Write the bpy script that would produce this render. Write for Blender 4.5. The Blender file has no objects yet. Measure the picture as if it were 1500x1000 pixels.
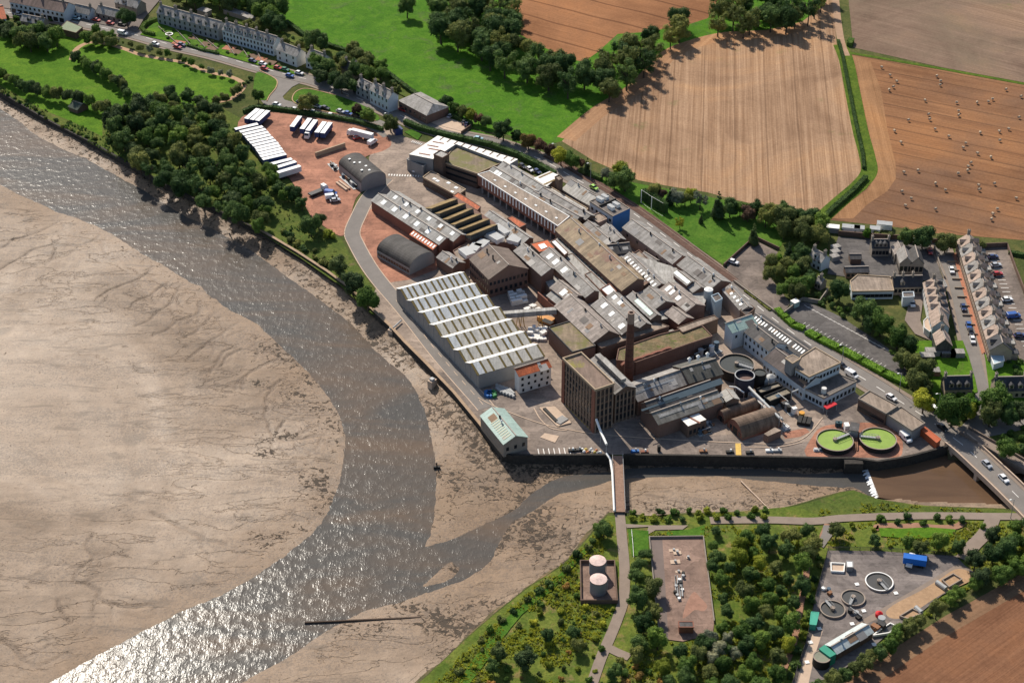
import bpy, bmesh, math, random
import numpy as np
from mathutils import Vector, Matrix
from mathutils.geometry import tessellate_polygon

# ---------------------------------------------------------------- camera
FOC = 2600.0                 # focal length in pixels of the 1500 px wide photograph
PITCH = math.radians(34.0)
CAMH = 360.0
scene = bpy.context.scene
col = scene.collection
cam_d = bpy.data.cameras.new('camera')
cam = bpy.data.objects.new('camera', cam_d)
col.objects.link(cam)
cam.location = (0, 0, CAMH)
cam.rotation_euler = (math.pi/2 - PITCH, 0, 0)
cam_d.sensor_width = 36.0
cam_d.lens = FOC/1500.0*36.0
cam_d.clip_start = 1.0
cam_d.clip_end = 12000.0
scene.camera = cam

# ---------------------------------------------------------------- sky, sun, exposure
SUN_AZ = math.radians(23.0)      # to the left of the view direction
SUN_EL = math.radians(41.0)
world = bpy.data.worlds.new('World')
scene.world = world
world.use_nodes = True
wn = world.node_tree
bg = wn.nodes['Background']
sky = wn.nodes.new('ShaderNodeTexSky')
sky.sky_type = 'NISHITA'
sky.sun_disc = False
sky.sun_elevation = SUN_EL
sky.sun_rotation = -SUN_AZ
wn.links.new(sky.outputs[0], bg.inputs[0])
bg.inputs[1].default_value = 0.095
sun_d = bpy.data.lights.new('sun', 'SUN')
sun_d.energy = 4.3
sun_d.angle = math.radians(0.5)
sun_d.color = (1.0, 0.93, 0.82)
sun = bpy.data.objects.new('sun', sun_d)
col.objects.link(sun)
sdir = Vector((-math.sin(SUN_AZ)*math.cos(SUN_EL), math.cos(SUN_AZ)*math.cos(SUN_EL), math.sin(SUN_EL)))
sun.rotation_euler = sdir.to_track_quat('Z', 'Y').to_euler()
sun.location = (0, 600, 500)
vs = scene.view_settings
vs.view_transform = 'Standard'
vs.look = 'None'
vs.exposure = 0.46
vs.gamma = 1.0

# ---------------------------------------------------------------- pixel -> place
_sp, _cp = math.sin(PITCH), math.cos(PITCH)
def G(p, z=0.0):
    """Point at height z seen at photograph pixel p."""
    u = (p[0]-750.0)/FOC
    v = (p[1]-500.0)/FOC
    t = (CAMH-z)/(_sp+v*_cp)
    return Vector((u*t, (_cp-v*_sp)*t, z))
def GP(ps, z=0.0):
    return [G(p, z) for p in ps]
def v2(p):
    return Vector((p[0], p[1]))

R = random.Random(7)

# ---------------------------------------------------------------- materials
MATS = {}
def _new(name):
    m = bpy.data.materials.new(name)
    m.use_nodes = True
    MATS[name] = m
    nt = m.node_tree
    return m, nt, nt.nodes['Principled BSDF']
def _pos(nt):
    return nt.nodes.new('ShaderNodeNewGeometry').outputs['Position']
def _noise(nt, vec, scale, detail=4.0, rough=0.6, dist=0.0):
    n = nt.nodes.new('ShaderNodeTexNoise')
    n.inputs['Scale'].default_value = scale
    n.inputs['Detail'].default_value = detail
    n.inputs['Roughness'].default_value = rough
    n.inputs['Distortion'].default_value = dist
    nt.links.new(vec, n.inputs['Vector'])
    return n.outputs['Fac']
def _ramp(nt, fac, stops):
    r = nt.nodes.new('ShaderNodeValToRGB')
    el = r.color_ramp.elements
    while len(el) < len(stops):
        el.new(0.5)
    for e, (p, c) in zip(el, stops):
        e.position = p
        e.color = (c[0], c[1], c[2], 1)
    nt.links.new(fac, r.inputs[0])
    return r.outputs[0]
def _mix(nt, fac, a, b, mode='MIX'):
    m = nt.nodes.new('ShaderNodeMix')
    m.data_type = 'RGBA'
    m.blend_type = mode
    for sock, val in ((m.inputs[0], fac), (m.inputs[6], a), (m.inputs[7], b)):
        if isinstance(val, (int, float)):
            sock.default_value = val
        elif isinstance(val, tuple):
            sock.default_value = (val[0], val[1], val[2], 1)
        else:
            nt.links.new(val, sock)
    return m.outputs[2]
def _math(nt, op, a, b=None):
    m = nt.nodes.new('ShaderNodeMath')
    m.operation = op
    for i, val in enumerate((a, b)):
        if val is None:
            continue
        if isinstance(val, (int, float)):
            m.inputs[i].default_value = val
        else:
            nt.links.new(val, m.inputs[i])
    return m.outputs[0]
def _sstep(nt, val, lo, hi):
    m = nt.nodes.new('ShaderNodeMapRange')
    m.interpolation_type = 'SMOOTHSTEP'
    m.inputs[1].default_value = lo
    m.inputs[2].default_value = hi
    nt.links.new(val, m.inputs[0])
    return m.outputs[0]
def _bump(nt, bsdf, height, dist, strength=1.0):
    b = nt.nodes.new('ShaderNodeBump')
    b.inputs['Distance'].default_value = dist
    b.inputs['Strength'].default_value = strength
    nt.links.new(height, b.inputs['Height'])
    nt.links.new(b.outputs[0], bsdf.inputs['Normal'])
def sc(c, k):
    return tuple(min(1.0, x*k) for x in c)
def mat(name, c, rough=0.85, var=0.25, scale=0.25, fine=2.5, spec=0.25, metal=0.0):
    """Plain weathered surface: base colour with broad and fine tonal wear."""
    if name in MATS:
        return MATS[name]
    m, nt, b = _new(name)
    P = _pos(nt)
    n1 = _noise(nt, P, scale, 5, 0.65)
    n2 = _noise(nt, P, fine, 3, 0.6)
    base = _ramp(nt, n1, [(0.28, sc(c, 1-var)), (0.72, sc(c, 1+var))])
    outc = _mix(nt, 0.45*min(1, var*3), base, _ramp(nt, n2, [(0.3, sc(c, 1-1.3*var)), (0.7, sc(c, 1+1.3*var))]))
    nt.links.new(outc, b.inputs['Base Color'])
    b.inputs['Roughness'].default_value = rough
    b.inputs['Specular IOR Level'].default_value = spec
    b.inputs['Metallic'].default_value = metal
    return m
def roofmat(name, c, sheet=(1.1, 2.6), var=0.16, rough=0.75, moss=None, joint=0.72, spec=0.3, stain=0.3, mossw=(0.55, 0.7)):
    """Roof laid in sheets or slates: uv is metres along the ridge / down the slope."""
    if name in MATS:
        return MATS[name]
    m, nt, b = _new(name)
    uv = nt.nodes.new('ShaderNodeUVMap').outputs[0]
    P = _pos(nt)
    br = nt.nodes.new('ShaderNodeTexBrick')
    nt.links.new(uv, br.inputs['Vector'])
    br.inputs['Color1'].default_value = (*sc(c, 1-var), 1)
    br.inputs['Color2'].default_value = (*sc(c, 1+var), 1)
    br.inputs['Mortar'].default_value = (*sc(c, joint), 1)
    br.inputs['Scale'].default_value = 1.0
    br.inputs['Mortar Size'].default_value = 0.035
    br.inputs['Brick Width'].default_value = sheet[0]
    br.inputs['Row Height'].default_value = sheet[1]
    br.offset = 0.5
    colr = br.outputs['Color']
    n = _noise(nt, P, 0.16, 6, 0.7)
    colr = _mix(nt, 1.0, colr, _ramp(nt, n, [(0.3, (1-stain,)*3), (0.7, (1+stain*0.6,)*3)]), 'MULTIPLY')
    sm = nt.nodes.new('ShaderNodeMapping')
    sm.inputs['Scale'].default_value = (0.85, 0.1, 1)
    nt.links.new(uv, sm.inputs['Vector'])
    wv = nt.nodes.new('ShaderNodeVectorMath'); wv.operation = 'ADD'
    nt.links.new(sm.outputs[0], wv.inputs[0])
    vs_ = nt.nodes.new('ShaderNodeVectorMath'); vs_.operation = 'SCALE'; vs_.inputs['Scale'].default_value = 0.04
    nt.links.new(P, vs_.inputs[0]); nt.links.new(vs_.outputs[0], wv.inputs[1])
    n4 = _noise(nt, wv.outputs[0], 1.0, 4, 0.65)
    colr = _mix(nt, 1.0, colr, _ramp(nt, n4, [(0.3, (1-stain*1.2, 1-stain*1.25, 1-stain*1.35)), (0.68, (1+stain*0.5,)*3)]), 'MULTIPLY')
    n3 = _noise(nt, P, 1.3, 4, 0.7)
    colr = _mix(nt, 1.0, colr, _ramp(nt, n3, [(0.3, (0.82,)*3), (0.7, (1.12,)*3)]), 'MULTIPLY')
    if moss:
        n2 = _noise(nt, P, 0.12, 7, 0.72)
        colr = _mix(nt, _sstep(nt, n2, *mossw), colr, moss)
    nt.links.new(colr, b.inputs['Base Color'])
    b.inputs['Roughness'].default_value = rough
    b.inputs['Specular IOR Level'].default_value = spec
    return m
def yardmat(name, c, cell=0.16, cellv=0.16, stain=0.35):
    """worn yard surface: bays of slightly different tone, oil stains, swept tyre paths"""
    m, nt, b = _new(name)
    P = _pos(nt)
    vo = nt.nodes.new('ShaderNodeTexVoronoi'); vo.inputs['Scale'].default_value = cell; vo.distance = 'CHEBYCHEV'
    nt.links.new(P, vo.inputs['Vector'])
    sp = nt.nodes.new('ShaderNodeSeparateColor'); nt.links.new(vo.outputs['Color'], sp.inputs[0])
    base = _ramp(nt, sp.outputs[0], [(0, sc(c, 1-cellv)), (1, sc(c, 1+cellv))])
    n1 = _noise(nt, P, 0.05, 6, 0.7, 1.5)
    base = _mix(nt, 1.0, base, _ramp(nt, n1, [(0.35, (1-stain, 1-stain, 1-stain*.95)), (0.62, (1.08,)*3)]), 'MULTIPLY')
    n2 = _noise(nt, P, 0.35, 5, 0.75, 2.0)
    base = _mix(nt, 1.0, base, _ramp(nt, n2, [(0.34, (1-stain*.9,)*3), (0.5, (1.0,)*3), (0.72, (1.12,)*3)]), 'MULTIPLY')
    mp = nt.nodes.new('ShaderNodeMapping'); mp.inputs['Rotation'].default_value = (0, 0, 1.05); mp.inputs['Scale'].default_value = (0.03, 0.6, 1)
    nt.links.new(P, mp.inputs['Vector'])
    n3 = _noise(nt, mp.outputs[0], 1.0, 3, 0.6, 0.8)
    base = _mix(nt, 1.0, base, _ramp(nt, n3, [(0.3, (0.84,)*3), (0.7, (1.1,)*3)]), 'MULTIPLY')
    nt.links.new(base, b.inputs['Base Color'])
    b.inputs['Roughness'].default_value = 0.9
    b.inputs['Specular IOR Level'].default_value = 0.2
    return m
def brickmat(name, c, var=0.2, mortar=0.75):
    return mat(name, c, 0.9, var, 0.22, 1.6, 0.15)
def rowdir(p0, p1):
    d = G(p1)-G(p0)
    return math.atan2(d.y, d.x)
def fieldmat(name, c1, c2, p0, p1, period, c3=None, fine=0.35, patch=None, patchw=(0.6, 0.72), tram=None, tramw=0.06, tramc=None, wob=1.2, contrast=(0.25, 0.75)):
    """Field worked in rows running from pixel p0 towards p1 (period in metres)."""
    m, nt, b = _new(name)
    P = _pos(nt)
    a = rowdir(p0, p1)
    mp = nt.nodes.new('ShaderNodeMapping')
    mp.vector_type = 'POINT'
    mp.inputs['Rotation'].default_value = (0, 0, -a)
    nt.links.new(P, mp.inputs['Vector'])
    rv = mp.outputs[0]
    stretch = nt.nodes.new('ShaderNodeMapping')
    stretch.inputs['Scale'].default_value = (0.006, 1.0/period, 1)
    nt.links.new(rv, stretch.inputs['Vector'])
    s = _noise(nt, stretch.outputs[0], 1.0, 3, 0.65, 0.25)
    fine_m = nt.nodes.new('ShaderNodeMapping')
    fine_m.inputs['Scale'].default_value = (0.03, 1.0/fine, 1)
    nt.links.new(rv, fine_m.inputs['Vector'])
    s2 = _noise(nt, fine_m.outputs[0], 1.0, 2, 0.6)
    broad = _noise(nt, P, 0.02, 5, 0.6)
    base = _ramp(nt, s, [(contrast[0], c1), (contrast[1], c2)])
    base = _mix(nt, 0.35, base, _ramp(nt, s2, [(0.3, sc(c1, 0.8)), (0.7, sc(c2, 1.1))]))
    if c3:
        base = _mix(nt, _sstep(nt, broad, 0.42, 0.68), base, c3)
    if patch:
        pn = _noise(nt, P, 0.045, 6, 0.7)
        base = _mix(nt, _sstep(nt, pn, *patchw), base, patch)
    if tram:
        sep = nt.nodes.new('ShaderNodeSeparateXYZ')
        nt.links.new(rv, sep.inputs[0])
        w = _math(nt, 'ADD', sep.outputs[1], _math(nt, 'MULTIPLY', _noise(nt, P, 0.02, 2), wob*4))
        fr = _math(nt, 'FRACT', _math(nt, 'DIVIDE', w, tram))
        on = _math(nt, 'LESS_THAN', fr, tramw)
        base = _mix(nt, _math(nt, 'MULTIPLY', on, 0.75), base, tramc)
    base = _mix(nt, 1.0, base, _ramp(nt, _noise(nt, P, 0.018, 5, 0.65, 1.0), [(0.32, (0.72, 0.7, 0.7)), (0.5, (1.0,)*3), (0.68, (1.22, 1.16, 1.05))]), 'MULTIPLY')
    base = _mix(nt, 1.0, base, _ramp(nt, _noise(nt, P, 0.9, 4, 0.7), [(0.3, (0.82,)*3), (0.7, (1.12,)*3)]), 'MULTIPLY')
    nt.links.new(base, b.inputs['Base Color'])
    b.inputs['Roughness'].default_value = 0.95
    b.inputs['Specular IOR Level'].default_value = 0.08
    _bump(nt, b, s2, 0.12, 0.6)
    return m
def grassmat(name, c1, c2, c3=None, scale=0.06, w=(0.55, 0.72)):
    m, nt, b = _new(name)
    P = _pos(nt)
    n1 = _noise(nt, P, scale, 6, 0.68)
    n2 = _noise(nt, P, 1.1, 4, 0.7)
    base = _ramp(nt, n1, [(0.3, c1), (0.68, c2)])
    if c3:
        n3 = _noise(nt, P, scale*1.7, 7, 0.75, 0.6)
        base = _mix(nt, _sstep(nt, n3, *w), base, c3)
    n4 = _noise(nt, P, 0.16, 6, 0.75, 1.2)
    base = _mix(nt, 1.0, base, _ramp(nt, n4, [(0.3, (0.66, 0.7, 0.75)), (0.5, (1.0,)*3), (0.7, (1.5, 1.22, 1.3))]), 'MULTIPLY')
    base = _mix(nt, 1.0, base, _ramp(nt, n2, [(0.3, (0.72,)*3), (0.7, (1.2,)*3)]), 'MULTIPLY')
    nt.links.new(base, b.inputs['Base Color'])
    b.inputs['Roughness'].default_value = 0.95
    b.inputs['Specular IOR Level'].default_value = 0.05
    _bump(nt, b, n2, 0.35, 0.7)
    return m

# ---------------------------------------------------------------- mesh building
class MB:
    def __init__(self):
        self.v = []; self.f = []; self.uv = []; self.m = []
    def face(self, pts, uv=None, mi=0):
        i = len(self.v)
        self.v.extend([tuple(p) for p in pts])
        self.f.append(tuple(range(i, i+len(pts))))
        self.uv.append(uv if uv else [(p[0], p[1]) for p in pts])
        self.m.append(mi)
    def quad_uv(self, a, b, c, d, mi=0):
        """a-b along the ridge, d-c the other edge; uv in metres."""
        a, b, c, d = map(Vector, (a, b, c, d))
        L = (b-a).length; W = (d-a).length
        self.face([a, b, c, d], [(0, 0), (L, 0), (L, W), (0, W)], mi)
    def prism(self, ring, z0, z1, mi=0, top=True, bottom=False):
        """ring: counter-clockwise list of xy; walls and lid."""
        n = len(ring)
        for i in range(n):
            p, q = ring[i], ring[(i+1) % n]
            L = math.hypot(q[0]-p[0], q[1]-p[1])
            self.face([(p[0], p[1], z0), (q[0], q[1], z0), (q[0], q[1], z1), (p[0], p[1], z1)],
                      [(0, 0), (L, 0), (L, z1-z0), (0, z1-z0)], mi)
        if top:
            self.face([(p[0], p[1], z1) for p in ring], None, mi)
        if bottom:
            self.face([(p[0], p[1], z0) for p in reversed(ring)], None, mi)
    def box(self, c, d, L, W, z0, z1, mi=0, bottom=False):
        """box centred at c (xy), long axis d (unit xy), length L, width W."""
        d = v2(d); n = Vector((-d.y, d.x)); c = v2(c)
        r = [c-d*L/2-n*W/2, c+d*L/2-n*W/2, c+d*L/2+n*W/2, c-d*L/2+n*W/2]
        self.prism([(p.x, p.y) for p in r], z0, z1, mi, True, bottom)
    def cyl(self, c, r0, r1, z0, z1, n=24, mi=0, top=True):
        a = [(c[0]+math.cos(2*math.pi*i/n)*r0, c[1]+math.sin(2*math.pi*i/n)*r0, z0) for i in range(n)]
        b = [(c[0]+math.cos(2*math.pi*i/n)*r1, c[1]+math.sin(2*math.pi*i/n)*r1, z1) for i in range(n)]
        for i in range(n):
            j = (i+1) % n
            self.face([a[i], a[j], b[j], b[i]], None, mi)
        if top:
            self.face(b, None, mi)
    def beam(self, p, q, w, mi=0):
        """square bar between two points"""
        p, q = Vector(p), Vector(q)
        d = (q-p).normalized()
        s = d.cross(Vector((0, 0, 1)))
        if s.length < 1e-3:
            s = Vector((1, 0, 0))
        s.normalize(); t = s.cross(d)
        r = []
        for o in (p, q):
            r.append([o+s*w/2+t*w/2, o-s*w/2+t*w/2, o-s*w/2-t*w/2, o+s*w/2-t*w/2])
        for i in range(4):
            j = (i+1) % 4
            self.face([r[0][i], r[0][j], r[1][j], r[1][i]], None, mi)
        self.face(list(reversed(r[0])), None, mi)
        self.face(r[1], None, mi)
    def pipe(self, pts, r, n=8, mi=0):
        pts = [Vector(p) for p in pts]
        rings = []
        for k, p in enumerate(pts):
            d = (pts[min(k+1, len(pts)-1)]-pts[max(k-1, 0)]).normalized()
            s = d.cross(Vector((0, 0, 1)))
            if s.length < 1e-3:
                s = Vector((1, 0, 0))
            s.normalize(); t = s.cross(d)
            rings.append([p+(s*math.cos(a)+t*math.sin(a))*r for a in [2*math.pi*i/n for i in range(n)]])
        for k in range(len(rings)-1):
            for i in range(n):
                j = (i+1) % n
                self.face([rings[k][i], rings[k][j], rings[k+1][j], rings[k+1][i]], None, mi)
        self.face(list(reversed(rings[0])), None, mi)
        self.face(rings[-1], None, mi)
    def mesh(self, name, off=(0, 0, 0)):
        me = bpy.data.meshes.new(name)
        ox, oy, oz = off
        me.from_pydata([(x-ox, y-oy, z-oz) for x, y, z in self.v], [], self.f)
        uvl = me.uv_layers.new(name='UVMap')
        flat = [c for u in self.uv for p in u for c in p]
        uvl.data.foreach_set('uv', flat)
        me.polygons.foreach_set('material_index', self.m)
        me.update()
        return me

def link(name, me, parent=None, loc=(0, 0, 0), material=None):
    o = bpy.data.objects.new(name, me)
    col.objects.link(o)
    o.location = loc
    if parent is not None:
        o.parent = parent
    if material is not None and me is not None:
        ms = material if isinstance(material, (list, tuple)) else [material]
        if not me.materials:
            for m_ in ms:
                me.materials.append(m_)
    return o
def tag(o, label, cat, group=None):
    o['label'] = label
    o['category'] = cat
    if group:
        o['group'] = group
    return o
def thing(name, label, cat, loc, group=None, rz=0.0):
    o = bpy.data.objects.new(name, None)
    o.empty_display_size = 1.0
    col.objects.link(o)
    o.location = loc
    o.rotation_euler = (0, 0, rz)
    return tag(o, label, cat, group)
def part(name, mb, material, parent, grand=None):
    """world-coordinate MB as a child; parent Empty (or part under it) sits unrotated at its base."""
    base = parent.location if grand is None else (grand.location+parent.location)
    me = mb.mesh(name, base)
    return link(name, me, parent, (0, 0, 0), material)
def single(name, mb, material, label, cat, base=None, group=None):
    if base is None:
        vs_ = mb.v
        base = (sum(p[0] for p in vs_)/len(vs_), sum(p[1] for p in vs_)/len(vs_), min(p[2] for p in vs_))
    me = mb.mesh(name, base)
    o = link(name, me, None, base, material)
    return tag(o, label, cat, group)
def structure(name, mb, material):
    o = link(name, mb.mesh(name), None, (0, 0, 0), material)
    o['kind'] = 'structure'
    return o
def ccw(ring):
    a = sum(ring[i][0]*ring[(i+1) % len(ring)][1]-ring[(i+1) % len(ring)][0]*ring[i][1] for i in range(len(ring)))
    return ring if a > 0 else list(reversed(ring))
def fill(mb, pts, z, mi=0):
    """concave polygon of xy points as a flat sheet"""
    pts = ccw([(p[0], p[1]) for p in pts])
    i0 = len(mb.v)
    mb.v.extend([(p[0], p[1], z) for p in pts])
    for t in tessellate_polygon([[Vector((p[0], p[1], 0)) for p in pts]]):
        a, b, c = (Vector((*pts[k], 0)) for k in t)
        if (b-a).cross(c-a).z < 0:
            t = (t[0], t[2], t[1])
        mb.f.append(tuple(i0+k for k in t))
        mb.uv.append([pts[k] for k in t])
        mb.m.append(mi)
def sheet(name, px, z, material):
    mb = MB()
    fill(mb, GP(px), z)
    return structure(name, mb, material)
def smooth(px, n=6, closed=False):
    """Catmull-Rom through pixel points"""
    P = [Vector((p[0], p[1])) for p in px]
    outp = []
    m = len(P)
    rng = range(m) if closed else range(m-1)
    for i in rng:
        p1 = P[i]; p2 = P[(i+1) % m]
        p0 = P[(i-1) % m] if (closed or i > 0) else p1
        p3 = P[(i+2) % m] if (closed or i+2 < m) else p2
        for k in range(n):
            t = k/n
            q = 0.5*((2*p1)+(p2-p0)*t+(2*p0-5*p1+4*p2-p3)*t*t+(3*p1-p0-3*p2+p3)*t*t*t)
            outp.append((q.x, q.y))
    if not closed:
        outp.append((P[-1].x, P[-1].y))
    return outp
def ribbon_pts(px, width, z=0.0):
    """left and right border points (world) of a strip along pixel polyline px"""
    pts = [v2(G(p, z)) for p in px]
    l, r = [], []
    for i, p in enumerate(pts):
        d = (pts[min(i+1, len(pts)-1)]-pts[max(i-1, 0)])
        d.normalize()
        n = Vector((-d.y, d.x))
        w = width[i] if isinstance(width, (list, tuple)) else width
        l.append(p+n*w/2); r.append(p-n*w/2)
    return l, r
def ribbon(mb, px, width, z, mi=0):
    l, r = ribbon_pts(px, width)
    s = 0.0
    for i in range(len(l)-1):
        L = (l[i+1]-l[i]).length
        W = (l[i]-r[i]).length
        mb.face([(r[i].x, r[i].y, z), (r[i+1].x, r[i+1].y, z), (l[i+1].x, l[i+1].y, z), (l[i].x, l[i].y, z)],
                [(s, 0), (s+L, 0), (s+L, W), (s, W)], mi)
        s += L
def road(name, px, width, z, material):
    mb = MB()
    ribbon(mb, px, width, z)
    return structure(name, mb, material)
# ================================================================ land, shore, water
NCOAST = [(-260,0),(-120,74),(0,135),(62,172),(100,192),(140,212),(175,232),(207,250),(240,270),(287,292),(337,317),(375,335),(400,350),(437,372),(457,385),
          (480,400),(510,422),(537,447),(572,480),(592,502),(625,535),(665,577),(702,622),(737,666),(750,669),(893,668),(915,668),(1000,669),(1125,671),(1215,673),(1250,673),(1285,678),
          (1330,671),(1375,659),(1388,655),(1425,656),(1460,662),(1520,668),(1640,684),(1900,720)]
SCOAST = [(560,1050),(612,1000),(650,965),(687,930),(725,897),(750,877),(775,857),(800,842),(825,825),(845,805),(860,787),(878,764),(892,750),(920,751),(950,755),(1000,751),(1060,749),
          (1125,748),(1167,738),(1205,727),(1230,720),(1250,717),(1285,730),(1350,740),(1410,742),(1470,744),(1520,752),(1640,775),(1900,830)]
WL = -3.6
# water outlines (photograph pixels)
W_MAIN = [(-260,110),(-100,112),(0,160),(25,175),(57,200),(100,222),(157,250),(200,272),(237,295),(275,317),(325,342),(375,372),(412,400),(450,425),(482,450),(515,475),(535,497),(550,514),
          (575,535),(595,552),(612,580),(622,607),(632,637),(639,675),(637,737),(634,762),(626,790),(620,802),(650,795),(707,772),(750,748),(772,728),(795,711),(825,697),(860,691),(893,690),(925,686),(1000,684),(1125,688),(1200,693),(1262,689),
          (1276,700),(1286,726),(1275,725),(1250,712),(1200,712),(1125,704),(1075,700),(1000,697),(925,700),(890,708),(855,716),(820,724),(795,738),(777,750),(752,764),(738,780),(730,795),(718,822),(675,852),(625,870),(582,883),(525,897),(487,916),(460,934),(435,955),
          (382,984),(300,1030),(150,1120),(-100,1180),(-420,1180),(-160,1085),(72,1000),(125,970),(200,930),(265,897),(325,870),(375,843),(425,807),(457,782),(480,750),(492,725),(502,695),(506,662),(505,635),
          (495,605),(485,585),(462,557),(437,532),(412,507),(375,474),(325,447),(275,410),(225,380),(182,355),(150,336),(115,320),(82,310),(32,287),(0,269),(-80,240),(-300,180)]
W_BAR = [(622,857),(640,838),(655,820),(665,819),(676,831),(664,846),(645,853)]       # sand bar in the side stream
W_POOL = [(1269,680),(1330,674),(1390,657),(1425,658),(1470,668),(1520,674),(1640,690),(1900,730),(1900,815),(1640,768),(1520,750),(1470,742),(1350,738),(1286,728),(1278,705)]
CREEKS = [[(103,314),(85,325),(62,338),(45,345),(20,352),(0,365),(-20,372)],[(151,339),(140,350),(127,355),(110,360),(75,360),(50,366),(35,376),(10,390),(-10,400)],[(82,362),(80,372),(79,380)],
          [(224,391),(213,402),(190,414),(168,422),(154,430),(140,442)],[(255,407),(238,418),(225,427),(220,434),(203,440),(190,452)],[(275,414),(262,420),(256,432),(245,447),(232,457),(218,468),(200,478)],
          [(302,434),(292,442),(292,452),(285,462),(262,470),(245,483),(222,492)],[(325,452),(308,462),(300,474),(288,484),(270,495)],[(350,468),(338,478),(325,487),(312,498),(290,512),(275,525)],[(345,505),(330,515),(318,530),(308,546)],
          [(375,540),(360,552),(355,570)],[(350,512),(337,520),(322,535)],[(137,783),(128,798),(139,815),(118,834),(112,848)],[(112,852),(128,855),(143,868),(145,877),(170,886),(222,886),(235,898),(246,905)],
          [(226,750),(238,760),(262,770),(300,788),(330,797)],[(82,880),(92,898),(104,912)],[(0,934),(20,948),(35,967),(50,975),(66,982),(70,996)],[(420,516),(400,527),(376,540)],[(412,555),(396,570),(390,590),(392,618),(400,634),(418,645),(445,640),(490,634)],
          [(417,617),(412,626),(408,634)]]
def arr(ps, z=0.0):
    return np.array([[q.x, q.y] for q in GP(ps, z)])
def inside(poly, X, Y):
    c = np.zeros(X.shape, bool)
    n = len(poly)
    for i in range(n):
        x0, y0 = poly[i]; x1, y1 = poly[(i+1) % n]
        if y0 == y1:
            continue
        t = ((y0 > Y) != (y1 > Y)) & (X < (x1-x0)*(Y-y0)/(y1-y0)+x0)
        c ^= t
    return c
def dist_line(pts, X, Y, closed=False):
    d = np.full(X.shape, 1e9)
    n = len(pts)
    for i in range(n if closed else n-1):
        x0, y0 = pts[i]; x1, y1 = pts[(i+1) % n]
        dx, dy = x1-x0, y1-y0
        L = dx*dx+dy*dy+1e-9
        t = np.clip(((X-x0)*dx+(Y-y0)*dy)/L, 0, 1)
        d = np.minimum(d, (X-x0-t*dx)**2+(Y-y0-t*dy)**2)
    return np.sqrt(d)
_rs = np.random.RandomState(3)
_lat = _rs.rand(256, 256)
def vnoise(X, Y, s):
    x = X*s+500.0; y = Y*s+500.0
    xi = np.floor(x).astype(int); yi = np.floor(y).astype(int)
    fx = x-xi; fy = y-yi
    fx = fx*fx*(3-2*fx); fy = fy*fy*(3-2*fy)
    a = _lat[xi % 256, yi % 256]; b = _lat[(xi+1) % 256, yi % 256]
    c = _lat[xi % 256, (yi+1) % 256]; d = _lat[(xi+1) % 256, (yi+1) % 256]
    return (a*(1-fx)+b*fx)*(1-fy)+(c*(1-fx)+d*fx)*fy
def fbm(X, Y, s, o=4):
    t = 0; a = 1.0; n = 0
    for k in range(o):
        t = t+a*vnoise(X+17.3*k, Y-9.1*k, s*2**k); n += a; a *= 0.55
    return t/n

NC = [tuple(q) for q in arr(NCOAST)]
SC_ = [tuple(q) for q in arr(SCOAST)]
# ---- ground: one sheet out to the horizon on both sides of the river
M_earth = grassmat('earth_and_rough_grass', (0.055, 0.075, 0.022), (0.105, 0.11, 0.035), (0.14, 0.115, 0.06))
mb = MB()
north = NC+[(3500, 560), (3500, 6000), (-3500, 6000), (-3500, NC[0][1]+900), (-900, NC[0][1]+300)]
south = SC_+[(3500, 300), (3500, -2500), (-200, -2500), (-140, 200)]
fill(mb, north, 0.0)
fill(mb, south, 0.0)
structure('ground', mb, M_earth)

# ---- mud flats: height field carved by the channels
wm = arr(W_MAIN, WL); wbar = arr(W_BAR, WL); wpool = arr(W_POOL, WL)
x0, x1, y0, y1, st = -300.0, 250.0, 330.0, 800.0, 0.68
gx = np.arange(x0, x1+st, st); gy = np.arange(y0, y1+st, st)
X, Y = np.meshgrid(gx, gy)
def signed(poly):
    d = dist_line(poly, X, Y, True)
    return np.where(inside(poly, X, Y), -d, d)
sd = signed(wm)
sd = np.maximum(sd, -signed(wbar))
wob = (fbm(X, Y, 0.06, 4)-0.5)*7.0+(fbm(X, Y, 0.3, 2)-0.5)*2.0
sdn = sd+wob*np.clip(np.abs(sd)/6.0+0.25, 0, 1)
spool = signed(wpool)
h_out = 0.95*(1-np.exp(-np.maximum(sdn, 0)/22.0))
h_in = -0.9*(1-np.exp(np.minimum(sdn, 0)/7.0))
Z = WL+np.where(sdn > 0, h_out, h_in)
Z += np.where(sdn > 0, (fbm(X, Y, 0.035, 5)-0.5)*0.5*np.clip(sdn/12, 0, 1)+(fbm(X, Y, 0.5, 2)-0.5)*0.06, 0)
cre = np.full(X.shape, 1e9)
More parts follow.
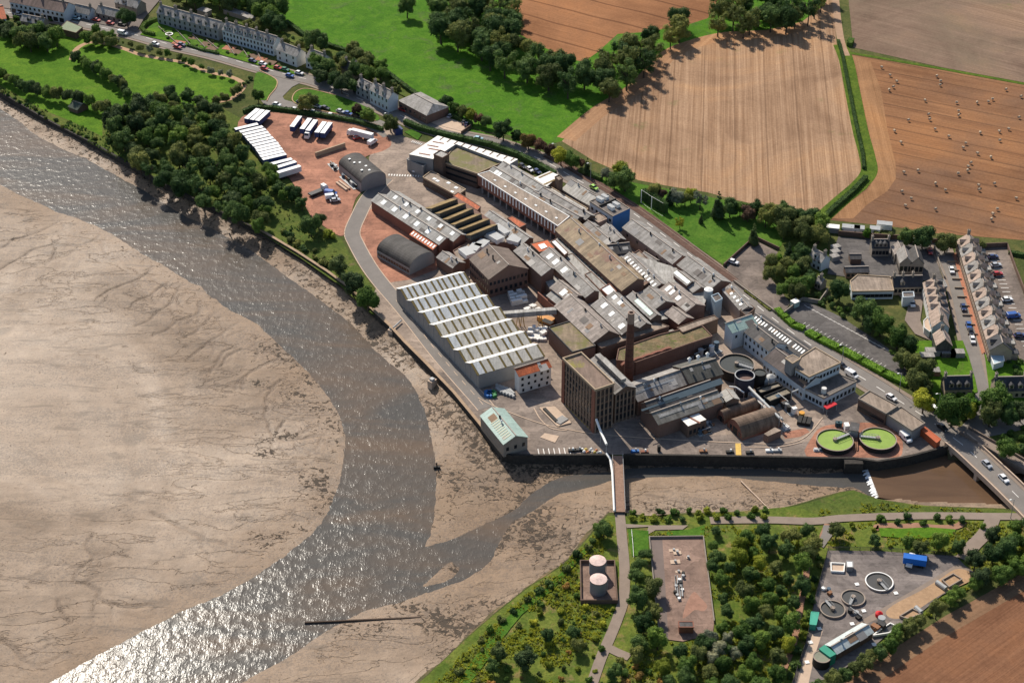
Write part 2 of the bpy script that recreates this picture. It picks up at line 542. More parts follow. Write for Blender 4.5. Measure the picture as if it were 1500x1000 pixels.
# side gullies feeding the traced ones, and short ones cut into the channel edge
rg_ = random.Random(12)
TRIB = []
for c in CREEKS:
    w_ = arr(smooth(c, 5), WL+0.5)
    for k in range(4, len(w_)-2, 5):
        if rg_.random() < 0.8:
            p = w_[k]; d = w_[k+1]-w_[k-1]; a_ = math.atan2(d[1], d[0])+rg_.choice((-1, 1))*rg_.uniform(.5, 1.1)
            pts = [tuple(p)]
            for _ in range(rg_.randint(3, 8)):
                a_ += rg_.uniform(-.45, .45); pts.append((pts[-1][0]+math.cos(a_)*2.2, pts[-1][1]+math.sin(a_)*2.2))
            TRIB.append(pts)
for i in range(len(W_MAIN)):
    (ax_, ay_), (bx_, by_) = W_MAIN[i], W_MAIN[(i+1) % len(W_MAIN)]
    if ax_ > 520 or bx_ > 520 or i < 20: continue
    for f in (0.1, .4, .7):
        if rg_.random() < .55:
            q = G((ax_+(bx_-ax_)*f, ay_+(by_-ay_)*f), WL); a_ = math.radians(rg_.uniform(195, 260)); pts = [(q.x, q.y)]
            for _ in range(rg_.randint(4, 11)):
                a_ += rg_.uniform(-.5, .5); pts.append((pts[-1][0]+math.cos(a_)*2.0, pts[-1][1]+math.sin(a_)*2.0))
            TRIB.append(pts)
for c in CREEKS:
    pts = arr(smooth(c, 5), WL+0.5)
    cre = np.minimum(cre, dist_line(pts, X+ (vnoise(X, Y, 0.25)-0.5)*1.6, Y+(vnoise(Y, X, 0.25)-0.5)*1.6))
cre2 = np.full(X.shape, 1e9)
for pts in TRIB:
    P2 = np.array(pts); lo = P2.min(0)-3; hi = P2.max(0)+3
    i0, i1 = np.searchsorted(gx, (lo[0], hi[0])); j0, j1 = np.searchsorted(gy, (lo[1], hi[1]))
    if i1 > i0 and j1 > j0:
        cre2[j0:j1, i0:i1] = np.minimum(cre2[j0:j1, i0:i1], dist_line(P2, X[j0:j1, i0:i1], Y[j0:j1, i0:i1]))
tap = np.clip((sdn-2.0)/5.0, 0, 1)
Z -= 0.2*np.exp(-(cre2/0.4)**2)*tap
Z -= 0.4*np.exp(-(cre/0.45)**2)*tap
Z = np.where(sdn > 3.0, np.maximum(Z, WL+0.06), Z)
Z = np.where(spool < 0, np.minimum(Z, -3.7), Z)
dN = dist_line(np.array(NC), X, Y); dS = dist_line(np.array(SC_), X, Y)
inN = inside(np.array(north), X, Y); inS = inside(np.array(south), X, Y)
# beach rises towards the walls
nearN = (np.exp(-dN/9.0)*0.5+np.exp(-dist_line(np.array(NC[:23]), X, Y)/8.0)*1.5)*(~inN)
Z = np.where((sdn > 0), Z+nearN*np.clip(sdn/8, 0, 1), Z)
Z = np.where((sdn > 0), Z+np.exp(-dS/7.0)*1.3*(~inS)*np.clip(sdn/6, 0, 1), Z)
keep = ~((inN & (dN > 3)) | (inS & (dS > 3)))
idx = -np.ones(X.shape, int)
idx[keep] = np.arange(keep.sum())
vv = np.stack([X[keep], Y[keep], Z[keep]], 1)
q = np.stack([idx[:-1, :-1], idx[:-1, 1:], idx[1:, 1:], idx[1:, :-1]], -1).reshape(-1, 4)
q = q[(q >= 0).all(1)]
me = bpy.data.meshes.new('mud_flat')
me.from_pydata(vv.tolist(), [], q.tolist())
me.polygons.foreach_set('use_smooth', [True]*len(me.polygons))
# surface records: distance to the water, weed cover
at = me.attributes.new('shore', 'FLOAT', 'POINT')
at.data.foreach_set('value', sdn[keep].astype(np.float32))
WEED = [([(0,150),(60,185),(130,222),(200,262),(280,306),(340,335),(400,372),(450,410),(500,450),(560,505),(590,530)],7.0,0.62),
        ([(548,500),(575,512),(600,528)],6.0,0.8),([(622,600),(660,610),(690,640),(735,690)],10.0,0.85),([(690,620),(720,660),(750,685),(800,690),(850,680)],8.0,0.95),([(640,690),(700,715),(730,720)],8.0,0.7),
        ([(640,740),(700,700),(740,700)],14.0,0.45),([(750,675),(890,678)],6.0,0.95),([(920,678),(1060,680),(1180,684),(1250,684)],4.0,0.95),([(780,705),(760,740),(740,770)],6.0,0.9),
        ([(668,828),(700,812),(735,790),(745,770)],5.0,0.95),([(780,760),(795,790),(812,800)],11.0,0.9),([(640,905),(670,910),(685,925),(660,918)],8.0,1.0),([(580,885),(640,898),(690,890),(720,885)],4.0,0.75),
        ([(500,920),(560,918)],5.0,0.55),([(628,1000),(665,965),(700,930),(745,895),(800,858),(850,808),(885,765)],5.0,0.8),([(820,800),(870,770)],16.0,0.5),([(930,745),(1060,745),(1160,735),(1250,715)],6.0,0.6),
        ([(1180,712),(1230,712),(1262,716)],5.0,0.7),([(395,505),(440,530),(462,555)],7.0,0.7),([(438,580),(470,600),(490,620),(498,640)],9.0,0.6),([(460,690),(475,720),(480,735)],8.0,0.6),
        ([(375,560),(383,560)],3.0,1.0),([(388,643),(397,645)],3.2,1.0),([(408,638),(424,638)],3.2,1.0),([(383,664),(396,663)],3.0,1.0),([(450,706),(470,706),(480,725)],4.0,0.8),([(380,788),(398,788)],6.0,0.7),
        ([(438,770),(448,772)],2.5,1.0),([(0,262),(60,285),(100,300),(150,325)],7.0,0.45),([(180,360),(250,395),(330,445)],5.0,0.35)]
weed = np.zeros(X.shape)
for pl, wd, am in WEED:
    dd = dist_line(arr(pl, -3), X, Y)
    weed = np.maximum(weed, am*np.exp(-(dd/wd)**2))
at = me.attributes.new('weed', 'FLOAT', 'POINT')
at.data.foreach_set('value', weed[keep].astype(np.float32))

at = me.attributes.new('gully', 'FLOAT', 'POINT')
at.data.foreach_set('value', (np.maximum(np.exp(-(cre/0.5)**2), 0.6*np.exp(-(cre2/0.4)**2))*tap)[keep].astype(np.float32))

m, nt, b = _new('wet_mud')
P = _pos(nt)
def attr(nt, n):
    a = nt.nodes.new('ShaderNodeAttribute')
    a.attribute_name = n
    return a.outputs['Fac']
sh = attr(nt, 'shore'); we = attr(nt, 'weed')
broad = _noise(nt, P, 0.013, 5, 0.6, 0.8)
strm = nt.nodes.new('ShaderNodeMapping')
strm.inputs['Rotation'].default_value = (0, 0, math.radians(-38))
strm.inputs['Scale'].default_value = (0.05, 0.22, 1)
nt.links.new(P, strm.inputs['Vector'])
streak = _noise(nt, strm.outputs[0], 1.0, 6, 0.65, 0.5)
speck = _noise(nt, P, 0.55, 5, 0.8)
c = _ramp(nt, broad, [(0.32, (0.18, 0.116, 0.066)), (0.5, (0.28, 0.192, 0.122)), (0.7, (0.375, 0.27, 0.182))])
c = _mix(nt, 0.4, c, _ramp(nt, streak, [(0.3, (0.13, 0.086, 0.056)), (0.7, (0.34, 0.25, 0.178))]))
edge = nt.nodes.new('ShaderNodeMapRange')
edge.interpolation_type = 'SMOOTHSTEP'
edge.inputs[1].default_value = 26.0; edge.inputs[2].default_value = 1.0
nt.links.new(sh, edge.inputs[0])
c = _mix(nt, _math(nt, 'MULTIPLY', edge.outputs[0], 0.8), c, (0.235, 0.152, 0.09))
zone = _noise(nt, strm.outputs[0], 0.45, 4, 0.6, 0.7)
fine_ = _noise(nt, P, 1.15, 4, 0.75)
pit = _sstep(nt, _math(nt, 'ADD', fine_, _math(nt, 'MULTIPLY', zone, 0.5)), 0.76, 0.84)
c = _mix(nt, _math(nt, 'MULTIPLY', pit, 0.5), c, (0.105, 0.075, 0.055))
blot = _sstep(nt, _noise(nt, strm.outputs[0], 0.75, 5, 0.6, 1.2), 0.56, 0.66)
c = _mix(nt, _math(nt, 'MULTIPLY', blot, 0.7), c, (0.135, 0.09, 0.056))
tarn = _sstep(nt, _noise(nt, P, 0.028, 3, 0.5, 0.4), 0.66, 0.7)
c = _mix(nt, _math(nt, 'MULTIPLY', tarn, 0.55), c, (0.15, 0.105, 0.07))
c = _mix(nt, 1.0, c, _ramp(nt, _noise(nt, P, 0.25, 6, 0.75), [(0.3, (0.78,)*3), (0.7, (1.14,)*3)]), 'MULTIPLY')
rl = nt.nodes.new('ShaderNodeMapping')
rl.inputs['Rotation'].default_value = (0, 0, math.radians(-62))
rl.inputs['Scale'].default_value = (0.03, 0.1, 1)
nt.links.new(P, rl.inputs['Vector'])
rn = _noise(nt, rl.outputs[0], 1.0, 5, 0.55, 0.35)
rill = _sstep(nt, _math(nt, 'SUBTRACT', 1.0, _math(nt, 'MULTIPLY', _math(nt, 'ABSOLUTE', _math(nt, 'SUBTRACT', rn, 0.5)), 2.0)), 0.972, 0.992)
band = nt.nodes.new('ShaderNodeMapRange'); band.interpolation_type = 'SMOOTHSTEP'
band.inputs[1].default_value = 75.0; band.inputs[2].default_value = 30.0
nt.links.new(sh, band.inputs[0])
rill = _math(nt, 'MULTIPLY', rill, _math(nt, 'MULTIPLY', band.outputs[0], _sstep(nt, sh, 2.0, 7.0)))
c = _mix(nt, _math(nt, 'MULTIPLY', rill, 0.2), c, (0.1, 0.07, 0.05))
c = _mix(nt, _math(nt, 'MULTIPLY', attr(nt, 'gully'), 0.5), c, (0.095, 0.066, 0.046))
wclump = _noise(nt, P, 0.5, 5, 0.7, 0.8)
wmask = _sstep(nt, _math(nt, 'ADD', wclump, _math(nt, 'MULTIPLY', we, 0.2)), 0.655, 0.71)
c = _mix(nt, _math(nt, 'MULTIPLY', wmask, 0.92), c, (0.045, 0.033, 0.022))
nt.links.new(c, b.inputs['Base Color'])
rr = _ramp(nt, broad, [(0.35, (0.68,)*3), (0.65, (0.5,)*3)])
nt.links.new(_mix(nt, wmask, rr, (0.8, 0.8, 0.8)), b.inputs['Roughness'])
b.inputs['Specular IOR Level'].default_value = 0.24
speck = _math(nt, 'SUBTRACT', speck, _math(nt, 'MULTIPLY', rill, 1.2))
hh = _math(nt, 'ADD', speck, _math(nt, 'MULTIPLY', wmask, 0.8))
_bump(nt, b, hh, 0.28, 0.7)
o = link('mud_flat', me, None, (0, 0, 0), m)
o['kind'] = 'structure'

# ---- water of the estuary, and of the pool above the weir
def watermat(name, deep, silt, wave, rough, dist):
    m, nt, b = _new(name)
    P = _pos(nt)
    mp = nt.nodes.new('ShaderNodeMapping')
    mp.inputs['Rotation'].default_value = (0, 0, math.radians(-35))
    mp.inputs['Scale'].default_value = (0.012, 0.05, 1)
    nt.links.new(P, mp.inputs['Vector'])
    s = _noise(nt, mp.outputs[0], 1.0, 5, 0.6, 0.8)
    nt.links.new(_ramp(nt, s, [(0.42, deep), (0.68, silt)]), b.inputs['Base Color'])
    b.inputs['Roughness'].default_value = rough
    b.inputs['IOR'].default_value = 1.33
    b.inputs['Specular IOR Level'].default_value = 0.17
    mp2 = nt.nodes.new('ShaderNodeMapping')
    mp2.inputs['Rotation'].default_value = (0, 0, math.radians(20))
    mp2.inputs['Scale'].default_value = (1.0, 0.5, 1)
    nt.links.new(P, mp2.inputs['Vector'])
    w1 = _noise(nt, mp2.outputs[0], wave, 3, 0.6, 0.4)
    w2 = _noise(nt, P, wave*0.14, 3, 0.5)
    mp3 = nt.nodes.new('ShaderNodeMapping')
    mp3.inputs['Rotation'].default_value = (0, 0, math.radians(68))
    mp3.inputs['Scale'].default_value = (wave*0.42, wave*0.11, 1)
    nt.links.new(P, mp3.inputs['Vector'])
    w1 = _math(nt, 'ADD', w1, _math(nt, 'MULTIPLY', _noise(nt, mp3.outputs[0], 1.0, 2, 0.5, 0.6), 1.3))
    hgt = _math(nt, 'MULTIPLY', w1, _math(nt, 'ADD', 0.25, _math(nt, 'MULTIPLY', _sstep(nt, w2, 0.35, 0.65), 0.9)))
    _bump(nt, b, hgt, dist, 1.0)
    return m
M_water = watermat('estuary_water', (0.08, 0.074, 0.066), (0.125, 0.09, 0.064), 2.4, 0.2, 0.05)
mb = MB()
mb.face([(-3500, -2500, WL), (3500, -2500, WL), (3500, 2600, WL), (-3500, 2600, WL)])
structure('estuary_water', mb, M_water)
M_pool = watermat('river_pool_water', (0.10, 0.06, 0.036), (0.16, 0.095, 0.055), 0.3, 0.12, 0.08)
mb = MB()
fill(mb, arr(W_POOL, -2.9), -2.9)
structure('river_pool', mb, M_pool)

# ---- walls and banks down to the shore
M_wall = mat('old_sea_wall_stone', (0.042, 0.036, 0.03), 0.95, 0.4, 0.3, 1.2)  # base colour lowered to near black: the wall face's shade is put into it
M_cope = mat('sandstone_coping', (0.34, 0.235, 0.15), 0.9, 0.3, 0.3, 1.5)
def wall_run(name, pts, label, h0, h1, th, material, cope=None, cat='wall'):
    pts = [v2(p) for p in pts]
    t = thing(name, label, cat, (pts[0].x, pts[0].y, 0))
    mbw, mbc = MB(), MB()
    for i in range(len(pts)-1):
        d = pts[i+1]-pts[i]; L = d.length; d.normalize()
        c0 = (pts[i]+pts[i+1])/2
        mbw.box(c0, d, L+th*0.6, th, h0, h1-(0.004*(i % 2)))
        if cope:
            mbc.box(c0, d, L+th*0.3, th+0.3, h1+0.002, h1+0.18+(0.004*(i % 2)))
    part('wall', mbw, material, t)
    if cope:
        part('coping', mbc, cope, t)
    return t
iA = NCOAST.index((737, 666)); iB = NCOAST.index((893, 668)); iC = NCOAST.index((1388, 655))
wall_run('sea_wall', NC[:12], 'dark stone sea wall below the park and the shore wood', -5, 0.35, 0.9, M_wall, None)
wall_run('sea_wall', NC[11:iA+1], 'stone sea wall with pale coping beside the shore road of the mill', -5, 0.8, 0.8, M_wall, M_cope)
wall_run('quay_wall', NC[iA:iB+1], 'dark quay wall between the green-roofed shed and the footbridge', -5, 0.9, 0.8, M_wall, None)
wall_run('quay_wall', NC[iB+1:iC+1], 'long dark quay wall from footbridge to road bridge below the green tanks', -5, 0.9, 0.8, M_wall, None)
mb = MB()
for line, sgn in ((SC_, 1), (NC[iC:], -1)):
    P_ = [v2(p) for p in line]
    top, bot = [], []
    for i, p in enumerate(P_):
        d = (P_[min(i+1, len(P_)-1)]-P_[max(i-1, 0)]).normalized()
        n = Vector((-d.y, d.x))*sgn
        top.append(p-n*0.4); bot.append(p+n*(4.2+1.3*math.sin(i*2.1)))
    for i in range(len(P_)-1):
        a, b_, c_, d_ = top[i], top[i+1], bot[i+1], bot[i]
        pts4 = [(a.x, a.y, 0.02), (d_.x, d_.y, -4.3), (c_.x, c_.y, -4.3), (b_.x, b_.y, 0.02)]
        mb.face(pts4 if sgn < 0 else list(reversed(pts4)))
M_bank = grassmat('rough_bank', (0.055, 0.06, 0.028), (0.12, 0.095, 0.05), (0.17, 0.115, 0.07), 0.2, (0.5, 0.62))
structure('river_bank', mb, M_bank)

# ---- fields and grass
lay = [0.02]
def L_():
    lay[0] += 0.005
    return lay[0]
M_mead = grassmat('meadow_grass', (0.05, 0.14, 0.011), (0.082, 0.185, 0.016), (0.088, 0.125, 0.042), 0.05, (0.52, 0.72))
M_lawn = grassmat('park_lawn', (0.065, 0.15, 0.012), (0.1, 0.19, 0.018), (0.11, 0.15, 0.03), 0.04, (0.6, 0.75))
M_bright = grassmat('clipped_lawn', (0.045, 0.12, 0.013), (0.085, 0.165, 0.022))
M_verge = grassmat('rough_verge', (0.06, 0.10, 0.02), (0.115, 0.135, 0.03), (0.15, 0.12, 0.055), 0.1)
M_scrub = grassmat('scrub_ground', (0.07, 0.115, 0.018), (0.15, 0.175, 0.034), (0.2, 0.16, 0.06), 0.085, (0.52, 0.64))
F_EDGE = [(823,207),(875,160),(922,130),(957,97),(975,75),(1012,59),(1062,47),(1125,44),(1175,32),(1207,8),(1218,-15)]
sheet('meadow', [(380,-60),(395,-10),(415,30),(447,52),(500,75),(570,110),(610,135),(640,165),(700,190),(745,198),(800,213)]+F_EDGE+[(1218,-60)], L_(), M_mead)
M_crop = fieldmat('ripe_crop', (0.255, 0.115, 0.052), (0.32, 0.15, 0.07), (762,10), (900,46), 6.0, None, 0.8, None, (0.6, 0.7), 17.0, 0.08, (0.13, 0.055, 0.025))
sheet('ripe_crop_field', [(740,-60),(745,0),(755,47),(787,65),(832,86),(855,91),(875,77),(905,50),(950,47),(1012,35),(1037,27),(1052,0),(1080,-60)], L_(), M_crop)
M_stub = fieldmat('stubble_rows', (0.215, 0.118, 0.064), (0.41, 0.262, 0.16), (985,100), (975,270), 1.7, None, 0.5, (0.2, 0.17, 0.075), (0.6, 0.75), contrast=(0.33, 0.64), tram=14.0, tramw=0.05, tramc=(0.2, 0.115, 0.066), wob=.3)
sheet('stubble_field', F_EDGE+[(1222,20),(1225,60),(1232,100),(1245,160),(1258,215),(1265,240),(1262,252),(1248,268),(1225,287),(1196,317),(1175,316),(1150,307),(1125,301),(1095,297),(1065,290),(1037,282),(975,272),(935,264),(870,236)], L_(), M_stub)
M_head = fieldmat('headland_tracks', (0.26, 0.135, 0.07), (0.42, 0.245, 0.135), (840,195), (905,140), 2.0)
mb = MB()
ribbon(mb, smooth([(829,204),(878,163),(925,134),(960,101),(980,80),(1015,65),(1064,53),(1125,50),(1178,38)], 5), 9.0, L_())
structure('headland_track', mb, M_head)
M_bale = fieldmat('bale_stubble', (0.19, 0.088, 0.042), (0.30, 0.15, 0.072), (1300,140), (1500,180), 6.0, (0.18, 0.098, 0.058), 1.0, contrast=(0.34, 0.66), tram=11.0, tramw=.1, tramc=(0.14, .07, .037), wob=.2)
sheet('bale_field', [(1246,80),(1380,103),(1500,125),(1700,165),(2000,215),(2000,440),(1700,382),(1500,352),(1375,342),(1300,331),(1210,322),(1226,306),(1270,277),(1284,252),(1276,212),(1263,150),(1252,95)], L_(), M_bale)
M_bhead = fieldmat('bale_headland', (0.22, 0.11, 0.05), (0.37, 0.2, 0.1), (1262,100), (1300,250), 2.0)
sheet('field_headland', [(1248,82),(1275,90),(1290,130),(1300,190),(1312,240),(1312,262),(1300,280),(1270,300),(1250,320),(1212,320),(1228,307),(1272,278),(1285,252),(1277,212),(1264,150),(1253,95)], L_(), M_bhead)
M_uppr = fieldmat('harrowed_field', (0.15, 0.096, 0.066), (0.27, 0.182, 0.128), (1275,25), (1500,82), 3.4, (0.18, 0.13, 0.088), 1.0, (0.13, 0.125, 0.055), (0.64, 0.76))
sheet('harrowed_field', [(1236,-60),(1243,0),(1250,70),(1380,99),(1500,121),(1700,160),(2000,210),(2000,-60)], L_(), M_uppr)
M_plow = fieldmat('ploughed_soil', (0.165, 0.075, 0.04), (0.235, 0.115, 0.062), (1300,1000), (1500,860), 1.6, None, 0.5)
sheet('ploughed_field', [(1225,1012),(1280,970),(1335,935),(1382,905),(1437,875),(1500,842),(1700,745),(2100,900),(1900,1300),(1200,1300)], L_(), M_plow)
M_plowh = fieldmat('ploughed_headland', (0.19, 0.105, 0.06), (0.28, 0.165, 0.095), (1250,1000), (1500,850), 1.8, (0.2, 0.13, 0.075))
sheet('ploughed_headland', [(1190,1020),(1230,995),(1283,966),(1337,932),(1384,902),(1439,872),(1500,838),(1700,742),(1720,762),(1500,865),(1440,900),(1380,935),(1330,968),(1285,1000),(1262,1020)], L_(), M_plowh)
M_hstrip = grassmat('hedge_bottom_grass', (0.055, 0.1, 0.012), (0.10, 0.15, 0.02), (0.05, 0.07, 0.02), 0.2)
mb = MB()
ribbon(mb, smooth([(1231,66),(1240,90),(1248,130),(1260,190),(1270,228),(1273,252),(1258,272),(1230,296),(1202,321)], 5), 7.0, L_())
structure('hedge_strip', mb, M_hstrip)
M_track = mat('farm_track', (0.34, 0.215, 0.135), 0.95, 0.25, 0.2)
road('farm_track', smooth([(1222,-30),(1226,20),(1232,60),(1240,82)], 5), 3.5, L_(), M_track)
mb = MB()
ribbon(mb, [(1246,78),(1300,87),(1380,101),(1500,123),(1700,161)], 2.2, L_())
structure('field_margin', mb, M_hstrip)

sheet('park_lawn', [(-200,60),(-60,52),(0,54),(60,56),(87,52),(130,58),(163,65),(207,79),(270,90),(300,102),(345,112),(360,123),(345,142),(318,152),(330,175),(300,200),(200,215),(140,200),(60,160),(0,125),(-80,95)], L_(), M_lawn)
M_path = mat('gravel_path', (0.40, 0.25, 0.15), 0.95, 0.2, 0.4)
road('park_path', smooth([(105,88),(108,78),(116,69),(130,63),(145,63),(162,66),(185,73),(207,81),(240,87),(270,92),(290,100),(310,107),(335,112),(350,118),(357,125),(352,134),(338,145),(312,151)], 5), 2.6, L_(), M_path)
sheet('shore_grass', [(0,125),(60,160),(100,176),(150,200),(220,235),(330,300),(400,335),(455,372),(500,408),(545,446),(560,458),(545,462),(500,420),(440,378),(370,334),(290,295),(205,250),(100,192),(0,136)], L_(), M_verge)
sheet('wood_floor', [(355,175),(375,205),(400,238),(425,265),(440,290),(455,318),(470,340),(500,350),(512,372),(540,412),(560,445),(480,398),(400,350),(300,298),(200,240),(150,205),(150,180),(310,150)], L_(), M_verge)
sheet('playing_green', [(900,262),(950,272),(1010,283),(1060,293),(1110,303),(1150,318),(1165,335),(1140,365),(1104,350),(1060,388),(1030,368),(985,338),(930,300),(880,268),(850,248)], L_(), M_bright)
sheet('roadside_grass', [(690,189),(720,198),(760,208),(812,229),(786,227),(740,212),(684,197)], L_(), M_bright)
sheet('scrub_ground', [(575,1040),(612,1002),(650,967),(687,932),(725,899),(775,860),(825,828),(860,790),(890,755),(950,757),(1060,751),(1167,741),(1240,722),(1285,733),(1410,746),(1500,750),(1600,775),(1560,800),(1440,852),(1330,915),(1180,1020),(900,1100),(600,1100)], L_(), M_scrub)
sheet('bank_grass', [(1170,742),(1205,730),(1232,721),(1250,718),(1284,731),(1350,742),(1470,746),(1490,756),(1400,757),(1300,752),(1220,757),(1190,752)], L_(), M_verge)
sheet('river_terrace', [(1445,625),(1500,607),(1600,590),(1700,640),(1640,682),(1520,666),(1462,660),(1440,648)], L_(), M_verge)
# ================================================================ roads, yards, paths
M_asph = mat('asphalt', (0.195, 0.172, 0.152), 0.9, 0.18, 0.15, 1.8)
M_asphd = yardmat('dark_asphalt', (0.125, 0.112, 0.103))
M_pave = mat('footway_paving', (0.24, 0.185, 0.145), 0.9, 0.15, 0.3)
M_conc = yardmat('yard_concrete', (0.32, 0.245, 0.19))
M_front = yardmat('front_yard_asphalt', (0.24, 0.19, 0.155))
M_red = yardmat('red_burnt_gravel', (0.375, 0.172, 0.108))
M_paint = mat('white_road_paint', (0.72, 0.68, 0.62), 0.8, 0.15, 1.0)
M_yell = mat('yellow_road_paint', (0.62, 0.4, 0.1), 0.8, 0.15, 1.0)
M_pale = mat('pale_concrete_slab', (0.5, 0.37, 0.27), 0.9, 0.15, 0.3)
M_brownp = yardmat('carpark_asphalt', (0.2, 0.158, 0.13))
M_ball = mat('railway_cutting_ballast', (0.11, 0.062, 0.045), 0.95, 0.4, 0.25, 1.4)

sheet('mill_yard', [(560,192),(640,214),(700,225),(745,240),(830,282),(890,322),(960,367),(1040,422),(1100,457),(1150,492),(1235,547),(1255,577),(1340,632),(1385,653),(1375,657),(1285,676),(1250,671),(1215,671),(1125,669),(915,666),(893,666),(750,667),(739,664),(703,621),(666,576),(626,534),(573,479),(540,447),(552,420),(520,345),(518,312),(548,262),(540,232)], L_(), M_conc)
sheet('front_yard', [(668,545),(700,560),(760,580),(812,596),(830,612),(868,634),(900,620),(940,612),(1000,640),(1080,636),(1190,648),(1215,640),(1200,600),(1240,590),(1340,632),(1384,653),(1375,657),(1285,675),(1215,670),(915,666),(750,666),(741,664),(705,621),(668,577),(640,545)], L_(), M_front)
sheet('lorry_yard', smooth([(348,186),(362,167),(400,165),(450,171),(500,178),(545,187),(568,200),(573,213),(560,222),(540,228),(528,240),(540,268),(522,290),(515,312),(508,338),(498,346),(472,330),(455,316),(440,287),(425,263),(400,237),(372,203)], 3, True), L_(), M_red)
sheet('red_gravel_patch', [(546,306),(570,322),(600,345),(632,368),(645,378),(640,395),(600,410),(572,414),(556,398),(541,373),(527,348),(523,328),(536,310)], L_(), M_red)
sheet('tank_apron', smooth([(1181,668),(1190,640),(1203,626),(1228,621),(1268,619),(1300,624),(1320,642),(1322,660),(1312,670),(1250,670)], 3, True), L_(), M_red)
sheet('red_yard_patch', [(1145,634),(1180,627),(1186,633),(1172,640),(1150,643)], L_(), M_red)
# main road with footways
MAIN = smooth([(-160,-14),(-60,5),(0,17),(60,25),(100,31),(155,42),(200,52),(250,66),(312,80),(375,98),(425,111),(467,121),(515,141),(555,156),(587,170),(620,185),(675,200),(720,209),(760,222),(787,232),(812,244),(837,259),(875,280),(925,311),(975,347),(1025,384),(1065,413),(1095,437),(1125,461),(1160,487),(1200,514),(1240,540),(1275,561),(1305,580),(1350,608),(1387,634),(1402,646)], 4)
zf = L_()
mb = MB(); ribbon(mb, MAIN, 11.5, zf)
structure('pavement', mb, M_pave)
zr = L_()
road('main_road', MAIN, 8.0, zr, M_asph)
mbk = MB()
l, r = ribbon_pts(MAIN, 8.15)
for S in (l, r):
    for i in range(len(S)-1):
        d = S[i+1]-S[i]
        if d.length > 0.05:
            mbk.box((S[i]+S[i+1])/2, d.normalized(), d.length, 0.22, zf-0.02, zf+0.13+0.003*(i % 2))
structure('kerb', mbk, M_pave)
def dashes(mb, px, on, off, w, z, side=0.0):
    pts = [v2(G(p)) for p in px]
    acc = 0.0; draw = True; left = on
    for i in range(len(pts)-1):
        a, b_ = pts[i], pts[i+1]
        L = (b_-a).length
        if L < 1e-6: continue
        d = (b_-a)/L; n = Vector((-d.y, d.x)); s = 0.0
        while s < L:
            st_ = min(left, L-s)
            if draw:
                mb.box(a+d*(s+st_/2)+n*side, d, st_, w, z, z+0.012)
            s += st_; left -= st_
            if left <= 1e-6:
                draw = not draw; left = on if draw else off
zl = L_()+0.01
mb = MB(); dashes(mb, MAIN, 4.0, 5.0, 0.28, zl)
structure('road_marking', mb, M_paint)
# side roads
zs = L_()
road('side_road', smooth([(402,108),(398,122),(395,138),(402,150),(425,157),(450,161),(500,170),(535,178),(560,188),(575,198)], 5), [9.5]*46, zs, M_asph)
sheet('road_junction', [(382,100),(412,108),(450,117),(428,128),(414,142),(420,152),(398,152),(388,140),(400,124)], zs+0.012, M_asph)
L_()
sheet('gate_apron', [(545,180),(580,192),(600,206),(580,222),(600,245),(595,262),(560,275),(540,270),(545,245),(565,225),(575,210),(565,196)], L_(), M_conc)
SHORE = smooth([(566,262),(552,276),(538,292),(526,315),(516,340),(522,358),(540,390),(560,417),(580,440),(605,470),(640,515),(675,556),(700,584),(712,598)], 5)
road('shore_road', SHORE, 6.0, L_(), M_asph)
mb = MB()
for s_ in (3.1, -3.1):
    dashes(mb, SHORE, 200, 0.1, 0.35, L_(), s_)
dashes(mb, SHORE[40:], 3.0, 3.5, 0.25, L_())
structure('shore_road_kerb_line', mb, M_pale)
road('village_street', smooth([(1375,352),(1383,374),(1394,398),(1403,426),(1411,462),(1421,505),(1430,545),(1440,578),(1438,605),(1424,624),(1408,640)], 5), 5.6, L_(), M_asph)
road('branch_road', smooth([(1405,640),(1432,631),(1465,624),(1500,617),(1600,600),(1800,570)], 4), 8.5, L_(), M_asph)
mbp = MB()
for S, w in ((3.6, 1.4), (-3.6, 1.4)):
    pass
l, r = ribbon_pts(smooth([(1375,352),(1383,374),(1394,398),(1403,426),(1411,462),(1421,505),(1430,545),(1438,570)], 5), 8.4)
l2, r2 = ribbon_pts(smooth([(1375,352),(1383,374),(1394,398),(1403,426),(1411,462),(1421,505),(1430,545),(1438,570)], 5), 5.5)
zz = L_()+0.08
for A, B_ in ((l, l2), (r2, r)):
    for i in range(len(A)-1):
        mbp.face([(B_[i].x, B_[i].y, zz), (B_[i+1].x, B_[i+1].y, zz), (A[i+1].x, A[i+1].y, zz), (A[i].x, A[i].y, zz)])
structure('street_pavement', mbp, M_pave)
# car parks
sheet('terrace_car_park', [(1431,364),(1474,362),(1486,395),(1500,433),(1530,520),(1560,590),(1515,575),(1488,514),(1470,470),(1450,415)], L_(), M_brownp)
sheet('school_yard', [(1228,347),(1262,350),(1330,352),(1368,362),(1376,395),(1381,408),(1360,412),(1310,408),(1283,412),(1240,406),(1212,402),(1218,375)], L_(), M_asphd)
sheet('mill_car_park', smooth([(1149,466),(1160,449),(1176,443),(1195,448),(1230,464),(1262,485),(1300,510),(1324,537),(1330,550),(1315,556),(1285,541),(1250,521),(1210,497),(1172,480)], 3, True), L_(), M_asphd)
sheet('upper_car_park', [(1064,388),(1105,352),(1140,370),(1118,392),(1142,425),(1158,445),(1145,462),(1110,442),(1085,418),(1068,404)], L_(), M_brownp)
sheet('depot_forecourt', [(628,178),(650,171),(676,180),(688,190),(676,196),(650,190)], L_(), M_pale)
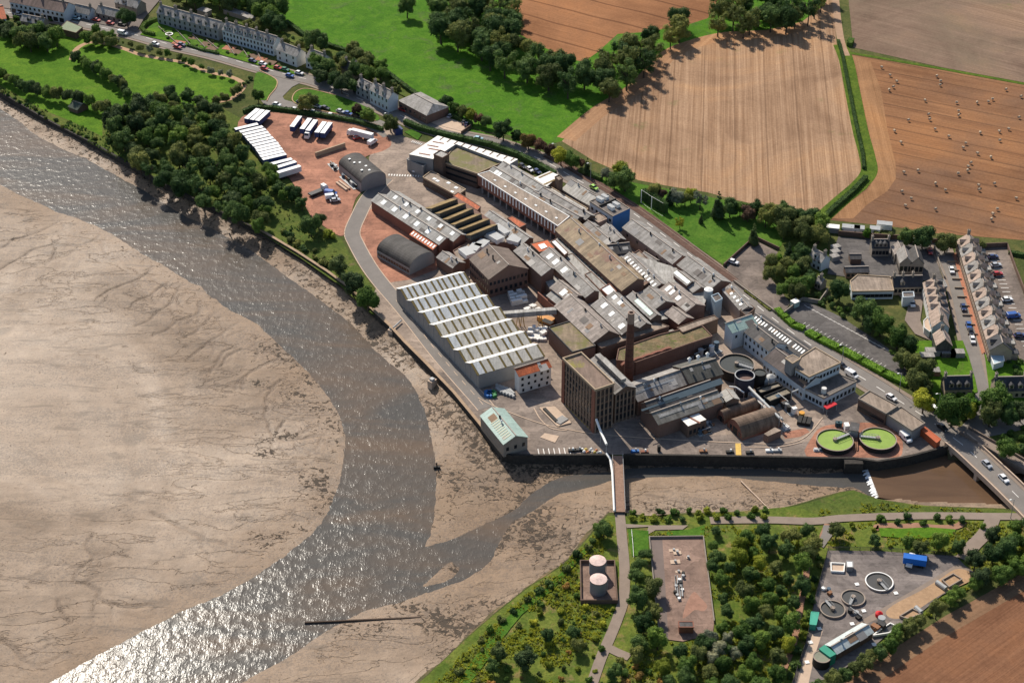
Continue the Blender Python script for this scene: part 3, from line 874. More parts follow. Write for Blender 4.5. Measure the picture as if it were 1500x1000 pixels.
# parking bay lines
def bays(px0, px1, n, px_d, w=0.16, name='parking_lines', z=None):
    z = z or L_()
    a, b_ = v2(G(px0)), v2(G(px1)); d0 = v2(G(px_d))-a
    mbx = MB()
    for i in range(n):
        p = a+(b_-a)*i/(n-1)
        mbx.box(p+d0/2, d0.normalized(), d0.length, w, z, z+0.012)
    return structure(name, mbx, M_paint)
bays((1178,447), (1300,513), 20, (1185,452)); bays((1172,478), (1290,541), 20, (1180,473)); bays((1447,372), (1503,520), 26, (1458,372), 0.3)
bays((790,668), (836,666), 7, (788,658), 0.3)
# railway strip behind the mill, along the road
road('railway_strip', smooth([(800,228),(830,243),(862,262),(900,285),(950,318),(1000,355),(1040,385),(1075,412)], 4), 4.2, L_(), M_ball)
# yard markings and slabs at the front
mbq = MB(); z = L_()
dashes(mbq, smooth([(700,583),(730,598),(790,620),(840,631),(880,637),(960,643),(1100,650),(1150,650),(1180,640),(1205,612)], 5), 300, .1, 0.35, z)
dashes(mbq, smooth([(782,598),(792,615),(808,628),(830,631)], 4), 300, .1, 0.35, z+0.006)
dashes(mbq, smooth([(1090,655),(1140,655),(1175,648)], 4), 300, .1, 0.3, z)
structure('yard_line', mbq, M_pale)
sheet('concrete_slab', [(791,641),(798,635),(819,639),(813,649)], L_(), M_pale)
sheet('yellow_crossing', [(1077,650),(1085,650),(1086,668),(1078,668)], L_(), M_yell)
mbq = MB(); dashes(mbq, [(829,594),(869,634)], 90, 1, 0.5, L_())
structure('yellow_line', mbq, M_yell)
# pedestrian crossing blocks on the mill drive
for nm, a, b_, n in (('crossing_mark', (570,257), (617,259), 13), ('crossing_mark', (604,208), (617,212), 6)):
    mbq = MB(); z = L_(); A, B_ = v2(G(a)), v2(G(b_)); d = (B_-A).normalized()
    for i in range(n):
        mbq.box(A+(B_-A)*i/(n-1), d, (B_-A).length/n*0.55, 1.6, z, z+0.012)
    structure(nm, mbq, M_paint)
# green islands in the road junction
sheet('junction_green', smooth([(428,143),(434,134),(450,131),(480,137),(520,150),(548,165),(556,176),(540,177),(500,168),(455,158),(432,152)], 3, True), L_(), M_bright)
sheet('junction_green', smooth([(375,108),(390,110),(405,118),(404,128),(394,140),(388,148),(372,140)], 3, True), L_(), M_bright)
sheet('gate_green', [(592,194),(604,190),(618,198),(612,206)], L_(), M_bright)
M_kerbp = mat('pale_kerb', (0.42, 0.27, 0.15), 0.9, 0.15, 0.5)
mbq = MB()
for ps in ([(550,178),(520,172),(480,165),(445,157),(430,150),(429,142),(436,134),(452,131),(490,140)], [(380,104),(398,113),(406,120),(404,130),(395,141),(391,149)]):
    pts = [v2(G(p)) for p in smooth(ps, 4)]
    for i in range(len(pts)-1):
        d = pts[i+1]-pts[i]
        mbq.box((pts[i]+pts[i+1])/2, d.normalized(), d.length*1.02, 0.45, 0.1, lay[0]+0.14+0.003*(i % 2))
structure('island_kerb', mbq, M_kerbp)
# paths and yards on the south side
SP = [(907,748),(909,765),(911,790),(914,820),(915,850),(913,880),(905,905),(895,930),(880,965),(868,1000),(855,1040)]
road('scrub_path', smooth(SP, 4), 3.2, L_(), M_pave)
road('scrub_path', smooth([(893,950),(905,956),(922,963)], 4), 3.0, L_(), M_pave)
sheet('path_spur', [(916,768),(950,770),(1008,770),(1000,776),(960,777),(945,786),(950,772),(918,774)], L_(), M_pave)
sheet('bund_lawn', [(920,776),(950,778),(950,815),(926,815),(921,795)], L_(), M_bright)
sheet('bund_lawn', [(978,779),(1010,776),(1032,770),(1032,785),(975,785)], L_(), M_bright)
sheet('shore_lawn', smooth([(672,1000),(720,930),(760,890),(800,862),(840,820),(868,794),(872,797),(845,825),(805,868),(765,900),(730,945),(685,1005)], 2, True), L_(), M_bright)
M_slab = yardmat('old_plant_slab', (0.25, 0.165, 0.125))
sheet('old_plant_slab', [(951,789),(1030,788),(1036,840),(1046,912),(1044,930),(1000,940),(968,936),(962,900),(955,830)], L_(), M_slab)
sheet('old_plant_lane', [(952,790),(970,790),(974,850),(979,938),(967,936),(961,900),(955,830)], L_(), mat('lane_asphalt', (0.17, 0.13, 0.112), 0.95, 0.15, 0.2))
mbq = MB(); z = L_()
fill(mbq, GP(smooth([(1004,888),(1012,872),(1018,868),(1026,876),(1036,888),(1030,896),(1018,894),(1008,902),(1000,906)], 3, True)), z)
structure('red_dust_patch', mbq, mat('faded_red_dust', (0.3, 0.165, 0.115), .95, .25, .4, 1.5))
M_rpath = mat('red_dust_path', (0.30, 0.16, 0.10), 0.95, 0.2, 0.3)
road('red_path', smooth([(1212,768),(1200,795),(1185,812),(1180,850),(1172,890),(1163,940),(1150,975),(1138,1000),(1120,1040)], 4), 1.9, L_(), M_rpath)
sheet('plant_gate_lane', [(1206,770),(1218,770),(1219,785),(1206,803),(1197,797),(1204,782)], L_(), M_asph)
road('estate_track', smooth([(1040,763),(1120,762),(1190,764),(1230,760),(1300,757),(1380,756),(1450,757),(1500,758),(1560,765)], 4), 3.4, L_(), M_pave)
road('estate_track', smooth([(1455,757),(1450,770),(1440,785),(1425,800),(1410,820)], 4), 4.5, L_(), M_pave)
road('winding_path', smooth([(1287,774),(1283,773),(1300,770),(1320,772),(1345,770),(1370,773),(1400,772),(1412,764)], 4), 2.4, L_(), M_rpath)
sheet('winding_lawn', [(1287,774),(1320,775),(1360,773),(1400,776),(1396,786),(1340,790),(1290,786)], L_(), M_lawn)
M_works = yardmat('works_asphalt', (0.21, 0.175, 0.155))
sheet('works_yard', [(1213,807),(1290,808),(1400,815),(1412,828),(1425,838),(1440,845),(1420,852),(1380,872),(1340,905),(1300,930),(1265,960),(1230,985),(1200,1003),(1160,1003),(1180,945),(1195,870)], L_(), M_works)
sheet('works_lane', [(1404,826),(1422,836),(1375,858),(1300,900),(1262,918),(1252,915),(1290,893),(1350,858)], L_(), M_pave)
sheet('works_lane', [(1166,1003),(1178,960),(1190,930),(1205,925),(1192,965),(1184,1003)], L_(), M_pale)
M_sand = mat('orange_filter_sand', (0.37, 0.235, 0.135), 0.95, 0.25, 0.15, 1.2)
sheet('sludge_bed', smooth([(1298,896),(1315,883),(1345,868),(1375,850),(1398,835),(1415,836),(1428,846),(1415,855),(1385,868),(1350,890),(1335,902),(1315,907),(1302,905)], 3, True), L_(), M_sand)
M_tile = mat('red_garden_paving', (0.38, 0.16, 0.095), 0.95, 0.3, 0.5, 2.0)
M_court = mat('back_court', (0.21, 0.165, 0.135), 0.95, 0.25, 0.2)
sheet('back_court', [(1312,428),(1345,420),(1352,440),(1348,470),(1355,492),(1372,497),(1368,502),(1340,490),(1325,470),(1330,450)], L_(), M_court)
sheet('village_gardens', [(1395,372),(1405,372),(1412,400),(1424,440),(1432,470),(1445,515),(1438,520),(1426,480),(1414,440),(1404,404)], L_(), M_tile)
sheet('cottage_gardens', [(1340,500),(1410,500),(1418,520),(1428,555),(1432,575),(1395,592),(1350,590),(1330,560)], L_(), M_lawn)
sheet('cottage_gardens', [(1442,520),(1560,545),(1560,615),(1500,612),(1452,605),(1449,575)], L_(), M_lawn)
sheet('villa_gardens', [(1160,330),(1210,345),(1215,380),(1205,420),(1150,425),(1120,395),(1140,370)], L_(), M_verge)
sheet('terrace_gardens', [(205,52),(230,33),(300,60),(400,96),(450,112),(420,108),(375,96),(312,78),(250,63)], L_(), M_lawn)
sheet('village_ground', [(-80,-40),(200,-40),(235,0),(210,30),(200,48),(155,38),(100,27),(0,12),(-80,0)], L_(), mat('village_paving', (0.16, 0.13, 0.11), 0.95, 0.25, 0.1))
sheet('back_lane', [(235,-10),(330,-30),(420,50),(520,75),(600,130),(660,165),(640,168),(560,125),(500,92),(400,52),(300,20)], L_(), M_verge)
# ================================================================ building kit
def proj(w):
    """photograph pixel of a place (used to size tall things)"""
    y = w[1]*_cp-(w[2]-CAMH)*_sp; yy = w[1]*_sp+(w[2]-CAMH)*_cp
    return (750+FOC*w[0]/y, 500-FOC*yy/y)
def height_for(base, py):
    lo, hi = 0.0, 80.0
    for _ in range(40):
        mid = (lo+hi)/2
        if proj((base[0], base[1], mid))[1] > py: lo = mid
        else: hi = mid
    return lo
M_slate = roofmat('grey_slate', (0.32, 0.295, 0.27), (1.0, 1.2), 0.14)
M_slateb = roofmat('dark_slate', (0.085, 0.078, 0.075), (1.0, 1.2), 0.16)
M_slatep = roofmat('pinkish_slate', (0.36, 0.30, 0.26), (1.2, 1.4), 0.2)
M_asb = roofmat('fibre_cement_sheets', (0.38, 0.36, 0.33), (1.1, 2.8), 0.12)
M_asbl = roofmat('pale_fibre_cement', (0.5, 0.47, 0.42), (1.1, 2.8), 0.14, moss=(0.2, 0.17, 0.12), mossw=(0.55, 0.75))
M_lichen = roofmat('lichened_sheets', (0.32, 0.235, 0.145), (1.2, 3.0), 0.14, moss=(0.2, 0.105, 0.075), mossw=(0.52, 0.66))
M_tan = roofmat('tan_felt', (0.30, 0.23, 0.175), (2.0, 6.0), 0.1)
M_moss = roofmat('mossy_felt', (0.22, 0.16, 0.10), (4, 6), 0.08, moss=(0.125, 0.115, 0.022), mossw=(0.42, 0.6))
M_white = roofmat('white_sheets', (0.80, 0.76, 0.69), (1.1, 8.0), 0.05, 0.6, stain=0.1, joint=0.88)
M_blk = roofmat('bitumen_sheets', (0.075, 0.066, 0.06), (1.2, 2.4), 0.15)
M_rust = roofmat('rusty_vault_sheets', (0.21, 0.14, 0.095), (1.2, 2.4), 0.18, stain=0.35)
M_teal = roofmat('pale_green_sheets', (0.36, 0.47, 0.41), (1.0, 9.0), 0.06, 0.5, stain=0.1)
M_orange = roofmat('orange_tiles', (0.5, 0.125, 0.045), (0.6, 0.8), 0.15)
M_ochre = roofmat('ochre_sheets', (0.25, 0.165, 0.06), (1.2, 3.0), 0.12)
M_flatg = roofmat('grey_felt', (0.15, 0.125, 0.11), (3, 5), 0.1)
M_brick = brickmat('red_brown_brick', (0.185, 0.112, 0.085))
M_brickd = brickmat('sooty_brick', (0.14, 0.092, 0.068), 0.28)
M_brickr = brickmat('red_brick', (0.235, 0.105, 0.072))
M_render = mat('white_render', (0.62, 0.6, 0.56), 0.85, 0.1, 0.4)
M_rendb = mat('bluish_white_render', (0.5, 0.54, 0.56), 0.85, 0.1, 0.4)
M_greyc = mat('grey_cladding', (0.25, 0.24, 0.23), 0.6, 0.12, 0.3)
M_stone = mat('grey_stone', (0.255, 0.215, 0.175), 0.9, 0.2, 0.5)
M_pinkw = mat('pink_harling', (0.36, 0.255, 0.2), 0.9, 0.15, 0.4)
M_ridge = mat('ridge_capping', (0.36, 0.3, 0.25), 0.8, 0.15, 1.0)
M_glass = mat('window_glass', (0.02, 0.022, 0.025), 0.12, 0.1, 1.0, spec=0.5)
M_sky = mat('rooflight_glass', (0.8, 0.8, 0.76), 0.3, 0.08, 0.8, spec=0.5)
M_skyc = mat('green_rooflight', (0.42, 0.55, 0.48), 0.3, 0.08, 0.8, spec=0.5)
M_trim = mat('parapet_coping', (0.40, 0.30, 0.20), 0.9, 0.15, 0.8)
M_black = mat('black_metal', (0.02, 0.02, 0.02), 0.6, 0.2, 0.8)
M_steel = mat('galvanised_steel', (0.32, 0.32, 0.31), 0.5, 0.15, 0.6, spec=0.5)
M_wtrim = mat('white_paint', (0.8, 0.78, 0.73), 0.6, 0.06, 0.6)
M_blue = mat('blue_paint', (0.025, 0.13, 0.36), 0.6, 0.12, 0.5)
PATCH = [mat('patch_sheet_pale', (.42, .39, .35), .8, .15), mat('patch_sheet_dark', (.15, .13, .115), .8, .2), mat('patch_sheet_rust', (.25, .16, .1), .85, .25), mat('patch_sheet_grey', (.27, .255, .24), .8, .15)]
_wincache = {}
def window_mesh(w, h, m=None):
    k = (round(w, 2), round(h, 2))
    if k not in _wincache:
        b_ = MB()
        b_.box((0, 0), (1, 0), w, 0.10, 0, h, 0, True)
        _wincache[k] = b_.mesh('window')
        _wincache[k].materials.append(M_glass)
    return _wincache[k]
def windows(parent, P0, P1, z0, h, n, w, out, name='window', rows=1, dz=3.0, m0=0.0):
    """row of window parts on the wall P0-P1 (world xy); out = outward normal"""
    P0, P1 = v2(P0), v2(P1)
    d = (P1-P0); L = d.length; d.normalize()
    ang = math.atan2(d.y, d.x)
    me = window_mesh(w, h)
    base = parent.location
    for r_ in range(rows):
        for i in range(n):
            p = P0+d*(m0+(L-2*m0)*(i+0.5)/n)+out*0.03
            o = link(name, me, parent, (p.x-base.x, p.y-base.y, z0+r_*dz-base.z))
            o.rotation_euler = (0, 0, ang)
def skylight_on(parent, c, du, dv, w, h, material, name='skylight'):
    """panel lying on a slope: centre c, unit vectors du (ridge) and dv (slope)"""
    n = du.cross(dv).normalized()
    if n.z < 0: n = -n
    mbx = MB()
    q = [c+du*a*w/2+dv*b_*h/2+n*0.09 for a, b_ in ((-1, -1), (1, -1), (1, 1), (-1, 1))]
    lo = [p-n*0.16 for p in q]
    if (q[1]-q[0]).cross(q[2]-q[0]).dot(n) < 0:
        q.reverse(); lo.reverse()
    mbx.face(q)
    for i in range(4):
        j = (i+1) % 4
        mbx.face([lo[i], lo[j], q[j], q[i]])
    return part(name, mbx, material, parent)
def slope_slab(mb, a, b_, c, d, t=0.18):
    """roof slab: upper face a,b (ridge) to c,d (eave), thickness t downwards"""
    a, b_, c, d = map(Vector, (a, b_, c, d))
    n = (b_-a).cross(d-a)
    if n.z < 0:
        a, b_, c, d = b_, a, d, c
        n = -n
    n.normalize()
    mb.quad_uv(a, b_, c, d)
    lo = [p-n*t for p in (a, b_, c, d)]
    up = [a, b_, c, d]
    for i in range(4):
        j = (i+1) % 4
        mb.face([lo[i], lo[j], up[j], up[i]])
def gable(name, label, E0, E1, R, he, hr, far=1.0, roof=None, wall=None, cat='building', sky=(), skym=None, skyw=(1.6, 1.9), oh=0.25, hip=(0, 0), wins=None, gwins=None, group=None, ridge=True, z0=0.0, farhe=None, maxp=0.5):
    """Pitched building. E0,E1: eave line nearest the camera (pixels at height he);
    R: a ridge point (pixel at height hr); far: far half-width / near half-width."""
    A, B_ = v2(G(E0, he)), v2(G(E1, he))
    d = (B_-A); L = d.length; d.normalize()
    n = Vector((-d.y, d.x))
    while True:                      # lower the guessed ridge until the pitch is a believable one
        Rp = v2(G(R, hr))
        if (Rp-A).dot(n) < 0: n = -n
        hw = (Rp-A).dot(n)
        if (hr-he)/hw <= maxp or hr-he < 0.6: break
        hr -= 0.1
    fw = hw*far
    C0, C1 = A+n*(hw+fw), B_+n*(hw+fw)
    fz = he if farhe is None else farhe
    if far < 0.6 and farhe is None: fz = hr-(hr-he)*far
    t = thing(name, label, cat, ((A.x+B_.x+C0.x+C1.x)/4, (A.y+B_.y+C0.y+C1.y)/4, z0), group)
    mw = MB()
    ring = ccw([(A.x, A.y), (B_.x, B_.y), (C1.x, C1.y), (C0.x, C0.y)])
    r0, r1 = A+n*hw, B_+n*hw
    w_ = [(A, he), (B_, he), (C1, fz), (C0, fz)]
    zt = 0.16
    for i in range(4):
        (p, hp), (q, hq) = w_[i], w_[(i+1) % 4]
        pts = [(p.x, p.y, z0), (q.x, q.y, z0), (q.x, q.y, hq-zt), (p.x, p.y, hp-zt)]
        if i == 1 and not hip[1]: pts = [(p.x, p.y, z0), (q.x, q.y, z0), (q.x, q.y, hq-zt), (r1.x, r1.y, hr-zt), (p.x, p.y, hp-zt)]
        if i == 3 and not hip[0]: pts = [(p.x, p.y, z0), (q.x, q.y, z0), (q.x, q.y, hq-zt), (r0.x, r0.y, hr-zt), (p.x, p.y, hp-zt)]
        mw.face(pts)
    part('wall', mw, wall or M_brick, t)
    mr = MB()
    a0, a1 = A-d*oh, B_+d*oh
    f0, f1 = C0-d*oh, C1+d*oh
    dn = (hr-he)/hw*oh
    df = (hr-fz)/max(fw, .01)*oh
    q0 = r0+d*(hip[0]*hw if hip[0] else -oh); q1 = r1-d*(hip[1]*hw if hip[1] else -oh)
    V = lambda p, z: Vector((p.x, p.y, z))
    slope_slab(mr, V(q0, hr), V(q1, hr), V(a1-n*oh, he-dn), V(a0-n*oh, he-dn))
    slope_slab(mr, V(q0, hr), V(q1, hr), V(f1+n*oh, fz-df), V(f0+n*oh, fz-df))
    for k, (q_, a_, f_) in enumerate(((q0, a0, f0), (q1, a1, f1))):
        if hip[k]:
            pts = [V(q_, hr), V(a_-n*oh, he-dn), V(f_+n*oh, fz-df)]
            nn = (pts[1]-pts[0]).cross(pts[2]-pts[0])
            mr.face(pts if nn.z > 0 else pts[::-1])
    part('roof', mr, roof or M_slate, t)
    if ridge:
        mc = MB()
        p, q = V(q0, hr+0.06), V(q1, hr+0.06)
        mc.beam(p, q, 0.34)
        part('ridge_cap', mc, M_ridge, t)
    du = Vector((d.x, d.y, 0))
    dv = (V(r0, hr)-V(A, he)); sl = dv.length; dv.normalize()
    for s_ in sky:
        u, v = s_[0], s_[1]
        sw = s_[2:4] if len(s_) > 3 else skyw
        c = V(A, he)+du*(u*L)+dv*(v*sl)
        skylight_on(t, c, du, dv, sw[0], sw[1], skym or M_sky)
    if wins:
        for (z, h, cnt, w) in wins:
            windows(t, A, B_, z, h, cnt, w, -n)
    if gwins:
        for (z, h, cnt, w) in gwins:
            windows(t, B_, C1, z, h, cnt, w, d)
    if CLUTTER[0] and L > 9:
        for k in range(int(L/9)+1):          # odd replaced sheets and small vents
            u, v = RND.uniform(.06, .94), RND.uniform(.15, .8)
            c = V(A, he)+du*(u*L)+dv*(v*sl)-Vector((0, 0, .035))
            skylight_on(t, c, du, dv, RND.choice((1.1, 2.2, 3.3)), RND.choice((1.4, 2.6)), RND.choice(PATCH), 'sheet_patch')
            if RND.random() < .6:
                u = RND.uniform(.1, .9); p = A+d*(u*L)+n*(hw*RND.uniform(.7, .98)); m_ = MB()
                z_ = he+(hr-he)*.85
                m_.cyl(p, .28, .28, z_-.6, z_+.9, 8); m_.cyl(p, .42, .15, z_+.9, z_+1.2, 8); part('roof_vent', m_, RND.choice((M_steel, M_black, M_wtrim)), t)
    INFO[t.name] = dict(A=A, B=B_, C0=C0, C1=C1, d=d, n=n, L=L, hw=hw, r0=r0, r1=r1, he=he, hr=hr)
    return t
INFO = {}
CLUTTER = [True]
RND = random.Random(17)
def flat(name, label, px, h, roof=None, wall=None, cat='building', parapet=0.35, coping=None, z0=0.0, group=None):
    pts = [v2(G(p, h)) for p in px]
    ring = ccw([(p.x, p.y) for p in pts])
    cx = sum(p[0] for p in ring)/len(ring); cy = sum(p[1] for p in ring)/len(ring)
    t = thing(name, label, cat, (cx, cy, z0), group)
    mw = MB()
    mw.prism(ring, z0, h-0.05, 0, False)
    part('wall', mw, wall or M_brick, t)
    mr = MB()
    fill(mr, ring, h)
    i0 = len(mr.f)
    part('roof', mr, roof or M_flatg, t)
    if parapet:
        mc = MB()
        n = len(ring)
        for i in range(n):
            p, q = v2(ring[i]), v2(ring[(i+1) % n])
            d = q-p; L = d.length; d.normalize()
            mc.box((p+q)/2, d, L+0.1, 0.32, h-0.3, h+parapet-0.004*(i % 2))
        part('parapet', mc, coping or wall or M_brick, t)
    INFO[t.name] = dict(ring=ring, h=h)
    return t
def wall_windows(t, px0, px1, zpx, z, h, n, w, rows=1, dz=3.0, m0=0.3):
    """windows on the wall between two pixel corners (given at height zpx), facing the camera"""
    a, b_ = v2(G(px0, zpx)), v2(G(px1, zpx))
    d = (b_-a).normalized(); n_ = Vector((-d.y, d.x))
    if n_.dot(Vector((-a.x, -a.y))) < 0: n_ = -n_
    windows(t, a, b_, z, h, n, w, n_, 'window', rows, dz, m0)
def add_chimney(t, p, z0, z1, w=0.9, d=(1, 0), material=None, name='chimney'):
    mbx = MB()
    mbx.box(p, d, w*1.5, w, z0, z1)
    mbx.box(p, d, w*1.7, w*1.2, z1+0.002, z1+0.18)
    mbx.cyl((p[0]+d[0]*w*.4, p[1]+d[1]*w*.4), 0.16, 0.13, z1+0.18, z1+0.75, 8)
    mbx.cyl((p[0]-d[0]*w*.4, p[1]-d[1]*w*.4), 0.16, 0.13, z1+0.18, z1+0.75, 8)
    return part(name, mbx, material or M_stone, t)
def boxunit(name, label, cat, px, z, L, W, h, dpx, material, group=None):
    """small box-shaped thing standing at pixel px (at height z), long axis towards dpx"""
    c = v2(G(px, z)); d = (v2(G(dpx, z))-c).normalized()
    t = thing(name, label, cat, (c.x, c.y, z), group)
    a = MB(); a.box(c, d, L, W, z, z+h*0.92)
    part('body', a, material, t)
    b_ = MB(); b_.box(c, d, L+0.12, W+0.12, z+h*0.92+0.002, z+h)
    part('lid', b_, (M_steel if material is M_wtrim else M_wtrim) if 'shed' not in name else M_slate, t)
    return t

# ================================================================ the mill
# --- long flat block with white roof edge at the mill gate
t = flat('workshop_block', 'long block with white sheet roof edge beside the mill gate', [(599.3,226),(641.3,198.7),(758.7,233.3),(746,240.7),(668,211),(634,233)], 8.5, M_white, M_greyc, parapet=0)
for i, (px, py) in enumerate(((642,209),(634,214),(636,219),(622,226))):
    skylight_on(t, G((px, py), 8.52), Vector((0.94, -0.35, 0)), Vector((0.35, 0.94, 0)), 5.0, 0.7, M_brickr, 'roof_vent')
for i in range(11):
    f = i/10.0
    p = G((647+f*104, 203+f*30.5), 8.52)
    skylight_on(t, p, Vector((0.5, 0.86, 0)), Vector((-0.86, 0.5, 0)), 3.0, 0.5, M_brickd, 'roof_vent')
t = flat('mossy_block', 'mossy flat-roofed brick block with strip windows behind the drive', [(648,237.5),(668,212.7),(738.7,237.3),(698.7,254.7)], 7.2, M_moss, M_brickd, coping=M_trim)
wall_windows(t, (648,237.5), (698.7,254.7), 7.2, 5.0, 0.9, 9, 2.2); wall_windows(t, (648,237.5), (698.7,254.7), 7.2, 2.4, 0.9, 9, 2.2)
t = flat('stair_tower', 'square stair tower with pale flat roof on the mossy block', [(645.3,220.7),(658,226),(648,232),(635.3,226.7)], 10.5, M_asb, M_brickd, coping=M_brickd)
wall_windows(t, (648,232), (658,226), 10.5, 7.6, 1.4, 1, 1.0)
flat('loading_annex', 'grey clad loading annex at the corner of the white-roofed block', [(596,233),(602,229.5),(626,239),(620,244)], 5.5, M_flatg, M_greyc, parapet=0.1)
t = flat('canteen_building', 'low flat-roofed building with small rooflights beside the crossing', [(632,250.7),(682,278),(669,287),(619.5,260)], 3.8, M_tan, M_brickd, coping=M_trim)
for px in ((636.5,262),(641,265),(657,268),(668,275),(662,281)):
    skylight_on(t, G(px, 3.85), Vector((.8, -.6, 0)), Vector((.6, .8, 0)), 1.6, 1.4, M_sky)
wall_windows(t, (619.5,260), (669,287), 3.8, 1.3, 1.2, 14, 1.3)
# --- red and white striped machine house
t = flat('striped_facade_house', 'long machine house with red and white striped upper facade', [(700,255.5),(717,250.5),(834,317),(817,331)], 8.2, M_tan, M_brickr, parapet=0.15, coping=M_wtrim, z0=3.2)
a, b_ = v2(G((705,258.5), 8.2)), v2(G((815,330), 8.2))
dd = (b_-a).normalized(); nn = Vector((-dd.y, dd.x)); nn = nn if nn.y < 0 else -nn
for i in range(24):
    f = (i+0.5)/24
    p = a+(b_-a)*f+nn*0.08
    mbx = MB(); mbx.box(p, dd, 0.7, 0.12, 4.4, 7.7, 0, True)
    part('white_panel', mbx, M_wtrim, t)
mbx = MB()
for i in range(13):
    p = a+(b_-a)*(i/12.0)-nn*0.6
    mbx2 = MB(); mbx2.box(p, dd, 0.5, 0.5, 0, 3.2)
    part('column', mbx2, M_steel, t)
mbx = MB(); q0 = a-nn*4; q1 = b_-nn*4
mbx.box((q0+q1)/2, dd, (q1-q0).length, 0.3, 0, 3.2)
part('undercroft_wall', mbx, M_brickd, t)
for i in range(7):
    p = G((725+i*15, 264+i*9.2), 8.25)
    skylight_on(t, p, Vector((dd.x, dd.y, 0)), Vector((-dd.y, dd.x, 0)), 1.2, 0.8, M_sky)
gable('grey_roof_shed', 'grey roofed shed directly behind the striped facade, gate end', (714.7,251.5), (773.3,286.5), (775,274.5), 7.6, 9.6, 1.0, M_asb, M_brickd, sky=((.14,.5),(.22,.5)))
gable('grey_roof_shed', 'grey roofed shed in the rear row, gate end, beside the parked cars', (729,244.5), (787.3,280.5), (788.7,268), 7.6, 9.6, 1.0, M_asb, M_brickd)
gable('grey_roof_shed', 'grey roofed shed behind the striped facade, end near the brown lichened roof', (775,287), (842,324), (785.3,282), 7.6, 9.6, 1.0, M_slate, M_brickd)
gable('grey_roof_shed', 'grey roofed shed in the rear row beside the pale brown gutter walk', (789,281), (858,321.5), (798.7,276), 7.6, 9.6, 1.0, M_slate, M_brickd)
t = flat('white_roof_shed', 'white low-pitched shed roof with ochre strips beside the main road', [(780.7,261.3),(805.3,250.7),(820,257.3),(800.7,273.3)], 8, M_white, M_brickd, parapet=0)
for p in ((795,258,803,254.5),(800,269,811,264)):
    skylight_on(t, (G(p[:2], 8.03)+G(p[2:], 8.03))/2, (G(p[2:], 8)-G(p[:2], 8)).normalized(), Vector((0.6, -.8, 0)), 7.5, 0.9, M_ochre, 'roof_strip')
t = flat('brick_tower', 'small brick lift tower between the white roof and the pale grey roof', [(813,259.5),(819,257),(824.5,262),(818.5,265)], 11, M_tan, M_brickd, coping=M_brickd)
gable('pale_roof_store', 'pale mottled grey pitched roof store beside the main road', (823.3,276.7), (849.3,292.7), (833.3,260.7), 6, 10, 0.6, M_asbl, M_stone)
gable('pale_roof_store', 'short pale pitched roof between mottled store and the blue building', (851,293.5), (865,301), (862,281), 6, 9.2, 0.6, M_asbl, M_stone)
flat('gutter_walk', 'long pale beige walkway roof between the grey sheds and the pale store', [(804,276.5),(808,275),(861,306),(858,310)], 6.6, M_asbl, M_pinkw, parapet=0.3, coping=M_trim)
# --- blue laboratory block
t = flat('blue_block', 'flat-roofed block with bright blue end wall beside the main road', [(864,295.3),(890,284.7),(922,306),(898,317.3)], 8.5, M_flatg, M_rendb, coping=M_stone)
a, b_ = v2(G((898,317.3), 8.5)), v2(G((922,306), 8.5))
d = (b_-a).normalized(); n = Vector((d.y, -d.x))
mbx = MB(); mbx.box((a+b_)/2+n*0.12, d, (b_-a).length+0.3, 0.22, 0, 8.75, 0)
part('blue_wall', mbx, M_blue, t)
wall_windows(t, (864,295.3), (898,317.3), 8.5, 5.5, 1.2, 5, 1.3)
mbx = MB(); a, b_ = v2(G((878,303.5), 8.5)), v2(G((902,293), 8.5))
mbx.box((a+b_)/2, (b_-a).normalized(), (b_-a).length, 0.4, 8.5, 9.4)
part('roof_divider', mbx, M_black, t)
for i, (p, q) in enumerate((((879,294.5),(882,296)),((886,291),(889,292.5)),((895,306),(898,308)),((902.5,302),(906,304)))):
    boxunit('air_handling_unit', ['first', 'second', 'third', 'fourth'][i]+' white air unit from the left on the blue-ended block', 'air unit', p, 8.55, 3.2, 1.6, 1.5, q, M_wtrim, 'white units on the blue block')
t = flat('brown_annex', 'small flat brown-roofed annex beside the blue building', [(864,317.3),(878.7,312),(888.7,321.3),(876.7,326.7)], 6.5, M_tan, M_pinkw)
gable('slate_bay', 'small slate roof with dark gable beside the brown annex', (853,330), (862,337), (861,323), 6.5, 9, 1, M_slate, M_brickd)
gable('slate_bay', 'narrow slate roof next to the lichened roof, below the brown annex', (863.3,337.8), (888,359), (872,332.7), 7, 9.6, .9, M_slate, M_brickd)
gable('slate_bay', 'narrow slate roof beside the foot of the blue wall', (880,332.7), (900.7,354), (904,343.3), 7, 9.6, .9, M_slate, M_brickd)
gable('dark_slate_house', 'dark slate roofed bay facing the camera below the blue building', (891,373), (925,369), (905,357), 6, 9, .8, M_slateb, M_slateb)
flat('valley_deck', 'low linking roofs filling the valleys between the slate halls of the mill', [(757,371),(778,360),(812,352),(833,335),(870,330),(905,350),(925,372),(985,390),(1010,400),(1040,425),(1030,450),(1000,462),(960,470),(900,490),(876,498),(846,460),(815,446),(806,424),(795,406)], 5.2, M_asb, M_brickd, parapet=0)
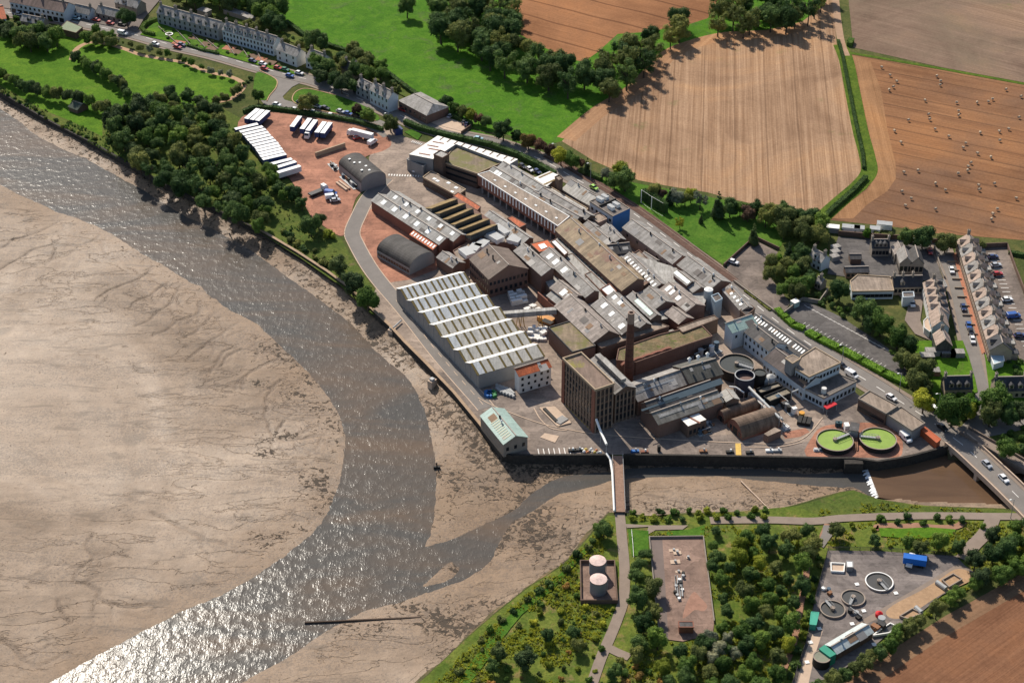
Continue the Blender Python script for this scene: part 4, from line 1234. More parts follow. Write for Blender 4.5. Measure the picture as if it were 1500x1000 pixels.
# --- big lichened roof
gable('lichened_hall', 'long hall with brown lichened roof in the middle of the mill', (813.3,336), (910.7,425.3), (935,408), 8, 13, .4, M_lichen, M_brick, wins=((5.0, 1.2, 20, 1.6),))
gable('roadside_warehouse', 'long grey slate warehouse with dormer and pink wall along the road', (912,333), (985,386), (988,366), 6.2, 10, 1.0, M_slate, M_pinkw, wins=((3.6, 1.1, 5, 1.0),))
gable('roof_dormer_shed', 'small lean-to slate roof in front of the pink-walled warehouse', (938,374), (957,386), (941,367), 4, 5.6, .5, M_slate, M_brickr)
gable('roadside_warehouse', 'grey slate warehouse next to the road with plain roof and dark gable', (992,387.5), (1040,423.5), (1046,402.7), 7, 11, 1.0, M_slate, M_brick)
gable('rooflight_bay', 'slate bay with green glazed rooflight next to the roadside warehouse', (986.7,402), (1006,417.5), (1010,409), 7, 9.4, 1, M_slate, M_brick, sky=((.45,.5,9,1.4),), skym=M_skyc)
gable('slate_bay', 'plain slate bay right of the green rooflight bay', (1006,419), (1015,428), (1026,419), 6, 8.5, 1, M_slate, M_brick)
gable('skylight_row_shed', 'long grey shed with a row of small white rooflights along its eave', (912,377), (958.7,422), (969.3,415.3), 7, 9.6, 1, M_slate, M_brick, sky=[(0.06+i*0.088, 0.28, 0.8, 1.7) for i in range(11)])
gable('slate_hall', 'slate hall with two rooflights and dark gable, near the pale silo', (966,424), (1005,456), (1009.3,436.7), 7, 11.2, 1, M_slatep, M_brick, sky=((.14,.55,1.6,2.6),(.3,.5,1.4,2.4),(.55,.45,1.8,2)))
gable('slate_hall', 'slate hall with dark gable just right of the lichened hall end', (936,431), (960,452), (965.3,432), 7, 11.2, 1, M_slate, M_brick)
flat('low_brown_roof', 'low brown flat roof between rooflight shed and roadside warehouse', [(953,389),(962,385),(981,408),(972,414)], 4.6, M_tan, M_brick)
flat('low_brown_roof', 'low brown flat roof beside the lean-to, behind the skylight shed', [(928,372),(936,367),(952,383),(944,388)], 4.2, M_tan, M_brick)
gable('slate_bay', 'narrow tan roof tucked along the far side of the lichened hall', (905,380), (944,417), (910,376), 7, 8.4, .8, M_lichen, M_brickd)
# --- silos
def silo(label, px, r, h, material, top=M_wtrim, cone=0.5):
    c = G(px)
    t = thing('silo', label, 'silo', (c.x, c.y, 0))
    a = MB(); a.cyl(c, r, r, 0, h, 24); part('shell', a, material, t)
    b_ = MB(); b_.cyl(c, r+0.08, 0.3, h+0.002, h+cone, 24); part('cap', b_, top, t)
    l_ = MB(); l_.beam((c.x-r-0.15, c.y-0.3, 0), (c.x-r-0.15, c.y-0.3, h+.6), 0.12); part('ladder', l_, M_steel, t)
    return t
silo('pale grey silo with white top beside the slate hall', (1036,452), 1.6, 8.5, mat('pale_grey_panel', (0.36, 0.4, 0.42), .5, .08))
flat('silo_house', 'pale blue-grey clad box next to the silo', [(1042,434),(1052,430),(1058,438),(1048,443)], 8, M_flatg, mat('pale_blue_cladding', (0.3, 0.36, 0.4), .6, .1))
# --- middle halls
gable('slate_hall', 'grey slate hall next to the brick gable house, open dark end over the yard', (752.7,367.3), (793.3,403.3), (812,396), 8.5, 13, .25, M_slate, M_brick)
gable('slate_hall', 'long grey slate hall with three white rooflights below the orange roof', (791.3,372), (857.3,435.3), (874.7,428.7), 8.5, 12.5, .5, M_slate, M_brick, sky=((.13,.45,2.2,2.6),(.26,.45,2.2,2.6),(.45,.45,2.2,2.6)))
gable('slate_hall', 'grey hall with two white square rooflights above the baling yard', (806,421), (834,443), (848,432.5), 7.5, 12, .4, M_slatep, M_brick, sky=((.52,.38,2.4,2.8),(.82,.36,2.4,2.8)))
gable('lean_to', 'low lean-to roof above the red brick wall of the baling yard', (801,432.5), (817,445.5), (809,424), 5.5, 7.2, .2, M_asb, M_brickr)
gable('slate_hall', 'large pinkish slate hall with big dark gable beside the mossy flat roof', (812.7,448), (868.7,501.3), (880,472.7), 7.5, 14, .7, M_slatep, M_brickd)
flat('mossy_store', 'flat mossy roofed store with grey fascia above the white bales', [(804,480),(835.3,470.7),(872,506.7),(838.7,516)], 7, M_moss, M_brick, coping=M_slateb)
gable('slate_hall', 'grey slate hall with three rooflights left of the chimney top', (866,447), (910.7,489.3), (916,465.3), 7.5, 13, .7, M_slate, M_brickd, sky=((.2,.62,2,2.4),(.47,.55,1.6,2.2),(.85,.4,2,2.4)))
gable('slate_hall', 'narrow grey slate hall directly behind the chimney top', (889,434), (936,480), (940.7,466.7), 8, 11.5, .8, M_slate, M_brickd, sky=((.12,.55,1.8,1.8),(.3,.55,1.8,1.8)))
gable('slate_hall', 'slate hall with pale green rooflights right of the chimney', (918,434), (953,467), (958.7,456.5), 8, 11, .8, M_slate, M_brickd, sky=((.45,.5,6.5,1.6),(.78,.5,4.5,1.6)), skym=M_skyc)
gable('slate_house', 'small detached slate house with dark end beside the long tan roof', (974,459), (994,474), (1006,464), 6, 9, .9, M_slatep, M_brickr)
flat('tan_link_roof', 'long narrow tan felt roof running behind the chimney', [(872.7,503),(960,471),(980,478),(881,510)], 6.4, M_tan, M_brickd, parapet=0.2)
flat('tan_link_roof', 'tan felt roof right of the slate house, above the overgrown ruin', [(992,480),(1020,470),(1046,462),(1052,467),(1000,487)], 6.0, M_tan, M_brickd, parapet=0.2)
flat('orange_roof', 'flat roof painted bright orange with a white patch', [(777.3,357.3),(802,351.3),(812.7,363.3),(790,369.3)], 8.2, mat('orange_paint_roof', (0.52, 0.13, 0.05), .8, .12, .4), M_brickd, parapet=0.1)
single('roof_patch', (lambda m_: (m_.prism(ccw([(p.x, p.y) for p in GP([(788,359),(797,356.5),(802,362),(793,365.5)], 8.3)]), 8.25, 8.45), m_)[1])(MB()), M_wtrim, 'white sheeted patch on the bright orange roof', 'roof patch')
flat('red_tile_roof', 'small red-orange roof beside the striped facade undercroft', [(743.3,319.3),(750,316.7),(770.7,328.5),(761,333.5)], 4.5, M_orange, M_brick, parapet=0.1)
flat('orange_skylight_house', 'narrow brick house with pale rooflight between orange roof and lichened hall', [(807,354),(813,351),(832,370),(827,374)], 7, M_sky, M_brick, parapet=0.2)
flat('machine_annex', 'grey flat annex roof along the wall of the lichened hall', [(857,402),(866,398),(893,424),(884,430)], 5.5, M_asb, M_brick, parapet=0.2)
flat('machine_annex', 'brick annex with bright rooflight at the end of the lichened hall', [(880,423.5),(893,416),(903,427),(890,433)], 6.5, M_sky, M_brickr, parapet=0.25)
flat('dark_plant_deck', 'dark plant deck with pale brown bin between the long slate hall and lichened hall', [(826,376),(838,372),(868,402),(856,408)], 5, M_blk, M_brickd)
# --- brick house with window row and hall beside it
t = gable('brick_gable_house', 'brick gable house with a row of windows facing the baling yard', (688,379.3), (716,408.7), (744,386.7), 8.5, 12.8, 1.0, roofmat('brown_sheets', (0.2, 0.15, 0.12), (1.2, 3), .08), M_brick, wins=((5.6, 1.5, 9, 1.1), (2.2, 1.4, 9, 1.0)), gwins=((5.4, 1.4, 10, 1.0), (1.8, 1.6, 8, 1.1)))
gable('twin_roof_shed', 'long grey roofed shed with red brick side facing the red gravel', (544,293.5), (643,358), (560.7,287.5), 5, 8, 1.0, M_asb, M_brickr, sky=[(0.13+i*0.165, .52, 2.2, 2.2) for i in range(6)])
gable('twin_roof_shed', 'long grey roofed shed parallel behind, next to the north-light roofs', (563,289), (664,353), (672.7,341.3), 6, 8.6, 1.0, M_asb, M_brickr, sky=[(0.1+i*0.165, .6, 1.8, 1.8) for i in range(6)])
t = flat('striped_canopy', 'low brick lean-to with red and white striped roof', [(599.3,343.5),(606,337),(641,359),(634,366)], 4.4, M_orange, M_brick, parapet=0)
a, b_ = G((602.5,340.5), 4.42), G((637.5,362.5), 4.42)
for i in range(9):
    skylight_on(t, a+(b_-a)*((i+.5)/9), (b_-a).normalized(), (G((606,337), 4.42)-G((599.3,343.5), 4.42)).normalized(), 0.8, 2.2, M_wtrim, 'roof_stripe')
gable('brick_shed', 'small brick shed with grey roof between the black hall and sawtooth shed', (639.5,376.5), (663,392), (651,369.5), 4.6, 6.8, 1.0, M_slate, M_brick)
# --- six north-light roofs
S0 = [(625.3,304.7),(637.3,312),(649.3,320.7),(660,328),(671.3,335.3),(682.7,344)]
S1 = [(670,291.3),(682,298),(693.3,305.3),(705.3,313.3),(717.3,320.7),(728.7,328.7)]
base = G((672,326))
t = thing('north_light_building', 'brick workshop under six ochre north-light roofs with dark glazing', 'building', (base.x, base.y, 0))
mw = MB(); ring = ccw([(p.x, p.y) for p in (v2(G((622,306), 5.6)), v2(G((667,288), 5.6)), v2(G((733,331), 5.6)), v2(G((688,352), 5.6)))])
mw.prism(ring, 0, 5.6); part('wall', mw, M_brick, t)
for p, q in zip(S0, S1):
    a, b_ = G((p[0]+6.5, p[1]+0.6), 8.0), G(q, 8.0)
    d = (b_-a); d.z = 0; d.normalize(); n = Vector((d.y, -d.x, 0)); n = n if n.y < 0 else -n
    g = MB(); lo = [a+n*0.5-Vector((0, 0, 2.2)), b_+n*0.5-Vector((0, 0, 2.2))]
    g.quad_uv(lo[0], lo[1], b_, a); gp = part('glazing', g, mat('dark_north_glazing', (0.035, 0.05, 0.055), .25, .15, .5, spec=.5), t)
    for k in range(1, 12):
        c0 = lo[0]+(lo[1]-lo[0])*k/12; c1 = a+(b_-a)*k/12
        bb = MB(); bb.beam(c0+n*.03, c1+n*.03, 0.09); link('glazing_bar', bb.mesh('glazing_bar', t.location), gp, (0, 0, 0), M_slateb)
    r_ = MB(); slope_slab(r_, a+n*.1, b_+n*.1, b_-n*5.2-Vector((0, 0, 2.3)), a-n*5.2-Vector((0, 0, 2.3))); part('roof', r_, M_ochre, t)
    e = MB()
    for s_ in (a, b_):
        e.face([s_+n*0.5-Vector((0, 0, 2.3)), s_, s_-n*5.1-Vector((0, 0, 2.3))])
        e.face([s_-n*5.1-Vector((0, 0, 2.3)), s_, s_+n*0.5-Vector((0, 0, 2.3))])
    part('end_cheek', e, M_asb, t)
gable('speckled_lean_to', 'long grey roof running from the red court past the north-lights', (706,318.5), (764,358), (711,304), 5, 7, .5, M_asb, M_brick)
flat('red_court', 'narrow red tiled court roof at the head of the north-lights', [(664,287),(671,282),(704,303),(699,308)], 5.0, M_orange, M_brick, parapet=.15)
t = flat('plant_deck', 'low roof deck carrying white plant housings next to the brick gable house', [(664,368),(686,355),(714,338),(728,330),(768,358),(765,370),(748,356),(716,357),(692,378),(672,384)], 4.2, M_tan, M_brick)
for i, (a, b_, L, W, h) in enumerate((((684,373),(690,378),6,4.2,1.8),((695.5,366),(700,361),5.5,4,1.6),((706,360.5),(711,356),5.5,4,1.6),((724,350),(734,356),8,4,2.0),((736,339),(746,346),8,4,1.6),((756,352),(760,348),7,5,1.6))):
    boxunit('plant_housing', ['leftmost','second','third','fourth','fifth','rightmost'][i]+' of the white plant housings on the low deck', 'plant housing', a, 4.25, L, W, h, b_, M_wtrim, 'white plant housings')
# --- sawtooth finishing shed
r00, r01 = G((587.2,422.8), 8), G((679.2,398.8), 8)
r60 = G((690.4,531.6), 8)
ax = (r01-r00); LA = ax.length; ax.normalize()
by = (r60-r00)/6; by = by-ax*by.dot(ax)*0.0
stepL = by.length; byn = by.normalized()
base = r00+ax*LA/2+by*3.5
t = thing('sawtooth_shed', 'large grey shed with seven white-edged sawtooth roofs by the shore road', 'building', (base.x, base.y, 0))
M_pan = roofmat('sawtooth_panel', (0.52, 0.53, 0.52), (1.0, 12), .05, .45, stain=.12)
M_panb = roofmat('sawtooth_panel_tan', (0.49, 0.46, 0.40), (1.0, 12), .06, .5, stain=.12)
M_gap = mat('rusty_gutter_strip', (0.13, 0.095, 0.03), .8, .3, .5)
mw = MB()
zl, zr_ = 6.0, 8.0
for k in range(7):
    A = r00+by*k; A.z = 0
    v0 = A-by*0.43; p1 = A+by*0.57
    for s_ in (0, LA):
        o = ax*s_
        pts = [v0+o, p1+o, p1+o+Vector((0, 0, zl)), A+o+Vector((0, 0, zr_)), v0+o+Vector((0, 0, zl))]
        mw.face(pts if s_ else pts[::-1])
P0 = r00-by*.43; P0.z = 0
P1 = r00+by*6.57; P1.z = 0
for Q in (P0, P1):
    mw.face([Q, Q+ax*LA, Q+ax*LA+Vector((0, 0, zl)), Q+Vector((0, 0, zl))])
part('wall', mw, M_greyc, t)
NP = [11, 9, 9, 9, 9, 8, 7]
for k in range(7):
    A = r00+by*k
    up = Vector((0, 0, 0.06))
    va = A-by*.43-Vector((0, 0, 2)); ve = A+by*.57-Vector((0, 0, 2))
    o0 = -ax*0.4; L2 = LA+0.8
    m1 = MB(); slope_slab(m1, A+o0+up, A+o0+ax*L2+up, va+o0+ax*L2+up, va+o0+up); part('roof_ridge_sheet', m1, M_white, t)
    m2 = MB(); slope_slab(m2, A+o0, A+o0+ax*L2, ve+o0+ax*L2, ve+o0); part('roof_slope', m2, M_gap, t)
    cuts = [0]; 
    w0 = [R.uniform(0.75, 1.35) for _ in range(NP[k])]
    S = sum(w0); x = 0.0
    sv = (ve-A).normalized(); SL = (ve-A).length
    for i, w in enumerate(w0):
        wd = w/S*LA
        c = A+ax*(x+wd/2)+sv*(SL/2)+Vector((0, 0, 0.02))
        skylight_on(t, c, ax, sv, wd-0.85, SL-0.25, M_pan if (k < 3 or R.random() < .15) else M_panb, 'roof_panel')
        x += wd
for i in range(16):
    f = (i+.5)/16
    p = P0+(P1-P0)*f-ax*0.06
    mbx = MB(); mbx.box(v2(p), v2(byn), 0.18, 0.14, 0, 6.0-0.1); part('cladding_rib', mbx, M_steel, t)
# --- white house with orange roof against the shed
t = gable('white_house', 'white rendered house with orange roof against the sawtooth shed', (760.7,550.7), (807.3,536.7), (752.7,540), 7.6, 9.8, .12, M_orange, M_render, wins=((5.4, 1.1, 5, .9), (2.9, 1.0, 5, .9), (.6, 1.2, 4, .8)))
# --- six storey tower and gabled annex
TW = 18.0
c = [v2(G(p, TW)) for p in ((824.5,525), (872,571), (900,562.5))]
dL = (c[1]-c[0]); LL = dL.length; dL.normalize()
nW = Vector((-dL.y, dL.x)); wW = abs((c[2]-c[1]).dot(nW)); nW = nW if (c[2]-c[1]).dot(nW) > 0 else -nW
c3 = [c[0], c[1], c[1]+nW*wW, c[0]+nW*wW]
cen = (c3[0]+c3[2])/2
t = thing('mill_tower', 'tall brown brick and concrete mill block with grid of windows', 'building', (cen.x, cen.y, 0))
mw = MB(); mw.prism(ccw([(p.x, p.y) for p in c3]), 0, TW-.4, 0, False); part('wall', mw, M_brickd, t)
mr = MB(); fill(mr, ccw([(p.x, p.y) for p in c3]), TW-.38); part('roof', mr, M_moss if False else roofmat('tower_felt', (0.2, 0.135, 0.1), (4, 6), .06, moss=(0.2, 0.17, 0.03), mossw=(.56, .66)), t)
mp = MB(); q = c3
for i in range(4):
    d = q[(i+1) % 4]-q[i]; L = d.length; d.normalize()
    mp.box((q[i]+q[(i+1) % 4])/2, d, L+.3, .4, TW-.5, TW+.35-.004*(i % 2))
part('parapet', mp, M_trim, t)
def piers(t, a, b_, out, n, z0, z1, w, material, nm='pier', depth=.3):
    d = (b_-a); L = d.length; d.normalize()
    for i in range(n):
        p = a+d*(L*i/(n-1))+out*depth*.4
        m_ = MB(); m_.box(p, d, w, depth, z0, z1); part(nm, m_, material, t)
M_pier = mat('concrete_frame', (0.235, 0.17, 0.125), .9, .2, .5)
o1 = -nW
piers(t, c3[0]+dL*.9, c3[1]-dL*.9, o1, 11, 0, TW-.6, .55, M_pier)
for e in (c3[0], c3[1]):
    m_ = MB(); m_.box(e+dL*(.8 if e is c3[0] else -.8)+o1*.1, dL, 1.7, .5, 0, TW-.55); part('corner_pier', m_, M_brickr, t)
for k in range(6):
    windows(t, c3[0]+dL*1.6, c3[1]-dL*1.6, 1.0+k*2.75, 1.75, 20, 0.9, o1)
    m_ = MB(); m_.box((c3[0]+c3[1])/2+o1*.06, dL, LL-3.4, .16, 3.0+k*2.75, 3.3+k*2.75); part('floor_band', m_, M_pier, t)
o2 = dL
piers(t, c3[1]+nW*.4, c3[2]-nW*.4, o2, 5, 0, TW-.6, .5, M_pier)
for k in range(6):
    windows(t, c3[1]+nW*.6, c3[2]-nW*.6, 1.0+k*2.75, 1.9, 8, .75, o2)
t = gable('tower_annex', 'gabled brick annex with ventilator ridge beside the mill tower', (857,533), (901,576.5), (916,564), 12.5, 15.2, 1.0, M_slate, M_brickd)
I = INFO[t.name]
for k in range(4):
    windows(t, I['B']+I['n']*.6, I['C1']-I['n']*.6, 1.2+k*2.75, 1.9, 10, .8, I['d'])
piers(t, I['B']+I['n']*.3, I['C1']-I['n']*.3, I['d'], 6, 0, 12.2, .5, M_pier)
m_ = MB(); m_.box((I['r0']+I['r1'])/2, I['d'], I['L']*.86, 1.9, 15.0, 16.3); vt = part('ventilator', m_, M_asb, t)
# --- chimney
cb = G((920, 562))
hc = height_for(cb, 457.5)
t = thing('mill_chimney', 'tall dark brick chimney with pale band at the top', 'chimney', cb)
m_ = MB(); m_.cyl(cb, 1.75, 1.18, 0, hc-4.2, 20, 0, False); part('shaft', m_, brickmat('chimney_brick', (0.115, 0.055, 0.04), .3), t)
m_ = MB(); m_.cyl(cb, 1.2, 1.12, hc-4.2, hc-.3, 20, 0, False); m_.cyl(cb, 1.12, 1.25, hc-.3, hc, 20, 0, False); m_.cyl(cb, 1.25, .75, hc, hc+.01, 20, 0, False); m_.cyl(cb, .75, .75, hc+.01, hc-2, 20, 0, True)
part('crown', m_, mat('pale_chimney_band', (0.28, 0.2, 0.155), .9, .25, .6), t)
for k in range(9):
    z = 3+k*(hc-8)/9; rr_ = 1.75-(1.75-1.18)*z/(hc-4.2)+.03
    m_ = MB(); m_.cyl(cb, rr_, rr_, z, z+.14, 20, 0, False); part('iron_band', m_, M_black, t)
# --- overgrown ruin with buttressed brick wall
t = flat('overgrown_ruin', 'roofless brick ruin overgrown with grass behind the chimney', [(903,528),(906,512),(965,491),(992,484.5),(1029,478.5),(1043,493),(1012,503),(932,531)], 5.6, grassmat('ruin_grass', (0.13, 0.11, 0.055), (0.22, 0.17, 0.1), (0.075, 0.115, 0.025), .2, (.54, .64)), M_brick, parapet=.4, coping=M_brick)
a, b_ = v2(G((914,537), 5.6)), v2(G((1040,494), 5.6))
d = (b_-a).normalized(); n = Vector((d.y, -d.x))
for i in range(14):
    p = a+(b_-a)*(i+.5)/14-n*.4
    m_ = MB(); m_.box(p, d, 1.0, .6, 0, 5.5+R.uniform(0, .5)); part('buttress', m_, M_brick, t)
for i in range(5):
    p = a+(b_-a)*(.06+i*.11)-n*1.2
    m_ = MB()
    for k in range(8):
        an0, an1 = math.pi*k/8, math.pi*(k+1)/8
        q0, q1 = p+d*math.cos(an0)*2.6, p+d*math.cos(an1)*2.6
        za, zb = 5.6+math.sin(an0)*.9, 5.6+math.sin(an1)*.9
        for s_, f_ in ((n*.5, 1), (-n*.5, -1)):
            pts = [(q0.x+s_.x, q0.y+s_.y, 5.5), (q1.x+s_.x, q1.y+s_.y, 5.5), (q1.x+s_.x, q1.y+s_.y, zb), (q0.x+s_.x, q0.y+s_.y, za)]
            m_.face(pts)
        m_.face([(q0.x+n.x*.5, q0.y+n.y*.5, za), (q1.x+n.x*.5, q1.y+n.y*.5, zb), (q1.x-n.x*.5, q1.y-n.y*.5, zb), (q0.x-n.x*.5, q0.y-n.y*.5, za)])
    part('arched_gable', m_, M_brickr, t)
flat('ruin_platform', 'grey slab platform between the ruin and the tan felt roof', [(905,508),(985,482),(992,486),(912,514)], 3.0, M_slate, M_brickd, parapet=0)
# --- sheds right of the tower
gable('boiler_shed', 'grey shed with long ridge light nearest the chimney foot', (934.7,587.3), (1009.3,561.3), (998.7,540.7), 6.5, 11, 1.0, M_slate, M_brickd, sky=((.4,.55,16,.6),(.05,.52,5,.6)), skym=M_steel)
t = gable('boiler_shed', 'taller dark grey shed with three ridge ventilators beside the round tank', (1010,561), (1059,547), (1000,538.5), 7.5, 12, 1.0, roofmat('dark_green_grey_sheets', (0.105, 0.1, 0.085), (1.2, 3), .14), M_brickd)
I = INFO[t.name]
for f in (.22, .48, .76):
    p = I['r0']+(I['r1']-I['r0'])*f
    m_ = MB(); m_.cyl(p, .45, .45, 11.8, 13.2, 10); m_.cyl(p, .75, .2, 13.2, 13.8, 10); part('ventilator', m_, M_wtrim, t)
gable('twin_gable_shed', 'brick shed with blue-green glazed roof strip behind the lit ridge', (953,603), (1048,570), (938,591.5), 7.5, 10.5, .6, M_slateb, M_brick, sky=((.7,.55,24,2.2),(.18,.4,15,.7)), skym=mat('blue_grey_glazing', (0.11, 0.14, 0.15), .3, .1, spec=.5))
gable('twin_gable_shed', 'brick gabled shed with sunlit ridge facing the front yard', (964.7,621.3), (1060,588), (956,604), 6, 11, .8, roofmat('striped_grey_sheets', (0.2, 0.185, 0.16), (1.2, 1.6), .12), M_brick, sky=((.55,.55,26,1.2),), skym=M_asb)
gable('cross_gable', 'pale-roofed cross gable at the end of the twin shed', (1055,575), (1064,587.5), (1072,579.5), 6.2, 10.2, 1.0, M_asbl, M_brickd)
t = flat('white_roof_box', 'small brick plant house with flat white roof on the front yard', [(997.3,613.3),(1023.3,604.7),(1034.7,614),(1008,624)], 5, M_white, M_brickd, parapet=0)
skylight_on(t, G((1015.5,614), 5.05), Vector((.7, -.7, 0)), Vector((.7, .7, 0)), 6.0, .7, M_brickr, 'roof_vent')
wall_windows(t, (1008,624), (1034.7,614), 5, 1.2, 1.6, 4, 1.0)
def vault(label, N0, N1, F0, h0, hc_, material, end, zp=0.0, name='vaulted_shed', cat='shed'):
    """barrel vault: near springing line N0-N1, far springing F0 (pixels on the ground)"""
    A, B_, C = v2(G(N0, zp)), v2(G(N1, zp)), v2(G(F0, zp))
    d = (B_-A); L = d.length; d.normalize(); n = Vector((-d.y, d.x)); n = n if (C-A).dot(n) > 0 else -n
    W = (C-A).dot(n); cc = (A+B_)/2+n*W/2
    t = thing(name, label, cat, (cc.x, cc.y, 0))
    m_ = MB(); K = 16; prof = []
    for k in range(K+1):
        an = math.pi*k/K
        prof.append((W/2-math.cos(an)*W/2, h0+math.sin(an)*(hc_-h0)))
    s = 0
    for k in range(K):
        (w0, z0), (w1, z1) = prof[k], prof[k+1]
        p = [A+n*w0, B_+n*w0, B_+n*w1, A+n*w1]
        l_ = math.hypot(w1-w0, z1-z0)
        m_.face([(p[0].x, p[0].y, z0), (p[1].x, p[1].y, z0), (p[2].x, p[2].y, z1), (p[3].x, p[3].y, z1)], [(0, s), (L, s), (L, s+l_), (0, s+l_)])
        s += l_
    part('roof', m_, material, t)
    e = MB()
    for E_, fl in ((A+d*.25, 0), (B_-d*.25, 1)):
        ring = [(E_+n*w, z) for w, z in prof]
        pts = [(E_.x, E_.y, 0)]+[(p.x, p.y, z) for p, z in ring]+[((E_+n*W).x, (E_+n*W).y, 0)]
        e.face(pts)
        if not fl:
            dm = MB(); q = E_+n*W*.5-d*.05; dm.box(q, n, W*.28, .12, 0, hc_*.5); part('door', dm, M_black, t)
            for q_ in (.2, .78):
                dm = MB(); q = E_+n*W*q_-d*.05; dm.box(q, n, W*.12, .12, hc_*.15, hc_*.42); part('window', dm, M_glass, t)
    for q0, q1 in ((A, B_), (A+n*W, B_+n*W)):
        e.face([(q0.x, q0.y, 0), (q1.x, q1.y, 0), (q1.x, q1.y, h0+.02), (q0.x, q0.y, h0+.02)])
    part('wall', e, end, t)
    return t
vault('wide rusty barrel-vaulted shed nearest the quay road', (1086,646), (1143,627), (1064,626), 1.0, 5.6, M_rust, M_brickr)
vault('narrower rusty barrel-vaulted shed behind the wide one', (1060,622), (1111,603), (1051,613), 1.6, 4.6, M_rust, M_brickr)
flat('brick_lean_to', 'small brick lean-to with blue door at the corner of the wide vault', [(1119,635),(1135,625.5),(1144.5,630),(1125,638.5)], 3.2, M_tan, M_brick, parapet=0)
single('boundary_wall', (lambda m_: ([m_.box((v2(G(a))+v2(G(b_)))/2, (v2(G(b_))-v2(G(a))).normalized(), (v2(G(b_))-v2(G(a))).length, .5, 0, 2.6-.01*i) for i, (a, b_) in enumerate((((1096,583),(1120,604)),((1120,604),(1145,627))))], m_)[1])(MB()), M_pinkw, 'orange-brown wall between vaulted sheds and the tank plant', 'wall')
# --- lorry yard hall, quay shed
t = vault('dark curved-roof hall with small rooflights in the lorry yard', (496,240.5), (529,268.5), (528,227), 4.2, 7.6, M_blk, M_greyc, 4.2, 'lorry_yard_hall', 'building')
for px in ((512,233),(519,238),(527,238),(536,243),(530,249),(541,249)):
    skylight_on(t, G(px, 7.55), Vector((.5, -.86, 0)), Vector((.86, .5, .05)).normalized(), .9, .9, M_sky)
t = vault('long black curved-roof hall on the red gravel beside the shore road', (552,366), (600,393), (586,347), 3.4, 7.0, M_blk, M_greyc, 3.4, 'black_hall', 'building')
wall_windows(t, (552,366), (600,393), 3.4, 1.2, 1.2, 12, 1.2)
gable('quay_shed', 'stone shed with pale green sheet roof on the quay corner', (704,608.5), (737.5,650), (752.5,634), 5.5, 9.5, 1.0, M_teal, M_stone, sky=[(.36+i*.068, .5, .5, 3.0) for i in range(9)], skym=mat('cream_rooflight', (0.48, 0.47, 0.33), .5, .08), gwins=((2.2, 1.4, 3, 1.0),))
# --- offices
t = gable('white_office', 'long white-walled office range with dark brown roof beside the tanks', (1119,525), (1177,567.5), (1134,508), 5.5, 8.6, .5, roofmat('dark_brown_sheets', (0.105, 0.08, 0.072), (1.2, 4), .1), M_rendb, wins=((1.6, 1.2, 12, .9),))
t = flat('brown_office', 'two storey white office with flat brown roof and two window rows', [(1173,522.7),(1194,509.3),(1231.3,531.3),(1185.3,552),(1165.3,540)], 9, M_tan, M_rendb, coping=M_trim)
wall_windows(t, (1185.3,552), (1231.3,531.3), 9, 6.2, 1.3, 9, 1.0); wall_windows(t, (1185.3,552), (1231.3,531.3), 9, 3.2, 1.3, 9, 1.0); wall_windows(t, (1165.3,540), (1185.3,552), 9, 6.4, 1.2, 5, .9)
flat('roof_plant_room', 'brown-topped plant room box on the office roofs', [(1150.7,524.7),(1161.3,519.3),(1172,525.3),(1160.7,532)], 11.5, M_tan, M_greyc, parapet=.15, coping=M_trim, z0=6.0)
t = flat('low_office', 'single storey white annex with grey flat roof and red canopy', [(1179,569),(1186,566),(1228,548),(1254.7,558.7),(1206.7,583.3)], 4.4, M_flatg, M_rendb, coping=M_stone)
wall_windows(t, (1179,569), (1206.7,583.3), 4.4, 1.0, 1.5, 5, 1.0); wall_windows(t, (1206.7,583.3), (1254.7,558.7), 4.4, 1.0, 1.5, 8, 1.1)
m_ = MB(); m_.cyl(G((1206.5,575), 4.4), .9, .9, 4.4, 6.4, 16); part('roof_drum', m_, M_render, t)
t = thing('red_canopy', 'bright red flat entrance canopy at the white annex', 'canopy', G((1216,601)))
m_ = MB(); m_.prism(ccw([(p.x, p.y) for p in GP([(1206,594.5),(1221.3,587.5),(1226.7,591.5),(1211.3,599)], 2.8)]), 2.6, 2.8, 0, True, True); part('roof', m_, mat('red_canopy_paint', (0.5, 0.012, 0.02), .6, .08), t)
for p in ((1211.5,598.6),(1226,591.6),(1207,594.6),(1221,588)):
    q = v2(G(p, 2.7)); m_ = MB(); m_.box(q*0.9995, (1, 0), .12, .12, 0, 2.6); part('post', m_, M_steel, t)
gable('slate_office', 'white-walled office with dark slate roof near the mint green roof', (1091,486), (1126,513.5), (1104,474), 7, 10, 1.0, M_slateb, M_rendb, wins=((5, 1.2, 6, .9), (2, 1.2, 6, .9)))
gable('skylight_office', 'long dark slate range with a row of white rooflights along the road', (1096,469), (1172,522), (1104,457), 6, 9, 1.0, M_slateb, M_rendb, sky=[(.05+i*.052+(.04 if i > 4 else 0)+(.05 if i > 12 else 0), .55, .7, 1.8) for i in range(17)])
gable('mint_roof_house', 'white house under pale mint green sheet roof beside the ruin', (1073,487), (1109.5,474.5), (1063.5,473), 7.5, 9.5, .15, M_teal, M_rendb, wins=((4.6, 1.2, 3, .9),))
gable('roadside_store', 'grey slate store with white rooflights at the road, above the mint roof', (1058,424), (1085,455), (1094,446), 6.5, 9.5, .9, M_slate, M_pinkw, sky=[(.3+i*.17, .5, .9, 1.1) for i in range(4)])
flat('black_link', 'dark flat link roof between roadside store and rooflight range', [(1084,455),(1097,445),(1106,452),(1093,463)], 6.5, M_blk, M_brickd)
